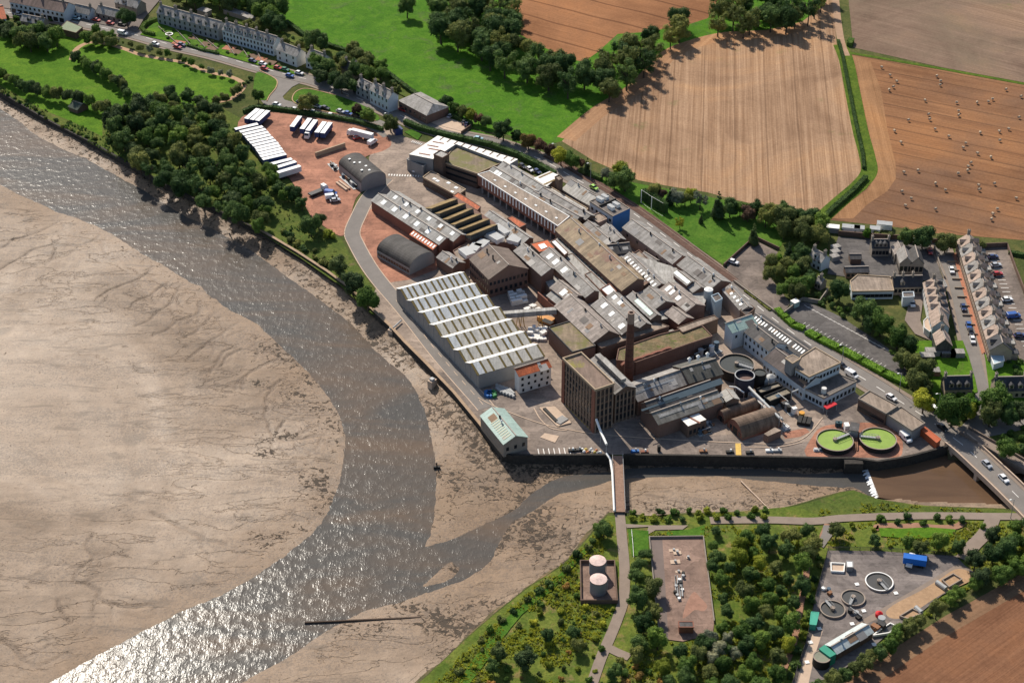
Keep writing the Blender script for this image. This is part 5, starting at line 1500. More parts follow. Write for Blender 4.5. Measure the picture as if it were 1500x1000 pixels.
# --- garages near the road bridge
t = flat('gate_garage', 'long brick garage with brown flat roof beside the road', [(1273.8,572.5),(1315,595),(1297.5,606),(1257.5,584)], 5, M_tan, M_brickd, coping=M_stone)
wall_windows(t, (1257.5,584), (1297.5,606), 5, 1.0, 1.3, 8, 1.3)
t = flat('gate_garage', 'lower brown-roofed garage adjoining, nearest the road bridge', [(1299,606.5),(1320,596),(1354.5,620),(1336,631)], 4.4, M_tan, M_greyc, coping=M_stone)
# ================================================================ tanks, plant, bridges
M_conct = mat('tank_concrete', (0.3, 0.24, 0.19), .9, .15, .5)
M_green = mat('green_algae_water', (0.225, 0.325, 0.055), .5, .16, .25, 1.2, spec=.25)
M_dwater = mat('dark_tank_water', (0.055, 0.055, 0.042), .25, .12, .2, spec=.5)
M_greyw = mat('grey_tank_water', (0.07, 0.065, 0.055), .3, .12, .3, spec=.5)
def tank(name, label, px, r, h, water, shell, wl=.45, arm=None, rim=None, z0=0.0, zpx=None, n=48):
    c = G(px, h if zpx is None else zpx)
    t = thing(name, label, 'tank', (c.x, c.y, z0))
    a = MB(); a.cyl(c, r, r, z0, h, n, 0, False); a.cyl(c, r, r-.28, h, h+.002, n, 0, False)
    for i in range(n):
        j = (i+1) % n; q = []
        for k in (i, j):
            q.append((c.x+math.cos(2*math.pi*k/n)*(r-.28), c.y+math.sin(2*math.pi*k/n)*(r-.28)))
        a.face([(*q[1], h-wl-.1), (*q[0], h-wl-.1), (*q[0], h), (*q[1], h)])
    part('wall', a, shell, t)
    w = MB(); w.cyl(c, r-.27, r-.27, h-wl-.02, h-wl, n); part('water', w, water, t)
    if rim:
        m_ = MB(); m_.cyl(c, r+.05, r+.05, h-.1, h+.06, n, 0, False); m_.cyl(c, r+.05, r-.3, h+.06, h+.065, n, 0, False); part('rim', m_, rim, t)
    if arm:
        d = (v2(G(arm, h))-v2(c)).normalized()
        m_ = MB(); m_.box(v2(c)+d*(r*.5), d, r, .9, h+.05, h+.25)
        part('walkway', m_, M_steel, t)
        nn = Vector((-d.y, d.x))
        for s_ in (-1, 1):
            m_ = MB(); p0 = v2(c)+nn*.45*s_; p1 = p0+d*r
            m_.beam((p0.x, p0.y, h+1.2), (p1.x, p1.y, h+1.2), .08)
            for k in range(7):
                q = p0+(p1-p0)*k/6; m_.beam((q.x, q.y, h+.2), (q.x, q.y, h+1.2), .06)
            part('handrail', m_, M_steel, t)
        m_ = MB(); m_.cyl(c, .75, .75, h-wl, h+.6, 14); part('centre_drum', m_, M_conct, t)
    return t
M_blackt = mat('black_tank_shell', (0.022, 0.02, 0.018), .7, .2, .6)
tank('settling_tank', 'left of the two round tanks with bright green water', (1223.2,643.8), 6.15, 2.0, M_green, M_blackt, .35, (1250,633), M_conct)
tank('settling_tank', 'right of the two round tanks with bright green water', (1286.2,641.7), 6.15, 2.0, M_green, M_blackt, .35, (1256,638.5), M_conct)
t = thing('pump_house', 'small grey pump house with white plant between the green tanks', 'pump house', G((1250,640)))
m_ = MB(); m_.box(v2(G((1250,637))), (0.25, .97), 4.6, 3.0, 0, 3.4); part('wall', m_, M_greyc, t)
m_ = MB(); m_.box(v2(G((1250,637))), (0.25, .97), 4.8, 3.2, 3.402, 3.6); part('roof', m_, M_slateb, t)
m_ = MB(); m_.box(v2(G((1239.5,630))), (1, .1), 1.6, 2.2, 0, 2.6); part('side_cabinet', m_, M_wtrim, t)
m_ = MB(); m_.box(v2(G((1251,640))), (1, .1), 1.8, 1.4, 0, 2.2); part('front_cabinet', m_, M_wtrim, t)
for x in (1226, 1230):
    m_ = MB(); m_.cyl(v2(G((x,624.5))), .75, .75, 0, 1.9, 14); part('dosing_vessel', m_, mat('dark_teal_vessel', (0.03, 0.07, 0.08), .5, .1), t)
t = thing('tank_pipes', 'brown pipe rack running between the green tanks to the quay', 'pipework', G((1255,652)))
for i, x in enumerate((1253.2, 1256.0)):
    m_ = MB(); m_.pipe([G((x-1,641), .8), G((x,655), .8), G((x,660), .3)], .22); part('pipe', m_, mat('rust_pipe', (.3, .15, .09), .8, .2), t)
tank('thickener_tank', 'large round dark-water tank beside the white offices', (1079,532.5), 6.3, 4.0, M_dwater, mat('dark_tank_steel', (0.05, 0.045, 0.04), .7, .2), .5, (1106,541), M_conct)  # shell is plain steel in one dark even colour
tank('storage_tank', 'tall open round tank with pale rim in front of the thickener', (1091,549), 3.45, 7.5, mat('brown_stock', (.16, .1, .08), .4, .1), mat('blue_black_steel', (.03, .033, .05), .5, .2), 1.6, None, M_steel)
tank('storage_tank', 'dark round tank just right of the pale-rimmed one', (1113,545), 2.3, 6.0, M_dwater, M_blackt, .3)
for i, (px, r, h) in enumerate((((1119,566), 1.4, 3.2), ((1128.5,561), 1.5, 3.0))):
    silo(['dark', 'pale'][i]+' small domed vessel behind the flotation troughs', px, r, h, [M_steel, M_wtrim][i], M_steel, .7)
# flotation troughs
M_foam = mat('scummy_water', (.21, .175, .125), .6, .5, .5, 1.2)
for i, P_ in enumerate(([(1108,569),(1139,559),(1146,564),(1114,575)], [(1119,580),(1151,567),(1160.5,574),(1128,587)])):
    ring = ccw([(p.x, p.y) for p in GP(P_, 3)])
    c = G(P_[0], 0)
    t = thing('flotation_trough', ['rear', 'front'][i]+' rectangular open trough of scummy water beside the offices', 'tank', c)
    m_ = MB()
    for k in range(4):
        p, q = v2(ring[k]), v2(ring[(k+1) % 4]); d = (q-p).normalized()
        m_.box((p+q)/2, d, (q-p).length, .3, 0, 3.0-.004*(k % 2))
    part('wall', m_, M_blackt, t)
    m_ = MB(); fill(m_, ring, 2.5); part('water', m_, M_foam, t)
def pipe_thing(label, pts, r, material=None, supports=True, name='overhead_pipe'):
    P_ = [G((p[0], p[1]), p[2]) for p in pts]
    t = thing(name, label, 'pipe', (P_[0].x, P_[0].y, 0))
    m_ = MB(); m_.pipe(P_, r); part('pipe', m_, material or M_steel, t)
    if supports:
        for p in P_[1:]:
            m_ = MB(); m_.box((p.x, p.y), (1, 0), .18, .18, 0, max(.3, p.z-r)); part('support', m_, M_steel, t)
    return t
pipe_thing('long grey overhead pipe bridge crossing the tank plant', [(1097,567,6),(1118,588,5.5),(1142,612,4.5)], .45, mat('pale_pipe', (.5, .49, .46), .5, .1))
pipe_thing('pale pipe dropping from the offices to the front trough', [(1176,568,4.5),(1160,574,4.5)], .25, mat('pale_pipe', (.5, .49, .46)))
pipe_thing('pale angled pipe between the vaults and the storage tank', [(1068,566,5),(1078,567,5),(1090,575,4)], .3, M_wtrim)
pipe_thing('lower grey process pipe along the troughs', [(1100,578,2.5),(1125,601,2.5),(1150,622,2)], .3, M_steel)
pipe_thing('white process pipe feeding the tower foot from the footbridge', [(873.5,614,6.5),(880,632,5.5),(888.5,650.5,5.2)], .42, M_wtrim)
pipe_thing('white pipe carried along the left side of the footbridge', [(888.5,664,1.6),(894,672,1.5),(897,692,1.5),(900,748,1.5)], .38, M_wtrim, False)
m_dark = mat('machine_dark', (.045, .042, .04), .6, .3, .6)
kinds = [m_dark, M_steel, M_blackt, M_wtrim, mat('machine_blue', (.06, .1, .14), .5, .2), mat('machine_rust', (.25, .12, .06), .8, .2)]
def machine(label, px, L, W, h, dpx, k, nparts=4, seed=0):
    """plant skid: base frame, vessels and pipes"""
    rr = random.Random(seed); c = v2(G(px)); d = (v2(G(dpx))-c).normalized(); n = Vector((-d.y, d.x))
    t = thing('plant_skid', label, 'machinery', (c.x, c.y, 0))
    m_ = MB(); m_.box(c, d, L, W, 0, .35); part('base_frame', m_, M_steel, t)
    for i in range(nparts):
        p = c+d*L*(((i+.5)/nparts)-.5)+n*W*rr.uniform(-.22, .22)
        m_ = MB()
        if rr.random() < .5:
            m_.cyl(p, W*.25, W*.25, .352, h*rr.uniform(.6, 1), 12); nm = 'vessel'
        else:
            m_.box(p, d, L/nparts*.8, W*.55, .352, h*rr.uniform(.45, .9)); nm = 'cabinet'
        part(nm, m_, kinds[(k+i) % len(kinds)], t)
    m_ = MB(); a = c-d*L/2; b_ = c+d*L/2
    m_.pipe([(a.x, a.y, h*.7), (b_.x, b_.y, h*.75)], .14); part('pipe', m_, M_steel, t)
    return t
machine('dark plant skid with vessels below the rear trough', (1105,588), 9, 4, 3.2, (1112,594), 0, 5, 1)
machine('dark plant skid beside the wall of the vaulted sheds', (1128,606), 10, 4.5, 3.0, (1136,614), 2, 5, 2)
machine('blue-grey plant skid below the front trough', (1146,592), 6, 3.5, 4.2, (1154,599), 4, 3, 3)
machine('rusty plant skid near the orange drum', (1157,603), 5, 3, 3.4, (1162,608), 1, 3, 4)
machine('long plant skid with white pipes at the tank plant corner', (1142,622), 8, 3, 2.6, (1150,628), 0, 4, 5)
machine('dark plant behind the white-roofed plant house', (1045,600), 8, 3, 3, (1052,597), 0, 4, 6)
machine('orange and grey plant in front of the white-roofed plant house', (1031,634), 5, 2.5, 2.2, (1037,632), 4, 3, 7)
machine('pale pipe stacks right of the white-roofed plant house', (1040,622), 3.5, 2.2, 1.4, (1044,627), 3, 3, 8)
machine('plant between the ruin and the grey sheds', (1035,520), 12, 4, 4, (1046,515), 0, 5, 9)
machine('dark machinery under the brick gable house', (762,412), 9, 4, 2.4, (770,409), 2, 4, 10)
machine('roof-high plant in the gap left of the lichened hall', (845,392), 8, 3, 6.0, (852,399), 0, 4, 11)
machine('small plant skid beside the green tanks wall', (1198,660), 3, 1.5, 1.4, (1202,660), 3, 2, 12)
t = thing('orange_drum', 'orange drum on a stand near the tank plant', 'drum', G((1174,610)))
m_ = MB(); m_.cyl(G((1174,610)), 1.0, 1.0, .5, 1.8, 16); part('drum', m_, mat('orange_drum_paint', (.6, .28, .04), .6, .1), t)
m_ = MB(); m_.box(v2(G((1174,610))), (1, 0), 1.6, 1.6, 0, .5); part('stand', m_, M_steel, t)
t = thing('skip', 'row of dark open skips beside the tank plant', 'skip', G((1178,621)))
for k in range(3):
    p = v2(G((1172+k*6, 618+k*1.0))); m_ = MB(); m_.box(p, (.3, .95), 4, 1.7, 0, 1.4); part('bin', m_, M_blackt, t)
# yard ring with excavation in front of the tower
t = thing('excavation', 'fenced excavation with dark pit in the front yard', 'excavation', G((810,608)))
ring = ccw([(p.x, p.y) for p in GP([(791,598.5),(812,597),(836,620),(817,625)])])
m_ = MB()
for k in range(4):
    p, q = v2(ring[k]), v2(ring[(k+1) % 4]); d = (q-p).normalized(); m_.box((p+q)/2, d, (q-p).length, .5, 0, .5-.004*(k % 2))
part('kerb', m_, M_pale, t)
m_ = MB(); fill(m_, ring, lay[0]+.03); part('floor', m_, M_pale, t)
m_ = MB(); a, b_ = v2(G((797,600.5))), v2(G((815,619))); m_.box((a+b_)/2, (b_-a).normalized(), (b_-a).length, 1.1, .05, 1.0); part('beam', m_, M_blackt, t)
m_ = MB(); m_.box(v2(G((822,617))), (.7, .7), 4.2, 3, .05, .8); part('hut', m_, M_greyc, t)
# quay clutter
QC = [('black iron bollard pair at the quay edge near the white bays', (838,661), M_blackt), ('dark crate at the quay near the coloured sacks', (848,660), m_dark), ('blue drum beside the footbridge head', (930,662), M_blue), ('red brick pile on the quay right of the footbridge', (944,663), M_brickr), ('tall black capstan on the quay', (965,661), M_blackt),
      ('orange and white barrier posts on the quay', (1030,662), kinds[5]), ('black rack on the quay left of the yellow crossing', (1069,663), M_blackt), ('black rack on the quay right of the yellow crossing', (1098,664), M_blackt), ('white post cluster on the quay', (1127,661), M_wtrim), ('pale pump set on the quay wall', (1139,661), M_steel)]
for i, (lb, px, mt_) in enumerate(QC):
    c = v2(G(px)); t = thing('quay_equipment', lb, 'equipment', (c.x, c.y, 0))
    m_ = MB(); m_.box(c, (1, .05), 2.6 if i != 4 else 1.0, 1.1, 0, .8 if i != 4 else 2.4); part('body', m_, mt_, t)
    m_ = MB(); m_.cyl((c.x+.3, c.y+.1), .35, .3, .8, 1.5, 10); part('top', m_, M_wtrim if i % 3 == 0 else M_steel, t)
rr = random.Random(21)
cols = [M_wtrim, M_wtrim, mat('sack_yellow', (.55, .4, .1), .8, .1), mat('sack_orange', (.55, .22, .1), .8, .1), M_steel]
for i in range(11):
    c = v2(G((853+i*2.6, 661.5+rr.uniform(-3, 3)))); s_ = rr.uniform(.7, 1.1)
    m_ = MB(); m_.cyl(c, s_*.6, s_*.68, 0, s_*.5, 9, 0, False); m_.cyl(c, s_*.68, s_*.3, s_*.5, s_*.95, 9)
    single('bulk_sack', m_, cols[i % 5], 'bulk sack in the row of pale sacks at the quay by the footbridge', 'sack', (c.x, c.y, 0), 'sacks on the quay by the footbridge')
# pallets of rolls and blue crates against the sawtooth shed end
for i in range(10):
    c = v2(G((731+(i % 5)*4.6, 569+(i//5)*4.2+(i % 5)*1.6))); d = Vector((.5, -.86))
    m_ = MB(); m_.pipe([(c.x-d.x*1.8, c.y-d.y*1.8, .6), (c.x+d.x*1.8, c.y+d.y*1.8, .6)], .6, 10)
    single('plastic_roll', m_, M_steel, 'pale wrapped roll stacked against the end wall of the sawtooth shed', 'roll', (c.x, c.y, 0), 'wrapped rolls by the sawtooth shed')
for i in range(6):
    c = v2(G((714+(i % 3)*4.5, 577+(i//3)*4)))
    m_ = MB(); m_.box(c, (.6, -.8), 1.9, 1.5, 0, 1.2)
    single('plastic_crate', m_, [M_blue, M_blue, mat('green_crate', (.03, .2, .06), .6, .1)][i % 3], ['blue', 'blue', 'green'][i % 3]+' plastic crate by the corner of the sawtooth shed', 'crate', (c.x, c.y, 0), 'crates by the sawtooth shed')
# bales of waste paper in the yard
rr = random.Random(5)
M_balew = mat('waste_paper_bale', (.72, .69, .64), .9, .16, 1.2, 3)
def bale(c, d, z, grp, lb):
    m_ = MB(); m_.box(c, d, 2.0, 1.2, z, z+1.1-.03*rr.random(), 0, True)
    return single('paper_bale', m_, M_balew, lb, 'bale', (c.x, c.y, z), grp)
for i in range(5):
    for j in range(4):
        for k in range(2):
            if k == 1 and rr.random() < .35: continue
            p = v2(G((748+i*4.2+j*1.5, 434+j*4.3-i*.9)))
            bale(p, Vector((.93, .36)), k*1.12+.02, 'paper bales in the upper stack', 'white waste paper bale stacked below the brick gable house')
for i in range(7):
    for j in range(4):
        p = v2(G((776+i*3.6+rr.uniform(-1, 1), 484+j*4.6+rr.uniform(-1, 1))))
        bale(p, Vector((math.cos(rr.uniform(0, 3)), math.sin(rr.uniform(0, 3)))).normalized(), .02+(1.12 if rr.random() < .3 else 0), 'loose paper bales by the mossy store', 'white waste paper bale heaped beside the mossy flat store')
for i in range(9):
    p = v2(G((778+rr.uniform(-8, 14), 452+rr.uniform(-6, 8))))
    bale(p, Vector((.8, .6)), .02, 'loose paper bales under the conveyor', 'pale waste paper bale lying under the covered conveyor')
t = thing('conveyor', 'covered grey conveyor bridge crossing the baling yard', 'conveyor', G((770,466)))
a, b_ = G((737,461), 5.2), G((815,455), 6.2)
d = (b_-a).normalized(); m_ = MB(); m_.beam(a, b_, 2.0); part('gallery', m_, M_asb, t)
for f in (.28, .36, .7):
    p = a+(b_-a)*f; m_ = MB(); m_.beam((p.x-.6, p.y, 0), (p.x-.2, p.y, p.z-1), .22); m_.beam((p.x+.8, p.y-.4, 0), (p.x+.2, p.y, p.z-1), .22); part('trestle', m_, mat('yellow_steel', (.5, .3, .05), .7, .15), t)
t = thing('open_skip', 'orange open skip in the baling yard', 'skip', G((800,472)))
m_ = MB(); m_.box(v2(G((800,471))), (.8, -.6), 6.2, 3.2, 0, 1.9); part('body', m_, mat('skip_orange', (.55, .27, .1), .8, .15), t)
m_ = MB(); m_.box(v2(G((802,470.5), 1.9)), (.8, -.6), 4.2, 2.2, 1.9, 1.93); part('opening', m_, M_blackt, t)
single('brick_wall', (lambda m_: (m_.box((v2(G((787,440)))+v2(G((833,480))))/2, (v2(G((833,480)))-v2(G((787,440)))).normalized(), 21, .5, 0, 4), m_)[1])(MB()), M_brickr, 'red brick wall with pale coping along the baling yard', 'wall')
flat('red_cabin', 'long rust-red container beside the road bridge', [(1349,628.5),(1355,625),(1378,643),(1372,648)], 2.8, mat('rust_red_paint', (.42, .1, .04), .7, .15), mat('rust_red_paint', (.42, .1, .04)), 'container', parapet=.08)
# ---- footbridge
a, b_ = G((904.5,667), 1.1), G((908,749), 1.1)
t = thing('footbridge', 'long brown footbridge over the creek to the scrub land', 'bridge', ((a.x+b_.x)/2, (a.y+b_.y)/2, 0))
d = v2(b_-a).normalized(); n = Vector((-d.y, d.x)); LB = v2(b_-a).length
NPL = 64
pl = MB(); pl.box((0, 0), (d.x, d.y), LB/NPL*.93, 3.3, -.06, .06, 0, True); plm = pl.mesh('plank'); plm.materials.append(mat('bridge_planks', (.27, .165, .115), .9, .3, .8, 2))
for i in range(NPL):
    p = v2(a)+d*(LB*(i+.5)/NPL)
    link('plank', plm, t, (p.x-t.location.x, p.y-t.location.y, 1.0+R.uniform(-.012, .012)))
for s_ in (-1, 1):
    m_ = MB(); p0 = v2(a)+n*1.7*s_; p1 = v2(b_)+n*1.7*s_
    m_.beam((p0.x, p0.y, .5), (p1.x, p1.y, .5), .5); part('girder', m_, mat('rusty_girder', (.12, .075, .055), .8, .25), t)
    m_ = MB(); m_.beam((p0.x, p0.y, 2.1), (p1.x, p1.y, 2.1), .1)
    for k in range(26):
        q = p0+(p1-p0)*k/25; m_.beam((q.x, q.y, .7), (q.x, q.y, 2.1), .08)
    part('railing', m_, M_steel, t)
for k in range(6):
    q = v2(a)+d*LB*(.1+k*.16); m_ = MB(); m_.box(q, n, 3.0, .6, -5, .3); part('trestle', m_, M_blackt, t)
# ---- road bridge and old stone bridge
def bridge(name, label, px, w, z, par_h, deckm, sidem, npier, arches=False):
    l, r_ = ribbon_pts(px, w); cpt = G(px[0])
    t = thing(name, label, 'bridge', (cpt.x, cpt.y, 0))
    m_ = MB()
    for i in range(len(l)-1):
        s4 = [r_[i], r_[i+1], l[i+1], l[i]]
        m_.face([(p.x, p.y, z) for p in s4]); m_.face([(p.x, p.y, z-.9) for p in s4[::-1]])
    part('deck', m_, deckm, t)
    for S, sg in ((l, 1), (r_, -1)):
        m_ = MB()
        for i in range(len(S)-1):
            d = S[i+1]-S[i]; m_.box((S[i]+S[i+1])/2, d.normalized(), d.length+.05, .45, z-1.0, z+par_h-.003*(i % 2), 0, True)
        part('parapet', m_, sidem, t)
    for k in range(npier):
        f = (k+.5)/npier*(len(l)-1); i = min(int(f), len(l)-2); g = f-i
        p = l[i]+(l[i+1]-l[i])*g; q = r_[i]+(r_[i+1]-r_[i])*g; d = (q-p)
        m_ = MB(); m_.box((p+q)/2, d.normalized(), d.length*1.05, 2.2 if arches else 1.4, -5, z-.9); part('pier', m_, sidem, t)
    if arches:
        for S in (l, r_):
            tot = [S[0]]
            for k in range(npier):
                f0 = max(0, (k-.5)/npier); f1 = (k+.5)/npier
                pa = S[0]+(S[-1]-S[0])*f0; pb = S[0]+(S[-1]-S[0])*f1
                m_ = MB(); K = 10
                for j in range(K):
                    u0, u1 = j/K, (j+1)/K
                    z0_, z1_ = -4+math.sin(math.pi*u0)*3.2, -4+math.sin(math.pi*u1)*3.2
                    p0, p1 = pa+(pb-pa)*u0, pa+(pb-pa)*u1
                    m_.face([(p0.x, p0.y, z0_), (p1.x, p1.y, z1_), (p1.x, p1.y, z-.5), (p0.x, p0.y, z-.5)])
                part('arch', m_, sidem, t)
    return t
BR = smooth([(1400,645),(1415,657),(1440,680),(1475,713),(1512,750),(1560,800),(1620,860)], 4)
t = bridge('road_bridge', 'modern two-lane concrete road bridge over the river', BR, 9.6, .42, .9, M_asph, M_pale, 4)
m_ = MB(); dashes(m_, BR, 3.5, 4, .22, .425); part('centre_line', m_, M_paint, t)
for s_ in (4.0, -4.0):
    m_ = MB(); l, r_ = ribbon_pts(BR, 9.2); 
    inn, _ = ribbon_pts(BR, 6.9)
    _, inr = ribbon_pts(BR, 6.9)
    A_, B2 = (l, inn) if s_ > 0 else (inr, r_)
    for i in range(len(A_)-1):
        m_.face([(B2[i].x, B2[i].y, .52), (B2[i+1].x, B2[i+1].y, .52), (A_[i+1].x, A_[i+1].y, .52), (A_[i].x, A_[i].y, .52)])
    part('footway', m_, M_pave, t)
bridge('stone_bridge', 'old stone arched bridge right of the road bridge', smooth([(1412,633),(1430,643),(1455,657),(1500,684),(1560,718),(1640,765)], 4), 4.6, .5, .9, M_pave, mat('old_bridge_stone', (.2, .15, .115), .95, .3, .5), 7, True)
# ---- weir
t = thing('weir', 'stepped weir with white water between creek and river pool', 'weir', G((1278,705), -3))
a, b_ = v2(G((1269,682), -3)), v2(G((1287,728), -3)); d = (b_-a).normalized(); n = Vector((-d.y, d.x)); n = n if n.x < 0 else -n
m_ = MB(); m_.box((a+b_)/2-n*.3, d, (b_-a).length, 1.0, -4.6, -2.95); part('sill', m_, M_wall, t)
m_ = MB(); K = 26
rr = random.Random(9)
m_.face([(a.x, a.y, -2.855), (b_.x, b_.y, -2.855), (b_.x+n.x*.85, b_.y+n.y*.85, -3.5), (a.x+n.x*.85, a.y+n.y*.85, -3.5)])
for i in range(K):
    p0, p1 = a+(b_-a)*i/K, a+(b_-a)*(i+1)/K
    w_ = rr.uniform(.9, 2.2)
    m_.face([(p0.x, p0.y, -2.86), (p1.x, p1.y, -2.86), (p1.x+n.x*w_, p1.y+n.y*w_, -3.55), (p0.x+n.x*w_, p0.y+n.y*w_, -3.55)])
part('white_water', m_, mat('foam', (.75, .75, .73), .8, .25, 1.2, 3), t)
m_ = MB(); m_.box(v2(G((1250,677))), (1, 0), 6, 3.0, -4.6, .6); o_ = part('outfall_block', m_, M_wall, t)
# ---- groyne and jetty stubs on the shore
m_ = MB(); a, b_ = v2(G((446,911), -3.2)), v2(G((617,902), -2.8)); m_.box((a+b_)/2, (b_-a).normalized(), (b_-a).length, .45, -5, -3.05)
single('groyne', m_, mat('wet_timber', (.075, .05, .035), .9, .3, .6), 'long dark groyne running out across the mud into the channel', 'groyne')
for lb, px, q in (('short pale outfall platform on the sea wall beside the sawtooth shed', (574,482), (585,472)), ('small white outfall box below the shore road', (633,557), (636,555))):
    c = v2(G(px)); d = (v2(G(q))-c).normalized()
    t = thing('outfall', lb, 'outfall', (c.x, c.y, -3))
    m_ = MB(); m_.box(c, d, 2.8, 2.0, -4.5, .2); part('chamber', m_, M_pale, t)
    m_ = MB(); m_.box(c, d, 1.4, 1.4, .202, .9); part('hatch', m_, M_steel, t)
pipe_thing('grey pipe from the shore road to the outfall platform', [(588,469,1.0),(576,480,1.0)], .3, M_steel, True)
m_ = MB(); m_.beam(G((1085,704), -2.9), G((1128,747), -2.4), .35)
single('timber_pole', m_, M_pale, 'long pale timber lying across the sand bank below the quay', 'timber')
# mooring post
m_ = MB(); c = G((640,686), WL); m_.cyl(c, .25, .2, WL-1, WL+2.5, 8); m_.box(v2(c), (1, 0), 2.2, .7, WL-.2, WL+.9)
single('channel_marker', m_, M_blackt, 'small dark marker post at the edge of the channel', 'marker')
# ---- oil tanks in a bund
t = thing('tank_bund', 'rectangular walled bund around the two oil tanks', 'bund', G((876,852)))
ring = ccw([(p.x, p.y) for p in GP([(850,826),(900,826),(904,884),(851,884)])])
m_ = MB()
for k in range(4):
    p, q = v2(ring[k]), v2(ring[(k+1) % 4]); d = (q-p).normalized(); m_.box((p+q)/2, d, (q-p).length+.3, .35, 0, 1.7-.004*(k % 2))
part('wall', m_, M_brickd, t)
m_ = MB(); fill(m_, ring, lay[0]+.04); part('floor', m_, M_slab, t)
for i, (px, r_) in enumerate((((875.5,820.3), 2.5), ((876.7,847.5), 2.55))):
    c = G(px, 5.4)
    t = thing('oil_tank', ['rear', 'front'][i]+' grey oil tank with rusty pink top in the bund', 'tank', (c.x, c.y, 0))
    m_ = MB(); m_.cyl(c, r_, r_, 0, 5.4, 32, 0, False); part('shell', m_, mat('grey_tank_plate', (.2, .2, .2), .6, .18, .8), t)
    m_ = MB(); m_.cyl(c, r_+.06, .2, 5.402, 5.75, 32); part('top', m_, mat('rusty_pink_top', (.62, .46, .4), .8, .3, .6, 1.5), t)
    m_ = MB(); m_.cyl(c, r_+.07, r_+.07, 5.2, 5.42, 32, 0, False); part('rim', m_, mat('rust_rim', (.25, .13, .09), .8, .2), t)
    m_ = MB(); m_.beam((c.x+r_+.15, c.y-.6, 0), (c.x+r_+.15, c.y-.6, 5.8), .14); part('ladder', m_, M_steel, t)
# ---- derelict plant slab fittings
t = flat('slab_hut', 'small dark flat-roofed hut at the end of the old plant slab', [(994,910),(1015,910),(1016,918),(995,918)], 2.8, M_slateb, M_brickr, parapet=.1)
for i, (px, L, W, h) in enumerate((((987,807), 3, 1.2, .8), ((992,811), 2.4, 1.6, 1.0), ((989,824), 3, 1.8, .9), ((1008,818), 1.2, 1.0, .9), ((994,838), 2, 1.0, .7))):
    c = v2(G(px)); t = thing('plant_remains', ['pale pipe stub nearest the slab gate', 'white pump base near the slab gate', 'pale concrete plinth on the old slab', 'lone small cabinet on the old slab', 'low valve box in the middle of the old slab'][i], 'plant remains', (c.x, c.y, 0))
    m_ = MB(); m_.box(c, (1, .1), L, W, 0, h*.6); part('plinth', m_, M_pale, t)
    m_ = MB(); m_.cyl(c, .4, .4, h*.6, h*1.3, 10); part('stub', m_, M_steel, t)
t = thing('pipe_manifold', 'tangle of grey pipes and valves along the old plant slab', 'pipework', G((996,865)))
rr = random.Random(4)
for k in range(12):
    x = 989+k % 4*3.2; m_ = MB(); y0_ = 840+rr.uniform(0, 15); y1_ = y0_+rr.uniform(10, 28)
    m_.pipe([G((x, y0_), .7), G((x+rr.uniform(0, 2), y1_), .7)], .16, 6); part('pipe', m_, M_steel, t)
for k in range(9):
    c = G((988+rr.uniform(0, 14), 842+k*4.6)); m_ = MB(); m_.cyl(c, .5, .5, 0, rr.uniform(.8, 1.5), 10); part('valve', m_, [M_blackt, M_steel, M_wtrim][k % 3], t)
single('yard_kerb', (lambda m_: ([m_.box((v2(G(a))+v2(G(b_)))/2, (v2(G(b_))-v2(G(a))).normalized(), (v2(G(b_))-v2(G(a))).length, .3, 0, 1.1-.01*i) for i, (a, b_) in enumerate((((951,789),(1030,788)),((1030,788),(1046,912)),((951,789),(962,900)),((962,900),(967,936))))], m_)[1])(MB()), M_stone, 'low kerb wall round the old plant slab', 'wall')
# ---- sewage works
tank('works_tank', 'round settling tank with wide pale rim in the sewage works', (1288,851), 4.2, 1.0, M_greyw, M_pale, .3, (1298,862), M_wtrim)
tank('works_tank', 'middle round settling tank with scraper bridge in the sewage works', (1249.7,874.5), 3.6, 1.0, M_greyw, M_conct, .3, (1244,888), M_conct)
tank('works_tank', 'round settling tank nearest the green container in the sewage works', (1219.7,891), 3.75, 1.0, M_greyw, M_conct, .3, (1209,879), M_conct)
gable('works_shed', 'long pale grey works shed with green end porch', (1226,956.5), (1279,925), (1267,917), 3.2, 4.4, 1.0, roofmat('pale_works_sheets', (.48, .52, .5), (1, 9), .04, .5, stain=.06), M_brickd, ridge=True)
flat('green_porch', 'green sheeted porch on the end of the works shed', [(1199.5,949.6),(1208,943.5),(1225,957),(1216,962)], 4.0, mat('green_sheet', (.03, .25, .16), .6, .1), mat('green_sheet', (.03, .25, .16)), 'porch', parapet=0)
tank('sludge_tank', 'dark round sludge tank with pale top beside the green porch', (1204,961), 2.5, 3.4, mat('pale_sludge', (.22, .22, .16), .8, .2), M_blackt, .05, None, M_conct)
flat('green_container', 'green container at the fence of the sewage works', [(1188.6,895.6),(1199.4,896.5),(1195.3,914.5),(1186.5,913.5)], 2.7, mat('green_container_paint', (.05, .32, .22), .6, .08), mat('green_container_paint', (.05, .32, .22)), 'container', parapet=.05)
flat('works_pit', 'white-rimmed square pit at the corner of the sewage works', [(1217,825),(1237,826),(1236,838),(1217.5,837)], .6, M_pale, M_pale, 'pit', parapet=.5, coping=M_wtrim)
flat('works_kiosk', 'white kiosk pair beside the square pit', [(1240,821.5),(1249,822),(1249.5,830),(1240.5,830)], 2.2, M_wtrim, M_greyc, 'kiosk', parapet=.05)
flat('filter_bay', 'upper orange sand bay with concrete kerbs in the sludge bed', [(1380,850),(1396,841),(1409,849),(1390,860)], .7, M_sand, M_conct, 'filter bay', parapet=.5)
flat('filter_bay', 'lower orange sand bay with concrete kerbs in the sludge bed', [(1318,903),(1336,892),(1350,899),(1330,907)], .7, M_sand, M_conct, 'filter bay', parapet=.5)
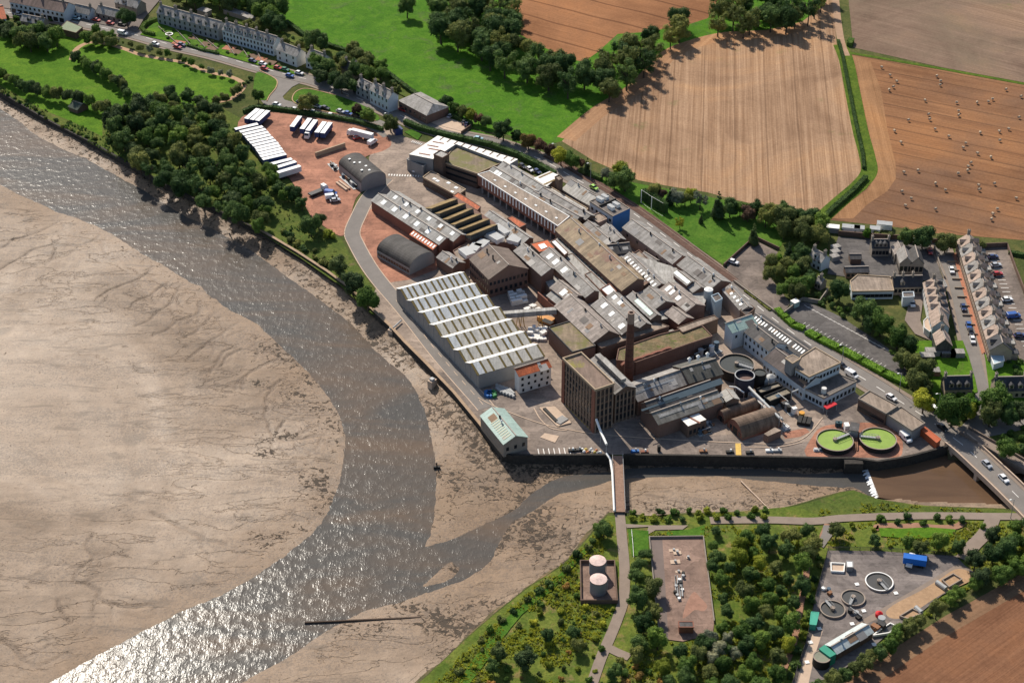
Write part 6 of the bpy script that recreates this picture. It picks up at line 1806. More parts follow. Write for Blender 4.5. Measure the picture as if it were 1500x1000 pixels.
for lb, a, b_ in (('dark drum screen across the upper sand bay', (1372,852), (1386,862)), ('pale drum screen beside the lower sand bay', (1341,889), (1350,897))):
    p, q = G(a, .9), G(b_, .9); m_ = MB(); m_.pipe([p, q], .8, 12); single('drum_screen', m_, M_steel, lb, 'screen')
machine('grey machinery by the two lower settling tanks', (1253,901), 5, 3, 2.2, (1258,905), 0, 3, 31)
machine('pale valve gear at the works fence', (1212,867), 4, 2.5, 1.6, (1216,870), 3, 3, 32)
machine('rusty screw conveyors at the works shed end', (1288,919), 6, 4.5, 2.6, (1294,914), 5, 3, 33)
m_ = MB(); c = v2(G((1287,903))); m_.cyl(c, 1.1, 1.1, 0, 1.5, 14); m_.cyl(c, 1.1, .2, 1.5, 2.1, 14)
single('red_hopper', m_, mat('bright_red_paint', (.5, .015, .02), .6, .1), 'bright red hopper near the works shed', 'hopper')
flat('white_trough', 'white edged trough beyond the works shed', [(1278,931),(1303,927),(1312,917),(1304,913),(1290,922)], .9, M_greyw, M_wtrim, 'trough', parapet=.4, coping=M_wtrim)
for i, px in enumerate(((1255,857),(1312,870),(1248,915),(1200,922),(1187,942),(1182,971),(1280,945),(1265,896),(1206,864))):
    c = v2(G(px)); m_ = MB(); m_.box(c, (1, .2), 1.0, 1.0, 0, .5); m_.box(c, (1, .2), 1.2, 1.2, .502, .6)
    single('inspection_cover', m_, M_wtrim, 'small white inspection chamber in the sewage works yard', 'chamber', (c.x, c.y, 0), 'white chambers in the works yard')
# fence round the works
def fence(label, px, h, gap, material, cat='fence', rails=(.9,), name='fence', pw=.12):
    pts = [v2(G(p)) for p in px]
    t = thing(name, label, cat, (pts[0].x, pts[0].y, 0))
    m_ = MB()
    for i in range(len(pts)-1):
        for f in rails:
            m_.beam((*pts[i], h*f), (*pts[i+1], h*f), .07)
    part('rail', m_, material, t)
    pm = MB(); pm.box((0, 0), (1, 0), pw, pw, 0, h); pme = pm.mesh('post'); pme.materials.append(material)
    for i in range(len(pts)-1):
        L = (pts[i+1]-pts[i]).length; K = max(1, int(L/gap))
        for k in range(K):
            p = pts[i]+(pts[i+1]-pts[i])*k/K
            link('post', pme, t, (p.x-t.location.x, p.y-t.location.y, 0))
    return t
fence('dark paling fence along the left side of the sewage works', [(1213,807),(1196,870),(1180,945),(1160,1005)], 2.0, 3, M_blackt, rails=(.2, .35, .5, .65, .8, .95))
fence('dark fence along the top of the sewage works', [(1213,807),(1290,808),(1400,816)], 2.0, 3, M_blackt, rails=(.2, .4, .6, .8, .95))
fence('tall netted ball fence with pale posts on the playing green', [(939,297),(954,307),(971,317)], 6.0, 4.5, M_wtrim, rails=(1.0, .02), pw=.3)
fence('white post and rail fence beside the path in the scrub', [(925,779),(927,800),(928,818)], 1.2, 3, M_wtrim, rails=(.9, .5))
# lamp posts
def lamp(px, label, h=8.0):
    c = G(px); t = thing('street_lamp', label, 'street lamp', c)
    m_ = MB(); m_.cyl(c, .12, .08, 0, h, 8); part('post', m_, M_steel, t)
    m_ = MB(); m_.beam((c.x, c.y, h), (c.x-1.2, c.y-.5, h+.3), .1); part('arm', m_, M_steel, t)
    m_ = MB(); m_.box((c.x-1.4, c.y-.6), (.9, .4), .8, .35, h+.2, h+.45, 0, True); part('lantern', m_, M_wtrim, t)
for px, lb in (((865,264), 'street lamp by the dark conifer beside the road'), ((814,235), 'street lamp beside the yellow-green bush at the road'), ((570,190), 'street lamp at the mill gate'), ((1373,604), 'street lamp at the bus shelter by the road'), ((1317,574), 'street lamp beside the garages'), ((1363,362), 'tall lamp post at the school corner'), ((1233,532), 'street lamp by the brown-roofed office'), ((1480,760), 'street lamp at the bridge end by the estate track')):
    lamp(px, lb)
t = thing('bus_shelter', 'white-roofed bus shelter beside the main road', 'bus shelter', G((1366,602)))
d = (v2(G((1376,608)))-v2(G((1360,597)))).normalized()
m_ = MB(); m_.box(v2(G((1366,602))), d, 4.6, 1.5, 2.3, 2.5, 0, True); part('roof', m_, M_wtrim, t)
m_ = MB(); m_.box(v2(G((1367.5,601))), d, 4.2, .1, 0, 2.3); part('back_panel', m_, M_glass, t)
for s_ in (-2, 2):
    p = v2(G((1366,602)))+d*s_; m_ = MB(); m_.box(p, d, .12, .12, 0, 2.3); part('post', m_, M_steel, t)
t = thing('green_kiosk', 'pale green kiosk at the car park corner', 'kiosk', G((1164,448)))
m_ = MB(); m_.box(v2(G((1164,449))), (.8, .6), 2.6, 2.2, 0, 2.4); part('wall', m_, M_skyc, t)
m_ = MB(); m_.box(v2(G((1164,449))), (.8, .6), 2.9, 2.5, 2.402, 2.6); part('roof', m_, M_wtrim, t)
flat('blue_cabin', 'small dark blue gate cabin beside the hedge', [(575,185),(585,184),(590,189),(580,191)], 2.8, mat('dark_blue_paint', (.03, .05, .14), .6, .1), mat('dark_blue_paint', (.03, .05, .14)), 'cabin', parapet=.05)
CLUTTER[0] = False
# ================================================================ houses and cottages
M_pinkslate = roofmat('pale_pink_slate', (0.42, 0.31, 0.245), (1, 1.2), .1)
M_bslate = roofmat('blue_black_slate', (0.06, 0.06, 0.066), (1, 1.2), .14)
M_wstone = mat('buff_stone', (0.34, 0.27, 0.2), .9, .18, .5)
M_gstone = mat('cold_grey_stone', (0.28, 0.275, 0.27), .9, .18, .5)
def dormer(t, I, u, v, w, h, front, wallm, roofm, near=True, name='dormer'):
    """gabled dormer on the near (or far) slope"""
    n = I['n'] if near else -I['n']
    A = I['A'] if near else I['C0']
    d = I['d']; hw = I['hw']
    c = A+d*(u*I['L'])+n*(v*hw)
    z = I['he']+(I['hr']-I['he'])*v
    dep = hw*(1-v)*.9
    m_ = MB(); f = c; b_ = c+n*dep
    V = lambda p, zz: Vector((p.x, p.y, zz))
    l, r_ = f-d*w/2, f+d*w/2; lb, rb = b_-d*w/2, b_+d*w/2
    m_.face([V(l, z-.2), V(r_, z-.2), V(r_, z+h), V(f, z+h+w*.45), V(l, z+h)])
    m_.face([V(r_, z-.2), V(rb, z-.2), V(rb, z+h), V(r_, z+h)]); m_.face([V(lb, z-.2), V(l, z-.2), V(l, z+h), V(lb, z+h)])
    p = part(name, m_, wallm, t)
    m_ = MB(); o = -n*.15; zt = z+h+w*.45+.08
    slope_slab(m_, V(f+o, zt), V(b_, zt), V(rb+d*.15, z+h), V(r_+d*.15+o, z+h), .08)
    slope_slab(m_, V(f+o, zt), V(b_, zt), V(lb-d*.15, z+h), V(l-d*.15+o, z+h), .08)
    link('dormer_roof', m_.mesh('dormer_roof', t.location), p, (0, 0, 0), roofm)
    m_ = MB(); m_.box(f-n*.03, d, w*.55, .06, z+.15, z+h); link('dormer_window', m_.mesh('dormer_window', t.location), p, (0, 0, 0), M_glass)
    return p
def house(label, E0, E1, Rr, he, hr, roof, wall, chim=(0.08, .92), dorm=(), far=1.0, name='house', wins=((3.6, 1.2, 3, .9), (.9, 1.3, 3, .9)), maxp=.9, group=None, dformer=None, gw=None):
    t = gable(name, label, E0, E1, Rr, he, hr, far, roof, wall, 'house', wins=wins, maxp=maxp, group=group, gwins=gw)
    I = INFO[t.name]
    for u in chim:
        p = I['r0']+(I['r1']-I['r0'])*u
        add_chimney(t, (p.x, p.y), I['hr']-.8, I['hr']+1.5, .75, (I['n'].x, I['n'].y), M_stone)
    for u in dorm:
        dormer(t, I, u, .12, 1.6, 1.2, None, wall, roof)
    return t
def terrace(labels, E0, E1, Rr, he, hr, roof, wall, dorm=(.25, .72), wins=((3.6, 1.3, 3, .9), (1.0, 1.4, 3, .9)), far=1.0, group=None, backs=(), maxp=.9):
    a0, a1 = G(E0, he), G(E1, he)
    # ridge offset kept constant along the row
    d = v2(a1-a0).normalized(); n = Vector((-d.y, d.x))
    off = v2(G(Rr, hr))-v2(a0)
    if off.dot(n) < 0: n = -n
    hw = off.dot(n)
    N = len(labels)
    for i, lb in enumerate(labels):
        p0, p1 = a0+(a1-a0)*i/N, a0+(a1-a0)*(i+1)/N
        rp = p0+Vector((n.x, n.y, 0))*hw; rp.z = hr-(i % 2)*.12
        t = house(lb, proj(p0), proj(p1), proj(rp), he, hr-(i % 2)*.12, roof, wall, (.03,) if i else (.03, .97), dorm, far, 'terraced_house', wins, maxp, group)
        I = INFO[t.name]
        for u in backs:
            dormer(t, I, u, .2, 1.7, 1.2, None, wall, roof, False, 'rear_dormer')
O5 = ['first', 'second', 'third', 'fourth', 'fifth', 'sixth', 'seventh', 'eighth', 'ninth', 'tenth', 'eleventh', 'twelfth']
terrace([O5[i]+' house from the left in the dormered stone terrace with lawns' for i in range(4)], (229.5,18.5), (319,43), (234.5,7), 6, 9.6, M_slate, M_gstone, (.22, .75))
terrace([O5[i]+' house from the left in the pale terrace right of the lawns' for i in range(5)], (325.5,43), (400,65), (329,31), 6.2, 9.8, M_slate, M_rendb, (.25, .72))
house('white villa with grey slate roof above the parked red cars', (404.5,72), (434,83), (415.4,62.8), 5.6, 8.6, M_slate, M_render)
house('white villa half hidden by the trees, right of the white villa', (447.6,83.5), (470,92), (459,73), 5.4, 8.4, M_slate, M_render)
house('small dark-roofed house among the trees above the road bend', (500,98), (517,105), (510,90), 4.4, 7.4, M_slateb, M_stone, wins=((1, 1.2, 2, .9),))
house('grey stone house joined to the left of the tall white house', (521,124), (541,134), (528,114), 5.2, 8, M_slate, M_gstone, (.05,), (.3, .75))
house('tall white house with dormers beside the main road', (541.4,131), (568.5,145), (548.5,120.5), 7, 10, M_slate, M_rendb, (.05, .5, .95), (.3, .7), wins=((5, 1.3, 5, .8), (1.4, 1.4, 5, .8)))
t = gable('brick_depot', 'red brick depot with hipped grey roof beside the main road', (584,147), (625,169), (640,155), 4.6, 7, 1.0, M_slate, M_brick, hip=(.5, .5), wins=((1.4, 1.4, 6, 1.4),))
house('shop range with white shopfronts at the top left', (14,2.5), (93,18), (20,-12), 6.2, 9.5, roofmat('brown_tiles', (.2, .135, .11), (.8, 1), .12), M_rendb, (.1, .5, .9), (), wins=((3.8, 1.3, 12, 1.1), (.5, 2.2, 9, 2.6)))
house('low grey-roofed cottage behind the road, right of the shops', (140,18), (178,27), (146,8), 3.2, 6.6, M_slate, M_stone, (.1,), (), wins=((1, 1.2, 5, .9),))
house('teal-fronted cottage next to the brick shop gable', (106,16), (130,21.5), (112,6), 3.4, 6.6, M_slate, M_rendb, (.9,), (), wins=((1, 1.2, 3, .9),))
house('grey house standing back above the dark tree at the top left', (168,3), (200,12), (175,-8), 4.5, 8, M_slate, M_stone, (.1, .9), (.4,))
house('grey slate house below the road at the far left', (30,30), (62,36), (34,21), 3.4, 6.6, M_slate, M_stone, (.9,), (.35, .7), wins=((1, 1.2, 4, .9),))
house('white gabled house cut by the left picture edge', (-12,30), (9,27), (-8,10), 5.5, 8.6, M_orange, M_render, (.5,), ())
flat('park_pavilion', 'park pavilion with pale green flat roof beside the main road', [(86.8,42),(98,30.8),(121,40),(111.3,48.3)], 3.4, mat('pale_green_felt', (.22, .25, .16), .9, .12, .4), M_brickd, 'pavilion', parapet=.1)
gable('shore_hut', 'dark green roofed hut on the shore below the park', (100,156), (113,161), (110,148.5), 2.2, 3.8, 1, mat('dark_green_felt', (.06, .075, .055), .9, .2), M_brickd, 'hut')
for i, (px, q, lb) in enumerate((((300,22), (312,26), 'stone outbuilding behind the pale terrace'), ((345,24), (358,28), 'long stone outbuilding behind the terrace gap'), ((365,31), (372,34), 'low pale shed behind the right end of the terrace'))):
    c = v2(G(px)); d = (v2(G(q))-c).normalized(); t = thing('outbuilding', lb, 'outbuilding', (c.x, c.y, 0))
    m_ = MB(); m_.box(c, d, [6, 12, 7][i], 4, 0, 2.6); part('wall', m_, M_stone, t)
    m_ = MB(); m_.box(c, d, [6.4, 12.4, 7.4][i], 4.4, 2.602, 2.85); part('roof', m_, M_slate, t)
# front garden walls, lawns and hedges of the terraces
for i, (a, b_) in enumerate((((229,38), (262,68)), ((255,42), (283,72)), ((280,50), (303,74)), ((300,58), (322,76)), ((330,62), (345,84)), ((352,68), (365,88)), ((375,74), (385,94)))):
    p, q = v2(G(a)), v2(G(b_)); m_ = MB(); m_.box((p+q)/2, (q-p).normalized(), (q-p).length*.8, .3, 0, 1.0)
    single('garden_wall', m_, M_stone, O5[i]+' garden dividing wall from the left below the terraces', 'wall')
for i, (c, w) in enumerate((((231,40), 9), ((246,48), 10), ((271,50), 9), ((290,63), 10), ((321,68), 9), ((357,80), 9), ((240,52), 8), ((268,58), 8))):
    p = v2(G(c)); m_ = MB(); z = lay[0]+.03+.004*i; m_.box(p, (.93, -.36), w*.8, w*.62, z-.02, z)
    structure('garden_lawn', m_, M_bright)
M_bed = mat('garden_soil', (.16, .1, .065), .95, .3, .5, 2)
for i, (c, w) in enumerate((((262,64), 8), ((303,66), 8), ((311,72), 7), ((336,72), 8), ((345,77), 8), ((372,84), 8), ((383,88), 7), ((395,93), 8), ((283,57), 6))):
    p = v2(G(c)); m_ = MB(); z = lay[0]+.07+.004*i; m_.box(p, (.93, -.36), w*.75, w*.55, z-.02, z)
    structure('garden_bed', m_, M_bed if i % 3 else M_tile)
t = thing('trampoline', 'round white-rimmed trampoline on a terrace lawn', 'trampoline', G((248,52)))
m_ = MB(); m_.cyl(G((248,52)), 1.9, 1.9, .75, .85, 20); part('rim', m_, M_wtrim, t)
m_ = MB(); m_.cyl(G((248,52)), 1.4, 1.4, .852, .87, 20); part('mat', m_, M_blackt, t)
# ---- school
house('low dark-roofed school wing with tan gable end', (1278,363), (1303,363), (1278,350.5), 4.2, 8, M_bslate, M_stone, (.02, .98), (.25, .5, .75), name='school_wing', wins=((1.2, 1.6, 5, 1.1),))
house('left of the twin gabled school halls', (1313.5,368), (1318.4,384.5), (1327.5,371), 5.5, 9.4, M_slate, M_stone, (), (), name='school_hall', maxp=1.1, wins=((1.4, 1.8, 4, 1.0),), gw=((1.6, 2.2, 3, 1.2),))
house('right of the twin gabled school halls', (1330,368), (1334.8,385), (1344,372), 5.5, 9.4, M_slateb, M_stone, (), (), name='school_hall', maxp=1.1, gw=((1.6, 2.2, 3, 1.2),))
house('small tan-roofed school porch wing between the other roofs', (1306,361), (1311,372), (1317,358), 4.5, 7.6, M_slatep, M_stone, (), (), name='school_wing', maxp=1, wins=((1.2, 1.6, 2, 1.0),))
house('long dark slate school range in front of the yard', (1310,420), (1352,419), (1318,404), 3.8, 8, M_bslate, M_wstone, (.03, .33, .68), (.3,), name='school_wing', wins=((1.2, 1.5, 7, 1.1),))
t = flat('school_annex', 'flat brown-roofed school annex with bluish wall', [(1245.5,412),(1256,403),(1304,406),(1309,426),(1248.5,427)], 3.6, M_tan, M_rendb, coping=M_trim)
wall_windows(t, (1248.5,427), (1309,426), 3.6, .9, 1.4, 9, 1.6)
gable('school_hut', 'small dark-roofed hut with veranda in the school yard', (1246,379), (1262,379), (1247,372), 2.6, 3.6, 1, M_slateb, M_brickd)
gable('school_hut', 'long dark-roofed classroom hut along the school yard', (1240,399), (1273,398), (1240.5,391), 2.8, 4.6, 1, M_bslate, M_brickd, wins=((.9, 1.2, 5, 1.1),))
flat('grey_box_block', 'grey flat-roofed box beside the pale terrace end', [(1322,428.5),(1338,428),(1339,435),(1323,436)], 4, M_flatg, M_rendb)
flat('pale_flat_house', 'pale flat-roofed house at the street corner by the school', [(1370,411),(1382,410),(1387,420),(1376,422)], 3.4, M_asb, M_greyc, 'house')
for i, (px, lb) in enumerate((((1224,367), 'first shed down the garden edge left of the school'), ((1223,374), 'second shed down the garden edge left of the school'), ((1222,381), 'third and largest shed left of the school yard'))):
    boxunit('garden_shed', lb, 'shed', px, 0, 3.4, 2.6, 2.2, (px[0]+4, px[1]-1), M_greyc)
house('white house with grey roof in the gardens above the car park', (1184,374), (1203,384), (1191,363), 4.6, 7.4, M_slate, M_rendb, (.1, .9), (.5,))
house('small stone lodge at the foot of the villa garden', (1194,412), (1202,416), (1200,405), 3, 5.2, M_slate, M_stone, (.5,), (), wins=((.9, 1.1, 2, .8),))
for i, (px, L, lb) in enumerate((((1246,339), 7, 'long white caravan roof behind the school wall'), ((1258,340), 4, 'short white caravan roof behind the school wall'), ((1281,341), 4, 'white shed roof behind the school wall'), ((1295,334), 6, 'white greenhouse at the bale field edge'), ((1212,338), 9, 'grey store with dark roof behind the villa trees'))):
    boxunit('garden_store', lb, 'shed', px, 0, L, 3, 2.4, (px[0]+5, px[1]+.5), M_wtrim if i < 4 else M_greyc)
# ---- long terrace beside the street
A0, A1 = G((1402,352), 5.4), G((1450,512), 5.4)
hwid = 4.0
dT = v2(A1-A0).normalized(); nT = Vector((-dT.y, dT.x)); nT = nT if nT.x > 0 else -nT
N = 12
for i in range(N):
    p0, p1 = A0+(A1-A0)*i/N, A0+(A1-A0)*(i+1)/N
    lb = (O5[i]+' house down the long pale terrace beside the street') if i < N-1 else 'dark-roofed end house of the long pale terrace'
    rp = p0+Vector((nT.x, nT.y, 0))*hwid; rp.z = 8.6
    t = house(lb, proj(p0), proj(p1), proj(rp), 5.4, 8.6, M_pinkslate if i % 2 == 0 else M_slate if i < N-1 else M_bslate, M_wstone, (.02,), (.5,), 1.0, 'terraced_house', ((3.4, 1.2, 3, .8), (.9, 1.4, 3, .9)), 1.0, None)
    I = INFO[t.name]
    dormer(t, I, .5, .15, 2.6, 1.4, None, M_wstone, M_pinkslate, False, 'rear_gable')
    # rear outshot
    c = I['C0']+I['d']*I['L']*.5+I['n']*1.4
    m_ = MB(); m_.box(c, I['d'], 3.0, 2.6, 0, 2.8); part('outshot', m_, M_wstone, t)
    m_ = MB(); m_.box(c, I['d'], 3.2, 2.8, 2.802, 3.0); part('outshot_roof', m_, M_bslate if i % 2 else M_asb, t)
for i in range(10):
    p = A0+(A1-A0)*(i+.3)/N-Vector((nT.x, nT.y, 0))*2.6
    m_ = MB(); m_.box(v2(p), nT, 3.6, .25, 0, .9)
    single('front_garden_wall', m_, M_wstone, O5[i]+' front garden wall down the long pale terrace', 'wall')
# ---- short terrace on the other side of the street
A0, A1 = G((1352.5,414), 5.2), G((1362,458), 5.2)
for i in range(4):
    p0, p1 = A0+(A1-A0)*i/4, A0+(A1-A0)*(i+1)/4
    d_ = v2(A1-A0).normalized(); n_ = Vector((-d_.y, d_.x)); n_ = n_ if n_.x > 0 else -n_
    rp = p0+Vector((n_.x, n_.y, 0))*3.6; rp.z = 7.6
    t = house(O5[i]+' house down the short pink-roofed terrace opposite', proj(p0), proj(p1), proj(rp), 5.2, 7.6, M_pinkslate, M_render, (.05,), (.5,), 1.0, 'terraced_house', ((3.2, 1.2, 2, .8),), 1.0)
    I = INFO[t.name]; dormer(t, I, .5, .2, 1.8, 1.2, None, M_render, M_bslate, False, 'rear_dormer')
house('white house with pink roof below the short terrace', (1361,459), (1366,478), (1375.5,453), 5.6, 8.6, M_pinkslate, M_rendb, (.9,), (), maxp=1, gw=((1.2, 1.3, 2, .9), (3.6, 1.2, 1, .8)))
house('pink-roofed house with dark hipped end above the cottage gardens', (1367,489), (1372,505), (1381,484), 5, 8, M_pinkslate, M_slateb, (.1,), (), maxp=1)
flat('round_extension', 'curved white extension on the white pink-roofed house', [(1353,470),(1358,465),(1364,468),(1366,480),(1362,486),(1354,480)], 3, M_pale, M_render, 'extension', parapet=.2)
# ---- cottages at the junction
house('slate cottage with three dormers left of the street end', (1385,570), (1425,569), (1423.5,550), 3.6, 7.8, M_bslate, M_wstone, (.03, .97), (.22, .5, .8), .8, 'cottage', ((1, 1.2, 5, .9),), 1)
house('slate cottage with three dormers right of the street end', (1459.5,572), (1504,571), (1461,552), 3.6, 7.8, M_bslate, M_wstone, (.03, .97), (.22, .5, .8), .8, 'cottage', ((1, 1.2, 5, .9),), 1)
flat('conservatory', 'pale blue glass conservatory behind the end of the terrace', [(1450,516),(1469,517),(1471,528),(1456,533)], 3, mat('pale_blue_glass', (.4, .5, .54), .2, .08, spec=.5), M_rendb, 'conservatory', parapet=.1, coping=M_wtrim)
for px, lb, k in (((1365,520), 'white-roofed garden shed above the left cottage', 0), ((1388,522), 'dark open garden shed beside the white one', 1), ((1401,522), 'long white-topped shed beside the street', 0), ((1365,549), 'red-walled garden shed beside the cottage lawn', 2), ((1357,527), 'small grey shed at the hedge by the cottage lawn', 1)):
    boxunit('garden_shed', lb, 'shed', px, 0, 5, 3, 2.4, (px[0]+5, px[1]), [M_greyc, M_slateb, M_brick][k])
# boundary walls
for lb, ps, h in (('dark wall along the top of the school yard', [(1228,345),(1262,348),(1330,352),(1398,360)], 2.2), ('dark wall at the head of the terrace car park', [(1430,364),(1474,362)], 2.2), ('stone wall between school and street', [(1368,364),(1378,396),(1383,408)], 1.4),
                  ('wall along the right side of the terrace car park', [(1475,362),(1487,396),(1502,434),(1532,520)], 1.8), ('dark wall edging the upper car park and green', [(1060,391),(1105,350),(1141,367)], 1.6), ('stone wall above the lower car park', [(1148,462),(1175,441),(1200,445),(1212,428)], 1.8),
                  ('low stone wall along the road past the mill offices', [(1075,414),(1110,440),(1140,462)], 1.2), ('dark retaining wall of the depot forecourt', [(676,197),(690,187),(686,183)], 1.6)):
    wall_run('boundary_wall', [G(p) for p in ps], lb, 0, h, .4, M_stone if 'stone' in lb else M_brickd)
single('beige_park_wall', (lambda m_: (m_.box((v2(G((466,229)))+v2(G((502,217))))/2, (v2(G((502,217)))-v2(G((466,229)))).normalized(), 15, .6, 0, 2.2), m_)[1])(MB()), M_trim, 'short free-standing tan wall in the lorry yard', 'wall')
# ================================================================ vehicles
def shape(fn):
    m_ = MB(); fn(m_); return m_
def carbody(m_, L, W, prof):
    """side profile extruded across the width with tapered greenhouse"""
    n = len(prof)
    for s_ in (-1, 1):
        pts = [(x*L, s_*W/2*wf, z) for x, z, wf in prof]
        m_.face(pts if s_ < 0 else pts[::-1])
    for i in range(n):
        j = (i+1) % n
        a, b_ = prof[i], prof[j]
        m_.face([(a[0]*L, -W/2*a[2], a[1]), (a[0]*L, W/2*a[2], a[1]), (b_[0]*L, W/2*b_[2], b_[1]), (b_[0]*L, -W/2*b_[2], b_[1])])
CARP = [(-.5, .3, 1), (-.5, .72, 1), (-.47, .88, .97), (-.3, .92, .96), (.2, .92, .96), (.46, .78, .95), (.5, .62, .97), (.5, .3, 1)]
CABP = [(-.42, .91, .93), (-.3, 1.4, .78), (.06, 1.43, .78), (.24, .91, .93)]
VANP = [(-.5, .35, 1), (-.5, 2.0, .95), (-.47, 2.1, .92), (.18, 2.1, .92), (.36, 1.25, .96), (.5, 1.05, .97), (.5, .35, 1)]
def mesh_of(fn, name):
    m_ = MB(); fn(m_); me = m_.mesh(name); return me
ME_car = mesh_of(lambda m_: carbody(m_, 4.3, 1.78, CARP), 'car_body')
ME_cab = mesh_of(lambda m_: carbody(m_, 4.3, 1.78, CABP), 'car_windows')
ME_roof = mesh_of(lambda m_: m_.box((-.5, 0), (1, 0), 1.62, 1.36, 1.4, 1.47), 'car_roof')
ME_van = mesh_of(lambda m_: carbody(m_, 5.2, 2.0, VANP), 'van_body')
def whl(m_):
    for i in range(12):
        a0, a1 = 2*math.pi*i/12, 2*math.pi*(i+1)/12
        p = lambda a, y: (math.cos(a)*.32, y, math.sin(a)*.32)
        m_.face([p(a0, -.11), p(a1, -.11), p(a1, .11), p(a0, .11)])
    for y in (-.11, .11):
        m_.face([(math.cos(2*math.pi*i/12)*.32, y, math.sin(2*math.pi*i/12)*.32) for i in range(12)][::(1 if y < 0 else -1)])
ME_wheel = mesh_of(whl, 'wheel'); M_tyre = mat('tyre', (.02, .02, .02), .9, .1)
ME_wheel.materials.append(M_tyre)
ME_vwin = mesh_of(lambda m_: (m_.face([(.2*5.2, -.88, 2.02), (.2*5.2, .88, 2.02), (.355*5.2+.03, .9, 1.3), (.355*5.2+.03, -.9, 1.3)][::-1]), [m_.box((.13*5.2, s_*.985), (1, 0), .9, .05, 1.25, 1.85) for s_ in (-1, 1)]), 'windscreen')
for m_ in (ME_car, ME_roof, ME_van): m_.materials.append(M_wtrim)
for m_ in (ME_cab, ME_vwin): m_.materials.append(M_glass)
ME_light = mesh_of(lambda m_: m_.box((0, 0), (1, 0), .1, .34, -.07, .07, 0, True), 'headlight'); ME_light.materials.append(M_sky)
ME_tail = mesh_of(lambda m_: m_.box((0, 0), (1, 0), .1, .3, -.08, .08, 0, True), 'tail_light'); ME_tail.materials.append(mat('tail_red', (.35, .01, .01), .4, .05))
def paint(n, c):
    if 'car_'+n in MATS: return MATS['car_'+n]
    m = mat('car_'+n, c, .28, .03, 1.0, spec=.5)
    m.node_tree.nodes['Principled BSDF'].inputs['Coat Weight'].default_value = .6
    return m
PAINT = dict(white=(.78, .77, .75), silver=(.42, .43, .44), black=(.015, .015, .017), red=(.42, .025, .02), blue=(.03, .1, .34), navy=(.02, .035, .11), green=(.02, .16, .09), grey=(.12, .12, .125), lime=(.35, .62, .08), orange=(.55, .2, .03), paleblue=(.35, .55, .62))
CN = dict(paleblue='pale blue', lime='lime green', navy='dark blue')
def nearest_dir(px):
    p = v2(G(px)); best = None
    pts = [v2(G(q)) for q in MAIN+BR]
    for i in range(len(pts)-1):
        d = ((pts[i]+pts[i+1])/2-p).length
        if best is None or d < best[0]: best = (d, (pts[i+1]-pts[i]).normalized())
    return best[1]
CARS = []
def sub(name, me, parent, loc, material=None):
    o = link(name, me, parent, loc)
    if material is not None:
        o.material_slots[0].link = 'OBJECT'; o.material_slots[0].material = material
    return o
def car(px, color, where, d=None, kind='car', flip=False):
    c = G(px)
    if d is None: dv = nearest_dir(px)
    else: dv = (v2(G((px[0]+d[0], px[1]+d[1])))-v2(c)).normalized()
    if flip: dv = -dv
    z = .5 if (px[0] > 1410 and 640 < px[1] < 760) else lay[0]+.02
    t = thing('van' if kind == 'van' else 'car', '', kind, (c.x, c.y, z), None, math.atan2(dv.y, dv.x))
    pm = paint(color, PAINT[color])
    if kind == 'van':
        sub('body', ME_van, t, (0, 0, 0), pm); link('windscreen', ME_vwin, t, (0, 0, 0))
        wx, wy, L = 1.6, .92, 5.2
    else:
        b_ = sub('body', ME_car, t, (0, 0, 0), pm); link('windows', ME_cab, t, (0, 0, 0)); sub('roof', ME_roof, t, (0, 0, 0), pm)
        wx, wy, L = 1.32, .8, 4.3
    for sx in (-1, 1):
        for sy in (-1, 1):
            link('wheel', ME_wheel, t, (sx*wx, sy*wy, .32))
    for sy in (-1, 1):
        link('headlight', ME_light, t, (L*.5-.02, sy*.62, .66)); link('tail_light', ME_tail, t, (-L*.5+.02, sy*.66, .74))
    CARS.append((t, color, kind, where, px))
    return t
W1 = 'parked along the road at the top left'
for px, c_, k in (((112,29.7),'paleblue','car'),((128,28.7),'white','car'),((141.5,32),'red','car'),((161.8,36.7),'red','car'),((178.5,38.5),'black','car'),((180,51.8),'white','van'),((21,16),'black','car'),((28,15.5),'black','car'),((66,20.7),'black','car'),((28,23.5),'white','car')):
    car(px, c_, W1, None, k)
W2 = 'on the road below the terraces'
for px, c_ in (((265.8,68),'navy'),((260,71.5),'red'),((228,67),'white'),((370,91.7),'navy'),((385,96),'white'),((387.6,103),'red'),((407,102),'red'),((418,104.5),'green'),((424.5,113.5),'blue'),((438.5,109.7),'white'),((466.5,118),'silver'),((524,137.7),'black'),((590.5,163.5),'red')):
    car(px, c_, W2)
W3 = 'parked beside the oval green'
for px, c_ in (((440.6,152.5),'navy'),((465,158.5),'silver'),((476.7,161),'black'),((499,166),'silver'),((510,169),'blue'),((522.5,172),'black'),((535.6,175),'black')):
    car(px, c_, W3, (10, 2.7))
W4 = 'parked along the hedge of the lorry yard'
for px in ((405.6,156),(433,163.5),(459.5,167.5),(485.4,171.8)):
    car(px, 'white', W4, (10, 2.4))
for px, c_ in (((651,169),'white'),((660,172.5),'silver'),((685,184),'navy'),((681,181),'grey')):
    car(px, c_, 'on the depot forecourt', (5, -4))
car((524,204.4), 'red', 'in the lorry yard', (8, -2)); car((545.6,211.6), 'white', 'in the lorry yard', (6, -4), 'van'); car((484.8,286.5), 'blue', 'at the lower end of the lorry yard', (8, 1), 'van'); car((485.6,292), 'white', 'at the lower end of the lorry yard', (8, -1), 'van'); car((491,296), 'silver', 'at the lower end of the lorry yard', (8, -1))
car((609,251.3), 'white', 'beside the loading annex', (4, -5)); car((614.5,252), 'grey', 'beside the loading annex', (4, -5)); car((700.7,205.8), 'paleblue', 'on the road above the white-edged roof'); car((870,277.5), 'lime', 'on the road behind the blue block'); car((1074,386.5), 'white', 'at the upper car park wall', (6, 2))
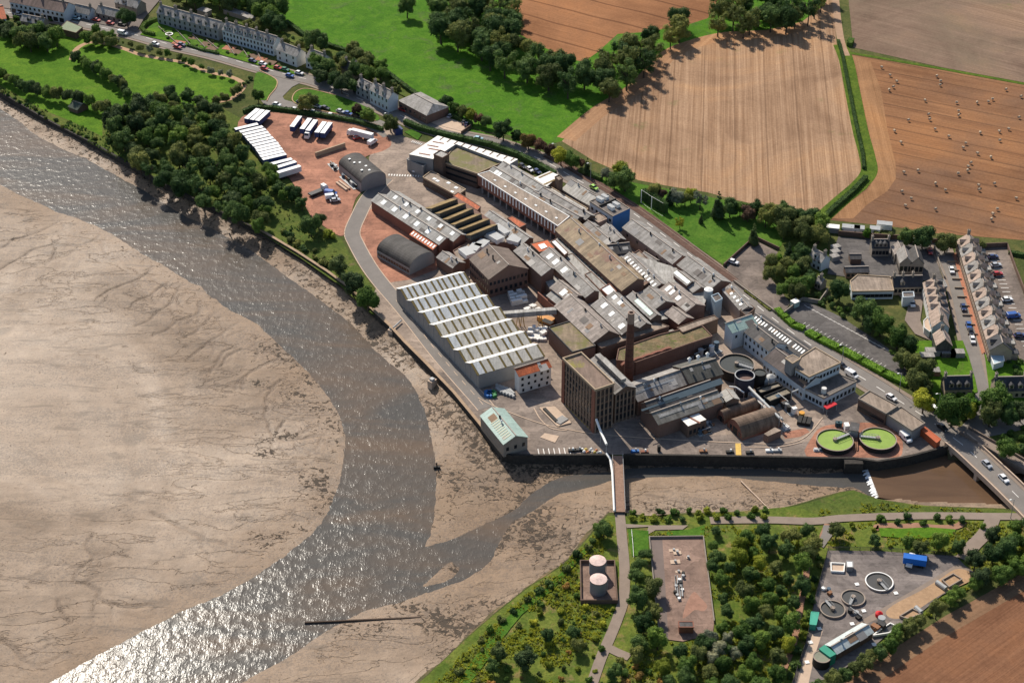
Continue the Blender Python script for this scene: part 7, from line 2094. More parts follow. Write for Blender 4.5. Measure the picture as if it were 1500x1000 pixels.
car((765,246), 'black', 'behind the hedge at the back of the mill', (6, 4)); car((776,251), 'white', 'behind the hedge at the back of the mill', (6, 4)); car((786.7,254), 'navy', 'behind the hedge at the back of the mill', (6, 4)); car((1233,538.5), 'black', 'on the road by the brown-roofed office'); car((1247,552), 'white', 'on the road by the brown-roofed office', None, 'van')
car((1305,585), 'white', 'on the road beside the garages'); car((1380,629), 'black', 'at the junction before the bridge'); car((1445,683), 'silver', 'crossing the road bridge'); car((1469.5,704), 'white', 'crossing the road bridge'); car((1326,644.5), 'white', 'beside the right green tank', (5, 5), 'van')
S_ = (2.6, 10)
for px, c_ in (((1393.5,398.5),'white'),((1410.5,453),'navy'),((1418.4,479.5),'blue'),((1421.6,489),'black'),((1424,500.5),'white')):
    car(px, c_, 'on the street beside the long terrace', S_)
car((1362,371), 'red', 'in the school yard', S_); car((1356.6,354.5), 'blue', 'in the school yard', (10, 1)); car((1337,356), 'white', 'in the school yard', (10, 1)); car((1336,448), 'white', 'in the court behind the pink-roofed terrace', S_)
for px, c_, k in (((1454,379),'navy','car'),((1458.3,391),'silver','car'),((1460.4,404),'red','car'),((1474.5,441.5),'white','car'),((1483.6,466),'blue','van'),((1492.7,494),'navy','car')):
    car(px, c_, 'in the car park behind the terrace', (10, -1), k)
# give every vehicle a label of its own
from collections import defaultdict
grp = defaultdict(list)
for r_ in CARS: grp[(r_[1], r_[2], r_[3])].append(r_)
for (c_, k, wh), L in grp.items():
    L.sort(key=lambda r_: r_[4][0])
    nm = CN.get(c_, c_)
    for i, r_ in enumerate(L):
        if len(L) == 1: lb = f'{nm} {k} {wh}'
        elif len(L) == 2: lb = f'{["left", "right"][i]} one of two {nm} {k}s {wh}'
        else: lb = f'{O5[i]} {nm} {k} from the left {wh}'
        r_[0]['label'] = lb
        r_[0]['group'] = 'vehicles '+wh
# ---- trailers and lorries
M_trw = mat('trailer_roof_white', (.78, .76, .73), .6, .05, .5); M_trb = mat('trailer_curtain_blue', (.035, .06, .15), .6, .15, .5); M_trg = mat('trailer_side_white', (.6, .6, .6), .6, .08)
TR = dict()
TR['box'] = mesh_of(lambda m_: m_.box((0, 0), (1, 0), 12.6, 2.5, 1.15, 3.95, 0, True), 'trailer_body')
TR['roof'] = mesh_of(lambda m_: m_.box((0, 0), (1, 0), 12.7, 2.56, 3.952, 4.02), 'trailer_roof')
TR['chassis'] = mesh_of(lambda m_: m_.box((0, 0), (1, 0), 12.0, 1.1, .75, 1.15), 'chassis')
TR['bogie'] = mesh_of(lambda m_: [m_.box((x, y), (1, 0), .95, .35, 0, .95) for x in (-4.6, -3.4, -2.2) for y in (-1, 1)], 'axle_wheels')
TR['leg'] = mesh_of(lambda m_: [m_.box((3.6, y), (1, 0), .2, .2, 0, .8) for y in (-.7, .7)], 'landing_leg')
TR['cab'] = mesh_of(lambda m_: carbody(m_, 2.4, 2.45, [(-.5, .6, 1), (-.5, 3.3, .95), (.2, 3.4, .92), (.45, 2.2, 1), (.5, 1.2, 1), (.5, .5, 1)]), 'cab')
TR['screen'] = mesh_of(lambda m_: m_.face([(.24*2.4, -1.05, 3.25), (.24*2.4, 1.05, 3.25), (.45*2.4+.03, 1.1, 2.25), (.45*2.4+.03, -1.1, 2.25)][::-1]), 'windscreen')
for k, mm in (('box', M_trb), ('roof', M_trw), ('chassis', M_black), ('bogie', M_tyre), ('leg', M_steel), ('cab', M_wtrim), ('screen', M_glass)): TR[k].materials.append(mm)
def trailer(p, q, label, group, side=None, cab=False, roof=None):
    a, b_ = G(p, 4), G(q, 4); c = (a+b_)/2; d = v2(b_-a).normalized()
    t = thing('lorry' if cab else 'trailer', label, 'lorry' if cab else 'trailer', (c.x, c.y, lay[0]), group, math.atan2(d.y, d.x))
    t.scale = (.84, .84, .84)
    sub('body', TR['box'], t, (0, 0, 0), side); sub('roof', TR['roof'], t, (0, 0, 0), roof); link('chassis', TR['chassis'], t); link('axle_wheels', TR['bogie'], t)
    if cab:
        cb_ = link('cab', TR['cab'], t, (7.7, 0, 0)); link('windscreen', TR['screen'], cb_, (0, 0, 0))
        for s_ in (-1, 1):
            for x in (8.2, 5.6): link('wheel', ME_wheel, t, (x, s_*1.05, .45)).scale = (1.5, 1.6, 1.5)
    else: link('landing_leg', TR['leg'], t)
    return t
def zp(x, y): return (340+x/6.25, 150+y/6.25)
for i, (a, b_) in enumerate((((135,140),(230,60)),((185,150),(275,68)),((232,160),(325,75)))):
    trailer(zp(*a), zp(*b_), ['left', 'middle', 'right'][i]+' of the three white-topped trailers at the yard top corner', 'trailers in the top corner')
ROW = [(80,230,180,212),(130,252,222,232),(158,275,248,255),(180,300,272,275),(190,325,300,300),(212,350,325,322),(245,378,340,352),(258,405,375,375),(268,428,395,400),(275,452,425,425),(290,478,440,448),(305,505,465,470)]
for i, r_ in enumerate(ROW):
    cx, cy = (r_[0]+r_[2])/2, 216+i*25.0
    trailer(zp(cx-60, cy+14), zp(cx+60, cy-14), O5[i]+' trailer down the long left row of white-topped trailers', 'trailers in the long left row')
for i, r_ in enumerate(((350,560,530,515),(395,592,565,540),(430,632,610,578))):
    trailer(zp(r_[0], r_[1]), zp(r_[2], r_[3]), ['upper', 'middle', 'lower'][i]+' of three trailers by the yard edge trees'+(' with orange side' if i == 2 else ''), 'trailers by the trees', M_trg if i == 2 else None)
for i, (x, y) in enumerate(((583,170),(675,190),(728,205),(810,222),(862,228))):
    trailer(zp(x+37, y-50), zp(x-37, y+50), ['leftmost trailer of the five parked nose-down under the hedge', 'second of the five parked nose-down under the hedge', 'lorry with white cab, middle of the five under the hedge', 'fourth of the five parked nose-down under the hedge', 'rightmost trailer of the five parked nose-down under the hedge'][i], 'lorries under the hedge', None, i == 2)
trailer(zp(1300,290), zp(1080,235), 'long white lorry parked by the rounded end of the yard', None, M_trg, True)
trailer((1355,816), (1327,812), 'bright blue trailer in the sewage works', None, mat('bright_blue_tarp', (.01, .12, .45), .6, .1), False, mat('bright_blue_tarp', (.01, .12, .45))).scale = (.55, .95, .8)
car((1333,826), 'white', '', (-2, 6), 'van')['label'] = 'white tractor unit in front of the blue trailer'
t = thing('flatbed_lorry', 'dark flatbed lorry with white cab at the yard bottom', 'lorry', G((466,284)), None, math.atan2(*reversed(tuple(v2(G((476,280)))-v2(G((456,288)))))))
m_ = MB(); m_.box((-1.2, 0), (1, 0), 6.2, 2.4, .9, 1.5, 0, True); o_ = link('bed', m_.mesh('bed'), t, (0, 0, 0), m_dark)
link('cab', TR['cab'], t, (3.4, 0, 0))
for sx in (-3, -1.9, 3.3):
    for sy in (-1, 1): link('wheel', ME_wheel, t, (sx, sy*1.05, .45)).scale = (1.5, 1.6, 1.5)
machine('green screening conveyor beside the lorry yard hall', (512,268), 13, 3, 2.6, (520,275), 4, 5, 41)
machine('row of drums and pumps along the yard hall', (489,245), 7, 3, 1.8, (493,249), 5, 4, 42)
t = thing('concrete_bay', 'pair of pale concrete ramps beside the conveyor', 'ramp', G((500,272)))
for k in range(2):
    a, b_ = v2(G((493+k*4, 269-k*2))), v2(G((508+k*4, 280-k*2))); m_ = MB(); m_.box((a+b_)/2, (b_-a).normalized(), (b_-a).length, .9, 0, .9); part('ramp', m_, M_pale, t)
# round bales
M_straw = mat('straw_bale', (.44, .34, .235), .95, .15, 1.5, 4)
ME_bale = mesh_of(lambda m_: m_.pipe([(-.5, 0, .5), (.5, 0, .5)], .52, 12), 'straw_bale'); ME_bale.materials.append(M_straw)
BAL = [(665,403),(714,450),(753,486),(733,518),(709,536),(988,455),(1010,484),(1007,507),(1393,533),(1481,575),(919,597),(1104,610),(1224,610),(1290,605),(1314,590),(1115,660),(1116,684),(939,680),(946,708),(821,713),(1469,697),(740,776),(978,766),(1058,808),(1242,786),(1354,779),(1409,765),(1356,832),(778,843),(1157,849),(1142,875),(1226,907),(1305,930),(1187,963),(1172,985),(877,1008)]
BAL2 = [(795,18),(1113,26),(1168,8),(980,84),(1038,123),(1233,95),(1235,121),(1325,85),(783,131),(838,172),(804,214),(980,234),(1453,171),(1342,234),(1316,262),(1308,294)]
for i, (x, y) in enumerate([(1125+a/4, b_/4) for a, b_ in BAL]+[(1125+a/4, 250+b_/4) for a, b_ in BAL2]):
    c = G((x, y)); o_ = link('straw_bale', ME_bale, None, (c.x, c.y, lay[0]))
    o_.rotation_euler = (0, 0, R.uniform(0, 3.1))
    tag(o_, 'pale round straw bale lying on the reddish stubble field', 'straw bale', 'round bales on the stubble field')
# ================================================================ trees, bushes, hedges
def leafmat(name, c1, c2, tr=.36):
    c1, c2 = sc(c1, 1.5), sc(c2, 1.5)
    m, nt, b = _new(name)
    tb = nt.nodes.new('ShaderNodeBsdfTranslucent'); mx = nt.nodes.new('ShaderNodeMixShader'); mx.inputs[0].default_value = tr
    P = _pos(nt)
    oi = nt.nodes.new('ShaderNodeObjectInfo')
    n1 = _noise(nt, P, .45, 3, .6)
    n2 = _noise(nt, P, 2.2, 2, .6)
    base = _ramp(nt, n1, [(.3, c1), (.7, c2)])
    base = _mix(nt, 1.0, base, _ramp(nt, oi.outputs['Random'], [(0, (.62, .66, .62)), (.5, (1.08, 1.05, 1)), (1, (1.75, 1.5, 1.2))]), 'MULTIPLY')
    base = _mix(nt, 1.0, base, _ramp(nt, n2, [(.3, (.72,)*3), (.7, (1.22,)*3)]), 'MULTIPLY')
    nt.links.new(base, b.inputs['Base Color'])
    nt.links.new(base, tb.inputs[0]); nt.links.new(b.outputs[0], mx.inputs[1]); nt.links.new(tb.outputs[0], mx.inputs[2])
    nt.links.new(mx.outputs[0], nt.nodes['Material Output'].inputs[0])
    b.inputs['Roughness'].default_value = .8
    b.inputs['Specular IOR Level'].default_value = .12
    return m
LM = dict(dark=leafmat('leaf_dark', (.03, .06, .022), (.07, .115, .036)), mid=leafmat('leaf_mid', (.045, .09, .02), (.1, .155, .034)), olive=leafmat('leaf_olive', (.066, .085, .028), (.13, .148, .048)), yellow=leafmat('leaf_yellow', (.12, .15, .02), (.23, .25, .035)),
          silver=leafmat('leaf_silver', (.12, .14, .095), (.2, .21, .15)), copper=leafmat('leaf_copper', (.065, .04, .03), (.125, .08, .055)), blue=leafmat('leaf_blue', (.03, .05, .023), (.06, .088, .034)), bright=leafmat('leaf_bright', (.055, .125, .014), (.1, .19, .024)), rust=leafmat('leaf_rust', (.14, .09, .03), (.22, .15, .05)))
M_bark = mat('bark', (.075, .055, .04), .95, .3, 1.0, 4)
def leaf_clumps(mb, rg, clumps, leaf, dens, core=.78):
    for (cx, cy, cz, r_) in clumps:
        N = max(10, int(dens*r_*r_))
        for _ in range(N):
            z = rg.uniform(-.75, 1); a = rg.uniform(0, 2*math.pi); q = math.sqrt(max(0, 1-z*z))
            o = Vector((q*math.cos(a), q*math.sin(a), z))
            k = r_*rg.uniform(.78, 1.12)
            p = Vector((cx, cy, cz))+o*k
            n = (o+Vector((rg.uniform(-1, 1), rg.uniform(-1, 1), rg.uniform(-.6, 1)))*.75).normalized()
            u = n.orthogonal().normalized(); w = n.cross(u)
            an = rg.uniform(0, 3.1); u, w = u*math.cos(an)+w*math.sin(an), w*math.cos(an)-u*math.sin(an)
            s_ = leaf*rg.uniform(.6, 1.35)
            mb.face([p-u*s_*.5, p-w*s_*.32, p+u*s_*.5, p+w*s_*.32])
        # inner mass
        K = 7
        rows = [(-.8, .6), (-.25, .97), (.35, .93), (.8, .6)]
        prev = None
        for zz, rr_ in rows:
            ring = [(cx+math.cos(2*math.pi*i/K)*r_*core*rr_*rg.uniform(.85, 1.1), cy+math.sin(2*math.pi*i/K)*r_*core*rr_*rg.uniform(.85, 1.1), cz+zz*r_*core) for i in range(K)]
            if prev:
                for i in range(K):
                    j = (i+1) % K
                    mb.face([prev[i], prev[j], ring[j], ring[i]])
            prev = ring
        mb.face(prev)
def crown(seed, kind):
    rg = random.Random(seed); mb = MB(); cl = []
    if kind == 'broad':          # unit: crown about 8 m wide, 8.5 m tall
        for i in range(21):
            a = rg.uniform(0, 6.28); rad = 2.7*math.sqrt(rg.random()); z = rg.uniform(2.9, 7.0)
            lim = 2.75*math.sqrt(max(.1, 1-((z-4.8)/3.2)**2)); rad = min(rad, lim)
            cl.append((math.cos(a)*rad, math.sin(a)*rad, z, rg.uniform(1.0, 1.75)))
        cl.append((0, 0, 4.9, 2.3))
        leaf_clumps(mb, rg, cl, .5, 72)
    elif kind == 'open':
        for i in range(15):
            a = rg.uniform(0, 6.28); rad = 2.9*math.sqrt(rg.random()); z = rg.uniform(3.4, 8.2)
            cl.append((math.cos(a)*rad, math.sin(a)*rad, z, rg.uniform(.8, 1.4)))
        leaf_clumps(mb, rg, cl, .5, 66, .62)
    elif kind == 'bush':         # 3 m wide, 2.4 m tall
        for i in range(9):
            a = rg.uniform(0, 6.28); rad = 1.0*math.sqrt(rg.random())
            cl.append((math.cos(a)*rad, math.sin(a)*rad, rg.uniform(.5, 1.6), rg.uniform(.5, .85)))
        leaf_clumps(mb, rg, cl, .42, 90)
    elif kind == 'conifer':      # 4 m wide, 9 m tall
        for i in range(16):
            f = i/15; z = .9+f*7.6; w = 1.75*(1-f)**.75+.18
            for k in range(max(1, int(5*(1-f))+1)):
                a = rg.uniform(0, 6.28); cl.append((math.cos(a)*w*.55, math.sin(a)*w*.55, z+rg.uniform(-.2, .2), max(.3, w*.55)))
        leaf_clumps(mb, rg, cl, .42, 60)
    me = mb.mesh('crown_'+kind)
    me.materials.append(LM['dark'])
    return me
CR = dict(broad=[crown(10+i, 'broad') for i in range(5)], open=[crown(30+i, 'open') for i in range(3)], bush=[crown(50+i, 'bush') for i in range(5)], conifer=[crown(70+i, 'conifer') for i in range(2)])
def trunk(seed, h, r_):
    rg = random.Random(seed); mb = MB()
    pts = [(0, 0, -.1), (rg.uniform(-.1, .1), rg.uniform(-.1, .1), h*.5), (rg.uniform(-.3, .3), rg.uniform(-.3, .3), h)]
    for i in range(2):
        a, b_ = Vector(pts[i]), Vector(pts[i+1]); r0, r1 = r_*(1-.35*i), r_*(1-.35*(i+1)); n = 7
        A = [(a.x+math.cos(6.283*k/n)*r0, a.y+math.sin(6.283*k/n)*r0, a.z) for k in range(n)]; B_ = [(b_.x+math.cos(6.283*k/n)*r1, b_.y+math.sin(6.283*k/n)*r1, b_.z) for k in range(n)]
        for k in range(n): mb.face([A[k], A[(k+1) % n], B_[(k+1) % n], B_[k]])
    for i in range(4):
        a = rg.uniform(0, 6.28); p = Vector(pts[1])+Vector((0, 0, rg.uniform(-.2, h*.3)))
        mb.beam(p, p+Vector((math.cos(a)*h*.35, math.sin(a)*h*.35, h*.45)), r_*.5)
    me = mb.mesh('trunk'); me.materials.append(M_bark); return me
TK = dict(broad=[trunk(i, 4.2, .3) for i in range(3)], open=[trunk(5+i, 5.6, .28) for i in range(2)], bush=[trunk(9, .9, .1)], conifer=[trunk(11, 3.0, .2)])
NTREE = [0, 0]
PLAN = []
CZ = dict(broad=4.6, open=5.2, bush=.9, conifer=3.6)
def lower(p, kind, s_):
    """the pixel traces the crown: step from the crown's place down to the stem"""
    q = proj((p[0], p[1], 0.0)); return G(q, CZ[kind]*s_)
def plant(kind, c, s_, sz, colr, label, group, cat=None, name=None):
    PLAN.append((kind, c, s_, sz, colr, label, group, cat, name))
def grow(kind, c, s_, sz, colr, label, group, cat=None, name=None):
    c = lower(c, kind, s_); c = (c.x, c.y, 0.0)
    nm = name or dict(broad='broadleaf_tree', open='broadleaf_tree', bush='bush', conifer='conifer_tree')[kind]
    t = thing(nm, label, cat or ('bush' if kind == 'bush' else 'tree'), (c[0], c[1], c[2] if len(c) > 2 else 0.0), group, R.uniform(0, 6.28))
    t.scale = (s_, s_, sz)
    sub('crown', R.choice(CR[kind]), t, (0, 0, 0), LM[colr]); link('trunk' if kind != 'bush' else 'stem', R.choice(TK[kind]), t)
    NTREE[kind == 'bush'] += 1
    return t
def scatter(px, spacing, kinds, label, group, size, n=999, seed=0, cat=None):
    """trees spread through a pixel polygon; kinds: list of (kind, colour); size: range of crown scale"""
    rg = random.Random(seed); poly = arr(px); x0_, y0_ = poly.min(0); x1_, y1_ = poly.max(0); got = []
    fails = 0
    while len(got) < n and fails < 400:
        x, y = rg.uniform(x0_, x1_), rg.uniform(y0_, y1_)
        if inside(poly, np.array([x]), np.array([y]))[0] and all((x-a)**2+(y-b_)**2 > spacing**2 for a, b_ in got):
            got.append((x, y)); fails = 0
        else: fails += 1
    for x, y in got:
        k, c_ = rg.choice(kinds); s_ = rg.uniform(*size)
        plant(k, (x, y), s_, s_*rg.uniform(.85, 1.15), c_, label, group, cat)
    return len(got)
def line_of(px, gap, kinds, label, group, size, seed=0, jit=.6):
    rg = random.Random(seed); pts = [v2(G(p)) for p in px]; s_ = 0
    for i in range(len(pts)-1):
        L = (pts[i+1]-pts[i]).length
        while s_ < L:
            p = pts[i]+(pts[i+1]-pts[i])*s_/L+Vector((rg.uniform(-jit, jit), rg.uniform(-jit, jit)))
            k, c_ = rg.choice(kinds); z = rg.uniform(*size); plant(k, p, z, z*rg.uniform(.85, 1.15), c_, label, group)
            s_ += gap*rg.uniform(.8, 1.2)
        s_ -= L
def one(px, kind, s_, colr, label, sz=None):
    c = G(px); plant(kind, c, s_, sz or s_, colr, label, None)
B, O_, S, K_ = 'broad', 'open', 'bush', 'conifer'
D3 = [(B,'dark'),(B,'dark'),(B,'blue'),(B,'mid'),(B,'olive')]
scatter([(165,172),(195,152),(240,135),(275,135),(300,146),(318,162),(330,185),(345,208),(362,226),(376,246),(386,268),(394,300),(392,332),(380,334),(340,313),(280,284),(220,250),(172,216),(155,195)], 6.3, [(B,'dark'),(B,'dark'),(B,'blue'),(B,'mid'),(O_,'dark'),(B,'olive')], 'broadleaf tree in the wood between estuary and lorry yard', 'shore wood trees', (.78, 1.35), 120, 1)
line_of([(-20,100),(10,112),(40,127),(70,136),(105,142),(140,152),(165,165)], 5.5, D3, 'dark rounded tree in the row along the shore side of the park', 'park shore trees', (.7, .95), 2)
line_of([(113,84),(125,94),(142,102),(160,113),(178,128),(190,140)], 4.2, D3, 'dense dark tree in the curved copse inside the park', 'park copse trees', (.6, .85), 3, 1.2)
scatter([(25,50),(45,42),(70,43),(84,50),(82,62),(55,66),(30,62)], 5, D3, 'tall dark tree in the clump at the left end of the park', 'park corner trees', (1.0, 1.3), 12, 4)
scatter([(122,50),(140,42),(160,50),(168,60),(150,62),(130,60)], 4.5, [(B,'olive'),(B,'mid')], 'olive tree in the clump beside the park pavilion', 'pavilion trees', (.7, 1.0), 8, 5)
line_of([(168,60),(185,64),(205,70),(235,76),(262,84),(285,93),(310,103),(335,108),(352,114)], 5.4, [(B,'olive'),(B,'mid'),(S,'mid'),(B,'silver')], 'small bushy tree between the park path and the main road', 'park roadside trees', (.4, .62), 6, 1.0)
line_of([(318,148),(335,140),(350,130),(362,120),(372,112)], 3.4, [(S,'olive'),(S,'dark'),(B,'olive')], 'low bush in the hedge at the right end of the park', 'park end hedge', (.6, .9), 7, .8)
scatter([(385,248),(405,245),(425,268),(420,300),(400,300)], 6, [(B,'dark'),(B,'mid')], 'round tree at the edge of the lorry yard', 'yard edge trees', (.7, .95), 4, 8)
for px, lb, s_, c_ in (((430,283), 'round dark tree left of the flatbed lorry', 1.0, 'dark'), ((442,298), 'small round tree below the flatbed lorry', .75, 'dark'), ((455,330), 'round dark tree above the yellowish bush', 1.15, 'dark'), ((466,322), 'dark tree behind the yellowish bush at the yard bottom', .9, 'blue'), ((497,390), 'uppermost of three round trees at the shore road', 1.1, 'blue'), ((516,414), 'middle of three round trees at the shore road', 1.25, 'blue'), ((538,436), 'lowest of three round trees at the shore road', 1.25, 'mid')):
    one(px, B, s_, c_, lb)
one((483,345), S, 1.6, 'yellow', 'yellowish bush beside the bend of the shore road')
line_of([(415,338),(440,356),(465,374),(485,392)], 3.2, [(S,'olive'),(S,'dark')], 'scrubby bush along the sea wall below the shore wood', 'sea wall bushes', (.8, 1.2), 9, 1.5)
scatter([(0,128),(50,155),(100,180),(150,207),(145,214),(95,188),(40,160),(0,138)], 4.0, [(S,'olive'),(S,'dark')], 'low bush on the bank above the upper sea wall', 'upper bank bushes', (.6, .9), 36, 10)
scatter([(150,196),(260,262),(380,330),(420,350),(410,345),(380,338),(255,272),(150,206)], 5, [(S,'dark'),(S,'olive')], 'dark bush at the foot of the shore wood', 'wood foot bushes', (.9, 1.3), 26, 11)
# meadow borders and the wooded ridge
scatter([(370,-6),(395,-10),(414,22),(410,34),(385,26)], 6, D3, 'big dark tree in the clump above the terrace gap', 'terrace back trees', (1.1, 1.4), 8, 12)
scatter([(250,-10),(330,-15),(370,0),(375,12),(320,4),(270,2)], 6, D3, 'dark tree behind the dormered stone terrace', 'back trees of the stone terrace', (1.0, 1.3), 14, 13)
for px, lb, s_ in (((458,58), 'big dark tree standing in the meadow corner behind the villas', 1.3), ((472,62), 'second dark tree in the meadow corner behind the villas', 1.1)):
    one(px, B, s_, 'dark', lb)
scatter([(495,78),(520,70),(555,88),(565,104),(545,112),(510,98)], 5.5, [(B,'dark'),(B,'mid'),(B,'olive')], 'dark tree in the grove above the small dark-roofed house', 'grove above the road bend', (.9, 1.15), 10, 14)
scatter([(452,90),(478,92),(500,110),(520,125),(500,130),(470,112)], 5, D3, 'dark tree between the villas and the main road', 'villa front trees', (.85, 1.2), 10, 15)
scatter([(572,118),(595,124),(585,132),(570,126)], 3.5, [(S,'dark'),(S,'olive')], 'dark bush behind the tall white house', 'bushes behind the white house', (1.1, 1.5), 8, 16)
BELT = [(620,8),(650,-15),(750,-10),(756,48),(790,72),(835,95),(868,100),(880,85),(908,62),(945,55),(1000,18),(1012,42),(968,72),(930,108),(895,132),(850,128),(800,112),(765,106),(720,86),(680,64),(650,58),(632,36)]
scatter(BELT, 7.6, [(O_,'dark'),(B,'dark'),(B,'olive'),(B,'dark'),(O_,'olive')], 'tall tree in the wooded belt between meadow and ripe crop', 'wooded belt trees', (1.25, 1.75), 90, 17)
scatter([(1035,30),(1060,0),(1120,-15),(1210,-15),(1200,12),(1150,32),(1090,40),(1050,42)], 7.5, [(O_,'dark'),(B,'dark'),(O_,'olive')], 'tall tree in the belt above the stubble field', 'stubble top trees', (1.2, 1.6), 26, 18)
for px, lb, s_, c_, k in (((596,10), 'lone dark tree at the top edge of the meadow', 1.3, 'dark', B), ((803,92), 'single round tree standing against the ripe crop', 1.35, 'olive', O_), ((652,148), 'round tree at the meadow edge behind the depot', .95, 'dark', B), ((664,158), 'bushy tree behind the depot forecourt', .8, 'mid', B), ((677,164), 'round bush-like tree right of the depot', .8, 'olive', B), ((690,168), 'yellowish round tree right of the depot', .8, 'yellow', B), ((701,174), 'small copper tree along the meadow edge', .65, 'copper', B), ((712,178), 'small dark tree along the meadow edge', .7, 'dark', B), ((737,190), 'large dark round tree beside the roadside grass', 1.25, 'dark', B),
                        ((756,200), 'dark tree left of the brown ones by the road', .8, 'dark', B), ((774,206), 'brown-leaved tree by the road', .95, 'rust', B), ((791,212), 'dark copper tree by the road', .85, 'copper', B), ((805,220), 'purple bush by the road below the stubble corner', .7, 'copper', B), ((822,228), 'yellow-green tree at the stubble field corner', 1.1, 'yellow', B), ((838,234), 'dark green tree beside the yellow-green one', .95, 'mid', B), ((851,238), 'red-leaved bush beside the dark conifer', .6, 'copper', B), ((860,246), 'dark conifer beside the road', .95, 'blue', K_),
                        ((909,250), 'yellow-green round tree behind the blue block', 1.1, 'yellow', B), ((916,262), 'dark spreading tree behind the blue block', 1.3, 'dark', B), ((900,262), 'dark tree at the left end of the playing green', 1.0, 'dark', B), ((888,254), 'silver-leaved bush beside the road', .7, 'silver', B)):
    one(px, k, s_, c_, lb)
for px, lb, s_, c_, k in (((958,279), 'pale bushy tree behind the netted fence', .9, 'olive', B), ((968,284), 'copper bush behind the netted fence', .7, 'copper', B), ((981,290), 'slim dark conifer on the playing green border', .95, 'blue', K_), ((992,288), 'silver-green bushy tree on the playing green border', .9, 'silver', B), ((1004,290), 'pale bush on the playing green border', .8, 'olive', B), ((1012,286), 'yellow slim tree on the playing green border', .8, 'yellow', B), ((1026,292), 'pale open tree left of the big conifer', .9, 'silver', O_), ((1052,304), 'big dark conifer at the field edge', 1.5, 'blue', K_), ((1070,304), 'dark round tree right of the big conifer', 1.0, 'dark', B), ((1085,304), 'second dark round tree right of the big conifer', .9, 'mid', B), ((1096,312), 'copper tree at the right of the green', .9, 'copper', B), ((1107,306), 'dark tree at the field edge near the grove', 1.0, 'dark', B), ((1122,318), 'olive tree at the corner of the playing green', 1.0, 'olive', B), ((1027,321), 'small dark conifer alone on the playing green', .55, 'blue', K_), ((1104,346), 'broad dark conifer at the right of the playing green', 1.15, 'blue', K_), ((996,326), 'thin pale young tree on the playing green', .55, 'yellow', O_)):
    one(px, k, s_, c_, lb)
scatter([(1128,312),(1150,300),(1180,312),(1205,322),(1208,345),(1190,352),(1165,348),(1140,332)], 5.5, [(B,'dark'),(B,'mid'),(B,'olive')], 'dark tree in the grove at the foot of the field hedge', 'grove below the field hedge', (.95, 1.3), 20, 20)
scatter([(1118,388),(1140,378),(1160,365),(1180,372),(1178,400),(1190,405),(1188,425),(1160,430),(1145,425),(1125,402)], 5, [(B,'dark'),(B,'mid'),(S,'bright'),(B,'olive')], 'garden tree between upper car park and the white garden house', 'villa garden trees', (.7, 1.0), 22, 21)
one((1155,372), K_, 1.1, 'blue', 'tall dark conifer in the villa garden')
for px, lb, s_ in (((1231,425), 'round dark tree left of the bluish school annex', 1.05), ((1266,455), 'large dark tree above the car park', 1.35), ((1292,472), 'large round green tree above the car park', 1.3), ((1316,492), 'spreading green tree at the car park corner', 1.2), ((1277,474), 'dark tree between the two large car park trees', 1.0), ((1330,505), 'dark tree behind the pink-roofed house', 1.0)):
    one(px, B, s_, 'dark' if 'dark' in lb else 'mid', lb)
scatter([(1180,432),(1205,430),(1235,445),(1255,462),(1250,468),(1225,458),(1195,444)], 3.2, [(S,'olive'),(S,'dark'),(S,'mid')], 'low bush on the bank above the mill car park', 'car park bank bushes', (.8, 1.2), 24, 22)
scatter([(1262,478),(1300,495),(1330,515),(1345,540),(1345,560),(1330,555),(1322,530),(1295,503)], 4.2, [(S,'dark'),(B,'olive'),(S,'mid')], 'bush on the slope behind the mill car park end', 'slope bushes', (.8, 1.1), 20, 23)
line_of([(1236,337),(1262,338),(1290,343),(1310,345)], 4.2, [(S,'dark'),(S,'olive')], 'dark garden bush behind the school wall', 'bushes behind the school', (.9, 1.3), 24)
for px, lb, s_, c_ in (((1270,342), 'bright green small tree behind the school wall', .55, 'bright'), ((1327,347), 'dark round tree at the edge of the bale field', .95, 'dark'), ((1353,347), 'larger dark round tree at the edge of the bale field', 1.2, 'dark'), ((1386,355), 'broad olive tree at the head of the street', 1.1, 'olive'), ((1432,358), 'low olive tree at the head of the terrace car park', .8, 'olive'), ((1354,588), 'yellow-green garden tree beside the main road', 1.1, 'yellow'), ((1397,600), 'large spreading tree in front of the left cottage', 1.55, 'mid'), ((1424,592), 'bright slim tree at the street end', .9, 'bright'), ((1418,600), 'yellowish tree at the street end', .85, 'yellow'), ((1459,585), 'large round tree in front of the right cottage', 1.5, 'mid'), ((1452,606), 'olive tree on the corner below the large round one', 1.2, 'olive'), ((1478,606), 'dark tree in the right cottage garden', 1.0, 'dark'), ((1497,602), 'dark tree cut by the picture edge in the cottage garden', 1.0, 'blue')):
    one(px, B, s_, c_, lb)
scatter([(1335,525),(1356,535),(1358,570),(1345,575),(1335,560)], 3.8, [(S,'mid'),(B,'olive'),(S,'dark')], 'garden bush left of the cottage lawn', 'cottage garden bushes', (.8, 1.1), 14, 25)
scatter([(1362,585),(1385,578),(1430,580),(1440,600),(1420,615),(1380,605)], 3.6, [(S,'mid'),(S,'yellow'),(S,'dark')], 'bush under the trees of the left cottage', 'left cottage bushes', (.8, 1.2), 16, 26)
scatter([(1478,522),(1500,525),(1510,545),(1490,548),(1478,540)], 3.4, [(S,'dark'),(S,'mid')], 'bush behind the right cottage', 'right cottage bushes', (.8, 1.2), 10, 27)
scatter([(1450,640),(1500,625),(1560,620),(1600,660),(1520,664),(1470,656)], 4, [(S,'mid'),(S,'dark'),(B,'mid')], 'bush on the river bank beyond the stone bridge', 'far bank bushes', (.8, 1.2), 26, 28)
one((185,24), B, 1.25, 'dark', 'dark round tree beside the road above the terraces')
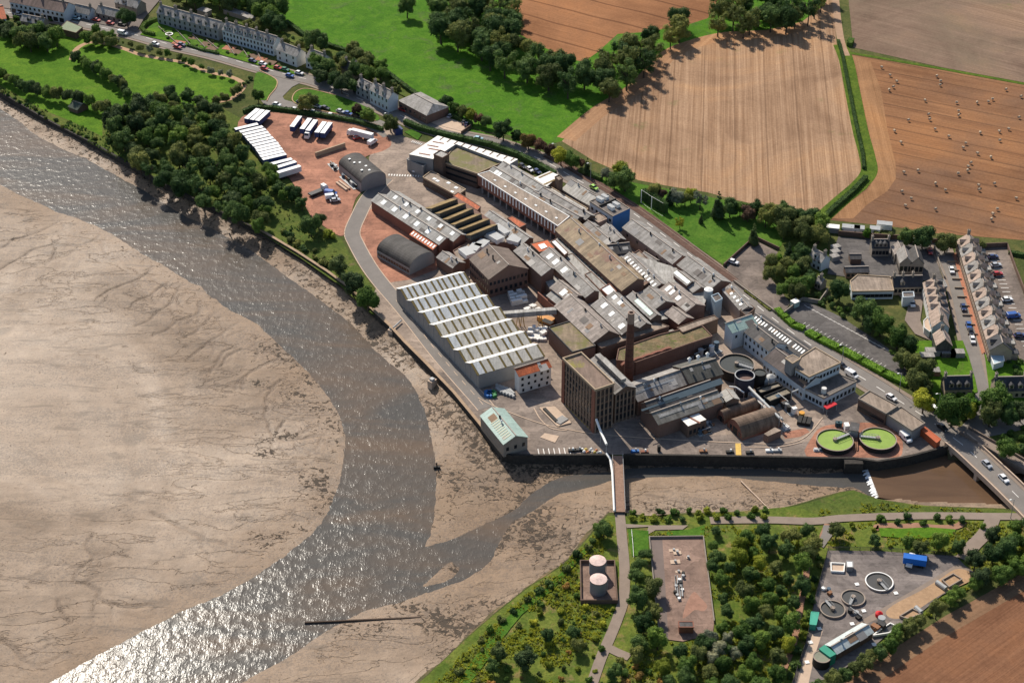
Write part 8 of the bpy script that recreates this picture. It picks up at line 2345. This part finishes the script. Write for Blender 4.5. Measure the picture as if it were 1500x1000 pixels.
scatter([(-5,33),(20,38),(30,50),(10,52)], 4, D3, 'dark tree beside the white gabled house at far left', 'far left garden trees', (.7, .9), 6, 29)
for px, s_, c_, lb in (((420,143), .8, 'olive', 'left small tree of the pair on the oval green'), ((447,152), 1.0, 'olive', 'olive tree at the left end of the oval green'), ((458,146), .8, 'olive', 'smaller olive tree behind it on the oval green'), ((523,160), .7, 'copper', 'reddish small tree at the right end of the oval green'), ((538,170), 1.0, 'mid', 'round green tree at the right end of the oval green'), ((572,180), 1.05, 'olive', 'olive tree at the mill gate'), ((378,140), .8, 'mid', 'small tree on the corner green by the park')):
    if '420' in str(px): continue
    one(px, B, s_, c_, lb)
scatter([(234,40),(320,62),(400,88),(396,96),(312,76),(238,54)], 4.2, [(S,'mid'),(S,'dark'),(S,'olive')], 'small bush in the front gardens of the terraces', 'terrace garden bushes', (.4, .75), 24, 62)
scatter([(330,18),(400,40),(470,70),(500,92),(480,86),(400,56),(330,30)], 5, [(S,'mid'),(S,'dark'),(B,'olive')], 'bush in the back gardens behind the terraces', 'back garden bushes', (.6, .9), 20, 63)
scatter([(0,40),(60,40),(90,28),(60,28),(10,24)], 5, [(S,'mid'),(S,'dark')], 'bush in the gardens below the road at far left', 'far left garden bushes', (.8, 1.2), 10, 64)
# hedges: clipped runs, each one thing
def hedge(label, px, w, h, colr, leaf=.4, dens=26, seed=0):
    rg = random.Random(seed); pts = [v2(G(p)) for p in px]
    t = thing('hedge', label, 'hedge', (pts[0].x, pts[0].y, 0)); mb = MB(); core = MB()
    for i in range(len(pts)-1):
        a, b_ = pts[i], pts[i+1]; L = (b_-a).length; d = (b_-a)/L; n = Vector((-d.y, d.x))
        core.box((a+b_)/2, d, L+w*.3, w*.8, 0, h*.88)
        for _ in range(int(L*dens*(w+2*h)/4)):
            s_ = rg.uniform(0, L); f = rg.uniform(-1, 1); side = rg.random()
            if side < .5: off, z = f*w*.5, h*rg.uniform(.86, 1.08)
            else: off, z = (w*.45*rg.choice((-1, 1))*rg.uniform(.85, 1.12)), h*rg.random()
            p = a+d*s_+n*off; P_ = Vector((p.x, p.y, z)); nn = Vector((rg.uniform(-1, 1), rg.uniform(-1, 1), rg.uniform(0, 1.4))).normalized()
            u = nn.orthogonal().normalized(); w_ = nn.cross(u); k = leaf*rg.uniform(.6, 1.4)
            mb.face([P_-u*k*.5, P_-w_*k*.35, P_+u*k*.5, P_+w_*k*.35])
    part('foliage', mb, LM[colr], t); part('inner_growth', core, LM[colr], t)
    return t
hedge('dark hedge between the lorry yard and the side road', [(358,166),(372,160),(400,161),(430,165),(470,171),(520,180),(560,192)], 2.0, 2.0, 'dark', seed=1)
hedge('tall dark hedge along the main road behind the white roof edge', [(594,182),(612,190),(640,198),(680,207),(720,216),(760,231),(790,246),(812,258)], 2.6, 2.6, 'dark', seed=2)
hedge('tall dark hedge behind the netted fence on the green', [(941,291),(955,300),(975,312)], 2.4, 5.0, 'dark', seed=3)
hedge('short bright green hedge left of the car park entrance', [(1138,456),(1152,469),(1162,478),(1176,483)], 3.2, 1.6, 'bright', seed=4)
hedge('long bright green hedge between main road and mill car park', [(1184,489),(1200,498),(1230,513),(1262,530),(1295,548),(1328,563)], 4.0, 1.6, 'bright', seed=5)
hedge('low olive hedge strip beside the upper car park', [(1092,427),(1110,440),(1128,455)], 1.6, .8, 'olive', seed=6)
hedge('thin dark hedge along the left side of the grass strip between fields', [(1228,62),(1234,84),(1242,125),(1254,185),(1263,225),(1265,248)], 1.4, 1.6, 'dark', seed=7)
hedge('dark hedge along the lower bend of the field strip', [(1268,262),(1250,281),(1225,303),(1205,322)], 2.2, 1.8, 'dark', seed=8)
hedge('clipped hedge round the first terrace garden', [(229,31),(214,37),(208,44),(212,50),(226,53)], 1.8, 2.0, 'mid', seed=9)
hedge('dark hedge line below the terrace gardens', [(275,68),(300,76),(320,80)], 1.4, 1.3, 'dark', seed=10)
hedge('dark hedge at the back of the houses along the meadow', [(420,35),(450,58),(490,72),(530,84),(565,108),(600,135),(640,160),(690,185)], 2.2, 2.2, 'dark', seed=11)
hedge('dark hedge along the lower edge of the playing field trees', [(850,252),(880,264)], 2.4, 2, 'dark', seed=12)
hedge('hedge along the bale field edge beyond the terrace', [(1478,372),(1500,376),(1560,388)], 2.0, 1.6, 'dark', seed=13)
hedge('low hedge in the upper field corner by the farm track', [(1244,68),(1247,62)], 3.0, 2.4, 'mid', seed=14)
# ---- south side
scatter([(930,812),(952,808),(956,850),(962,905),(965,935),(950,965),(930,962),(938,915),(932,870)], 5.2, [(B,'mid'),(B,'dark'),(B,'olive')], 'tree between the scrub path and the old plant slab', 'trees beside the old slab', (.62, .95), 14, 40)
scatter([(1040,776),(1195,773),(1196,800),(1180,818),(1174,870),(1163,930),(1150,965),(1125,1010),(1040,1010),(985,1010),(965,975),(985,950),(1010,945),(1050,932),(1050,880),(1040,820)], 5.0, [(B,'mid'),(B,'dark'),(B,'olive'),(B,'mid'),(B,'yellow')], 'tree in the thicket between the old slab and the red path', 'thicket trees', (.5, .88), 125, 41)
scatter([(1030,930),(1075,935),(1090,960),(1040,965)], 3.8, [(B,'silver')], 'silvery willow in the thicket below the old slab', 'silver willows', (.55, .8), 9, 47)
scatter([(1194,806),(1209,812),(1193,872),(1178,940),(1158,1000),(1148,1000),(1165,945),(1182,870)], 3.6, [(S,'mid'),(S,'olive'),(S,'yellow'),(S,'dark')], 'bush between the red path and the works fence', 'works fence bushes', (.8, 1.2), 40, 42)
scatter([(1226,770),(1275,764),(1290,790),(1345,792),(1400,790),(1410,806),(1330,802),(1240,800),(1222,790)], 4.6, [(B,'dark'),(B,'mid'),(B,'olive'),(S,'yellow')], 'tree along the upper side of the sewage works', 'works upper trees', (.55, .8), 34, 43)
scatter([(1290,757),(1350,756),(1402,758),(1445,775),(1438,768),(1400,768),(1340,766),(1290,766)], 4, [(S,'dark'),(S,'mid')], 'dark bush beside the estate track', 'estate track bushes', (.9, 1.2), 20, 44)
scatter([(1416,822),(1432,806),(1452,780),(1500,766),(1560,770),(1540,810),(1500,830),(1452,850),(1432,842)], 5, [(B,'dark'),(B,'blue'),(B,'mid')], 'dark tree in the copse right of the sewage works', 'works right copse', (.7, 1.0), 34, 45)
line_of([(1192,1004),(1230,990),(1262,972),(1295,948),(1325,926),(1352,905),(1380,885),(1405,868),(1430,855)], 3.4, [(B,'mid'),(B,'dark'),(B,'olive'),(S,'yellow')], 'tree in the hedgerow between sewage works and ploughed field', 'hedgerow trees', (.5, .75), 46, 1.3)
for px, s_, c_, lb in (((771,965), .95, 'blue', 'largest dark tree in the lower left scrub'), ((801,930), .6, 'dark', 'small dark tree above the largest in the scrub'), ((840,925), .65, 'dark', 'dark tree below the oil tank bund'), ((730,955), .75, 'blue', 'dark conifer-like tree near the shore lawn'), ((722,975), .6, 'dark', 'dark small tree near the bottom shore lawn'), ((884,775), .8, 'dark', 'dark tree beside the footbridge landing'), ((900,985), .7, 'dark', 'dark round tree beside the lower path fork'), ((846,944), .6, 'olive', 'olive tree left of the path bend')):
    one(px, B, s_, c_, lb)
scatter([(640,1010),(690,955),(740,915),(790,880),(835,838),(848,838),(850,885),(905,888),(890,925),(872,985),(860,1010)], 4.0, [(S,'mid'),(S,'olive'),(S,'rust'),(S,'yellow'),(S,'yellow')], 'bush in the rough scrub left of the path', 'left scrub bushes', (.45, .95), 60, 48)
scatter([(690,945),(760,885),(815,845),(850,808),(872,775),(880,768),(886,778),(850,815),(800,860),(745,902),(700,950)], 3.0, [(S,'olive'),(S,'dark'),(S,'mid')], 'bush along the shore edge of the scrub', 'shore edge bushes', (.7, 1.1), 40, 49)
scatter([(925,748),(1000,748),(1060,747),(1120,745),(1120,756),(1000,760),(925,760)], 3.4, [(S,'dark'),(S,'mid'),(S,'yellow')], 'bush on the river bank right of the footbridge', 'bridge bank bushes', (.7, 1.1), 34, 50)
scatter([(900,955),(925,968),(960,985),(985,1010),(870,1010)], 3.4, [(S,'olive'),(S,'rust'),(S,'mid')], 'bush in the rough ground right of the path fork', 'path fork bushes', (.7, 1.2), 20, 51)
# the largest 300 broadleaf trees stand as trees of their own, the small rest as one mass
PLAN.sort(key=lambda r_: -r_[2]*FOC/(CAMH*CAMH+r_[1][0]**2+r_[1][1]**2)**.5)
nb = 0; REST = []
for r_ in PLAN:
    if r_[0] in (B, O_):
        nb += 1
        if nb > 300 and r_[6]:
            REST.append(r_); continue
    grow(*r_)
if REST:
    VV, FF, MM, off = [], [], [], 0
    order = list(LM)
    cache = {}
    for r_ in REST:
        me = R.choice(CR[r_[0]]); 
        if me.name not in cache:
            a_ = np.empty(len(me.vertices)*3); me.vertices.foreach_get('co', a_); cache[me.name] = (a_.reshape(-1, 3), [tuple(p.vertices) for p in me.polygons])
        v_, f_ = cache[me.name]; c = lower(r_[1], r_[0], r_[2]); an = R.uniform(0, 6.28); ca, sa = math.cos(an), math.sin(an)
        w_ = np.stack([(v_[:, 0]*ca-v_[:, 1]*sa)*r_[2]+c.x, (v_[:, 0]*sa+v_[:, 1]*ca)*r_[2]+c.y, v_[:, 2]*r_[3]], 1)
        VV.append(w_); FF.extend([tuple(i+off for i in q) for q in f_]); MM.extend([order.index(r_[4])]*len(f_)); off += len(v_)
    me = bpy.data.meshes.new('small_tree_mass'); me.from_pydata(np.concatenate(VV).tolist(), [], FF); me.polygons.foreach_set('material_index', MM)
    for k in order: me.materials.append(LM[k])
    o_ = link('small_tree_mass', me); o_['kind'] = 'stuff'; o_['label'] = 'mass of small trees filling hedgerows and thickets'; o_['category'] = 'trees'
print('trees', NTREE, len(REST))
# ground cover nobody could count: rough tufts over the scrub land and banks
KEEPOFF = [arr(p) for p in ([(949,786),(1032,786),(1049,912),(1047,932),(1000,943),(965,938)], [(1212,805),(1290,806),(1402,813),(1442,845),(1340,907),(1265,962),(1200,1005),(1158,1005)], [(846,822),(906,822),(907,888),(847,888)], [(919,774),(952,777),(952,817),(924,817)])]
PATHS = [arr(p) for p in (SP, [(1212,768),(1200,795),(1185,812),(1180,850),(1163,940),(1138,1000)], [(1040,763),(1190,764),(1300,757),(1500,758)], [(1455,757),(1440,785),(1410,820)], [(916,771),(1008,772)], [(1287,774),(1400,772)])]
def cover(name, polys, N, size, colrs, seed, z=0.0):
    rg = random.Random(seed); mb = MB()
    for px, share in polys:
        poly = arr(px); x0_, y0_ = poly.min(0); x1_, y1_ = poly.max(0)
        M = int(N*share); xs = np.array([rg.uniform(x0_, x1_) for _ in range(M*2)]); ys = np.array([rg.uniform(y0_, y1_) for _ in range(M*2)])
        ok = inside(poly, xs, ys)
        for bad in KEEPOFF: ok &= ~inside(bad, xs, ys)
        for bad in PATHS: ok &= dist_line(bad, xs, ys) > 2.6
        dens = fbm(xs, ys, .09, 3)
        for x, y, o_, dn in zip(xs, ys, ok, dens):
            if not o_ or dn < .44: continue
            h = size*rg.uniform(.5, 1.5)
            mi = 0 if dn < .52 else (1 if rg.random() < .7 else 2)
            for k in range(4):
                a = rg.uniform(0, 6.28); c_, s_ = math.cos(a), math.sin(a); l = h*rg.uniform(.4, .9)
                bx, by_ = x+rg.uniform(-.4, .4), y+rg.uniform(-.4, .4)
                mb.face([(bx-c_*l*.5, by_-s_*l*.5, z), (bx+c_*l*.5, by_+s_*l*.5, z), (bx+c_*l*.4+s_*h*.3, by_+s_*l*.4-c_*h*.3, z+h), (bx-c_*l*.4+s_*h*.3, by_-s_*l*.4-c_*h*.3, z+h)], None, mi)
    o_ = link(name, mb.mesh(name), None, (0, 0, 0), [LM[c_] for c_ in colrs])
    o_['kind'] = 'stuff'; o_['label'] = 'rough grass and low scrub covering the ground'; o_['category'] = 'scrub'
    return o_
cover('scrub_cover', [([(600,1040),(690,945),(775,866),(860,797),(890,760),(905,770),(908,850),(900,900),(860,1040)], 1.0), ([(920,757),(1200,745),(1290,736),(1480,752),(1400,800),(1200,800),(1150,1000),(900,1040),(930,950),(925,820)], 1.3), ([(1290,757),(1500,755),(1520,820),(1440,850),(1190,1010),(1200,990),(1420,855)], .5)], 7000, .5, ['yellow', 'yellow', 'olive'], 60)
cover('wood_undergrowth', [([(160,165),(300,140),(400,240),(455,320),(500,380),(545,445),(480,398),(300,298),(200,240),(150,205)], 1.0), ([(0,128),(150,200),(220,245),(205,250),(100,192),(0,136)], .5)], 2600, .7, ['olive', 'dark', 'mid'], 61)

# small groups of look-alikes: tell them apart by their place
same = defaultdict(list)
for o in scene.objects:
    if o.parent is None and 'label' in o.keys() and 'group' in o.keys():
        same[o['label']].append(o)
OR = O5
for lb, L in same.items():
    if 2 <= len(L) <= 12 and len(lb.split()) <= 12:
        L.sort(key=lambda o: proj(o.location)[0])
        for i, o in enumerate(L):
            o['label'] = f'{lb}, {OR[i]} from left'
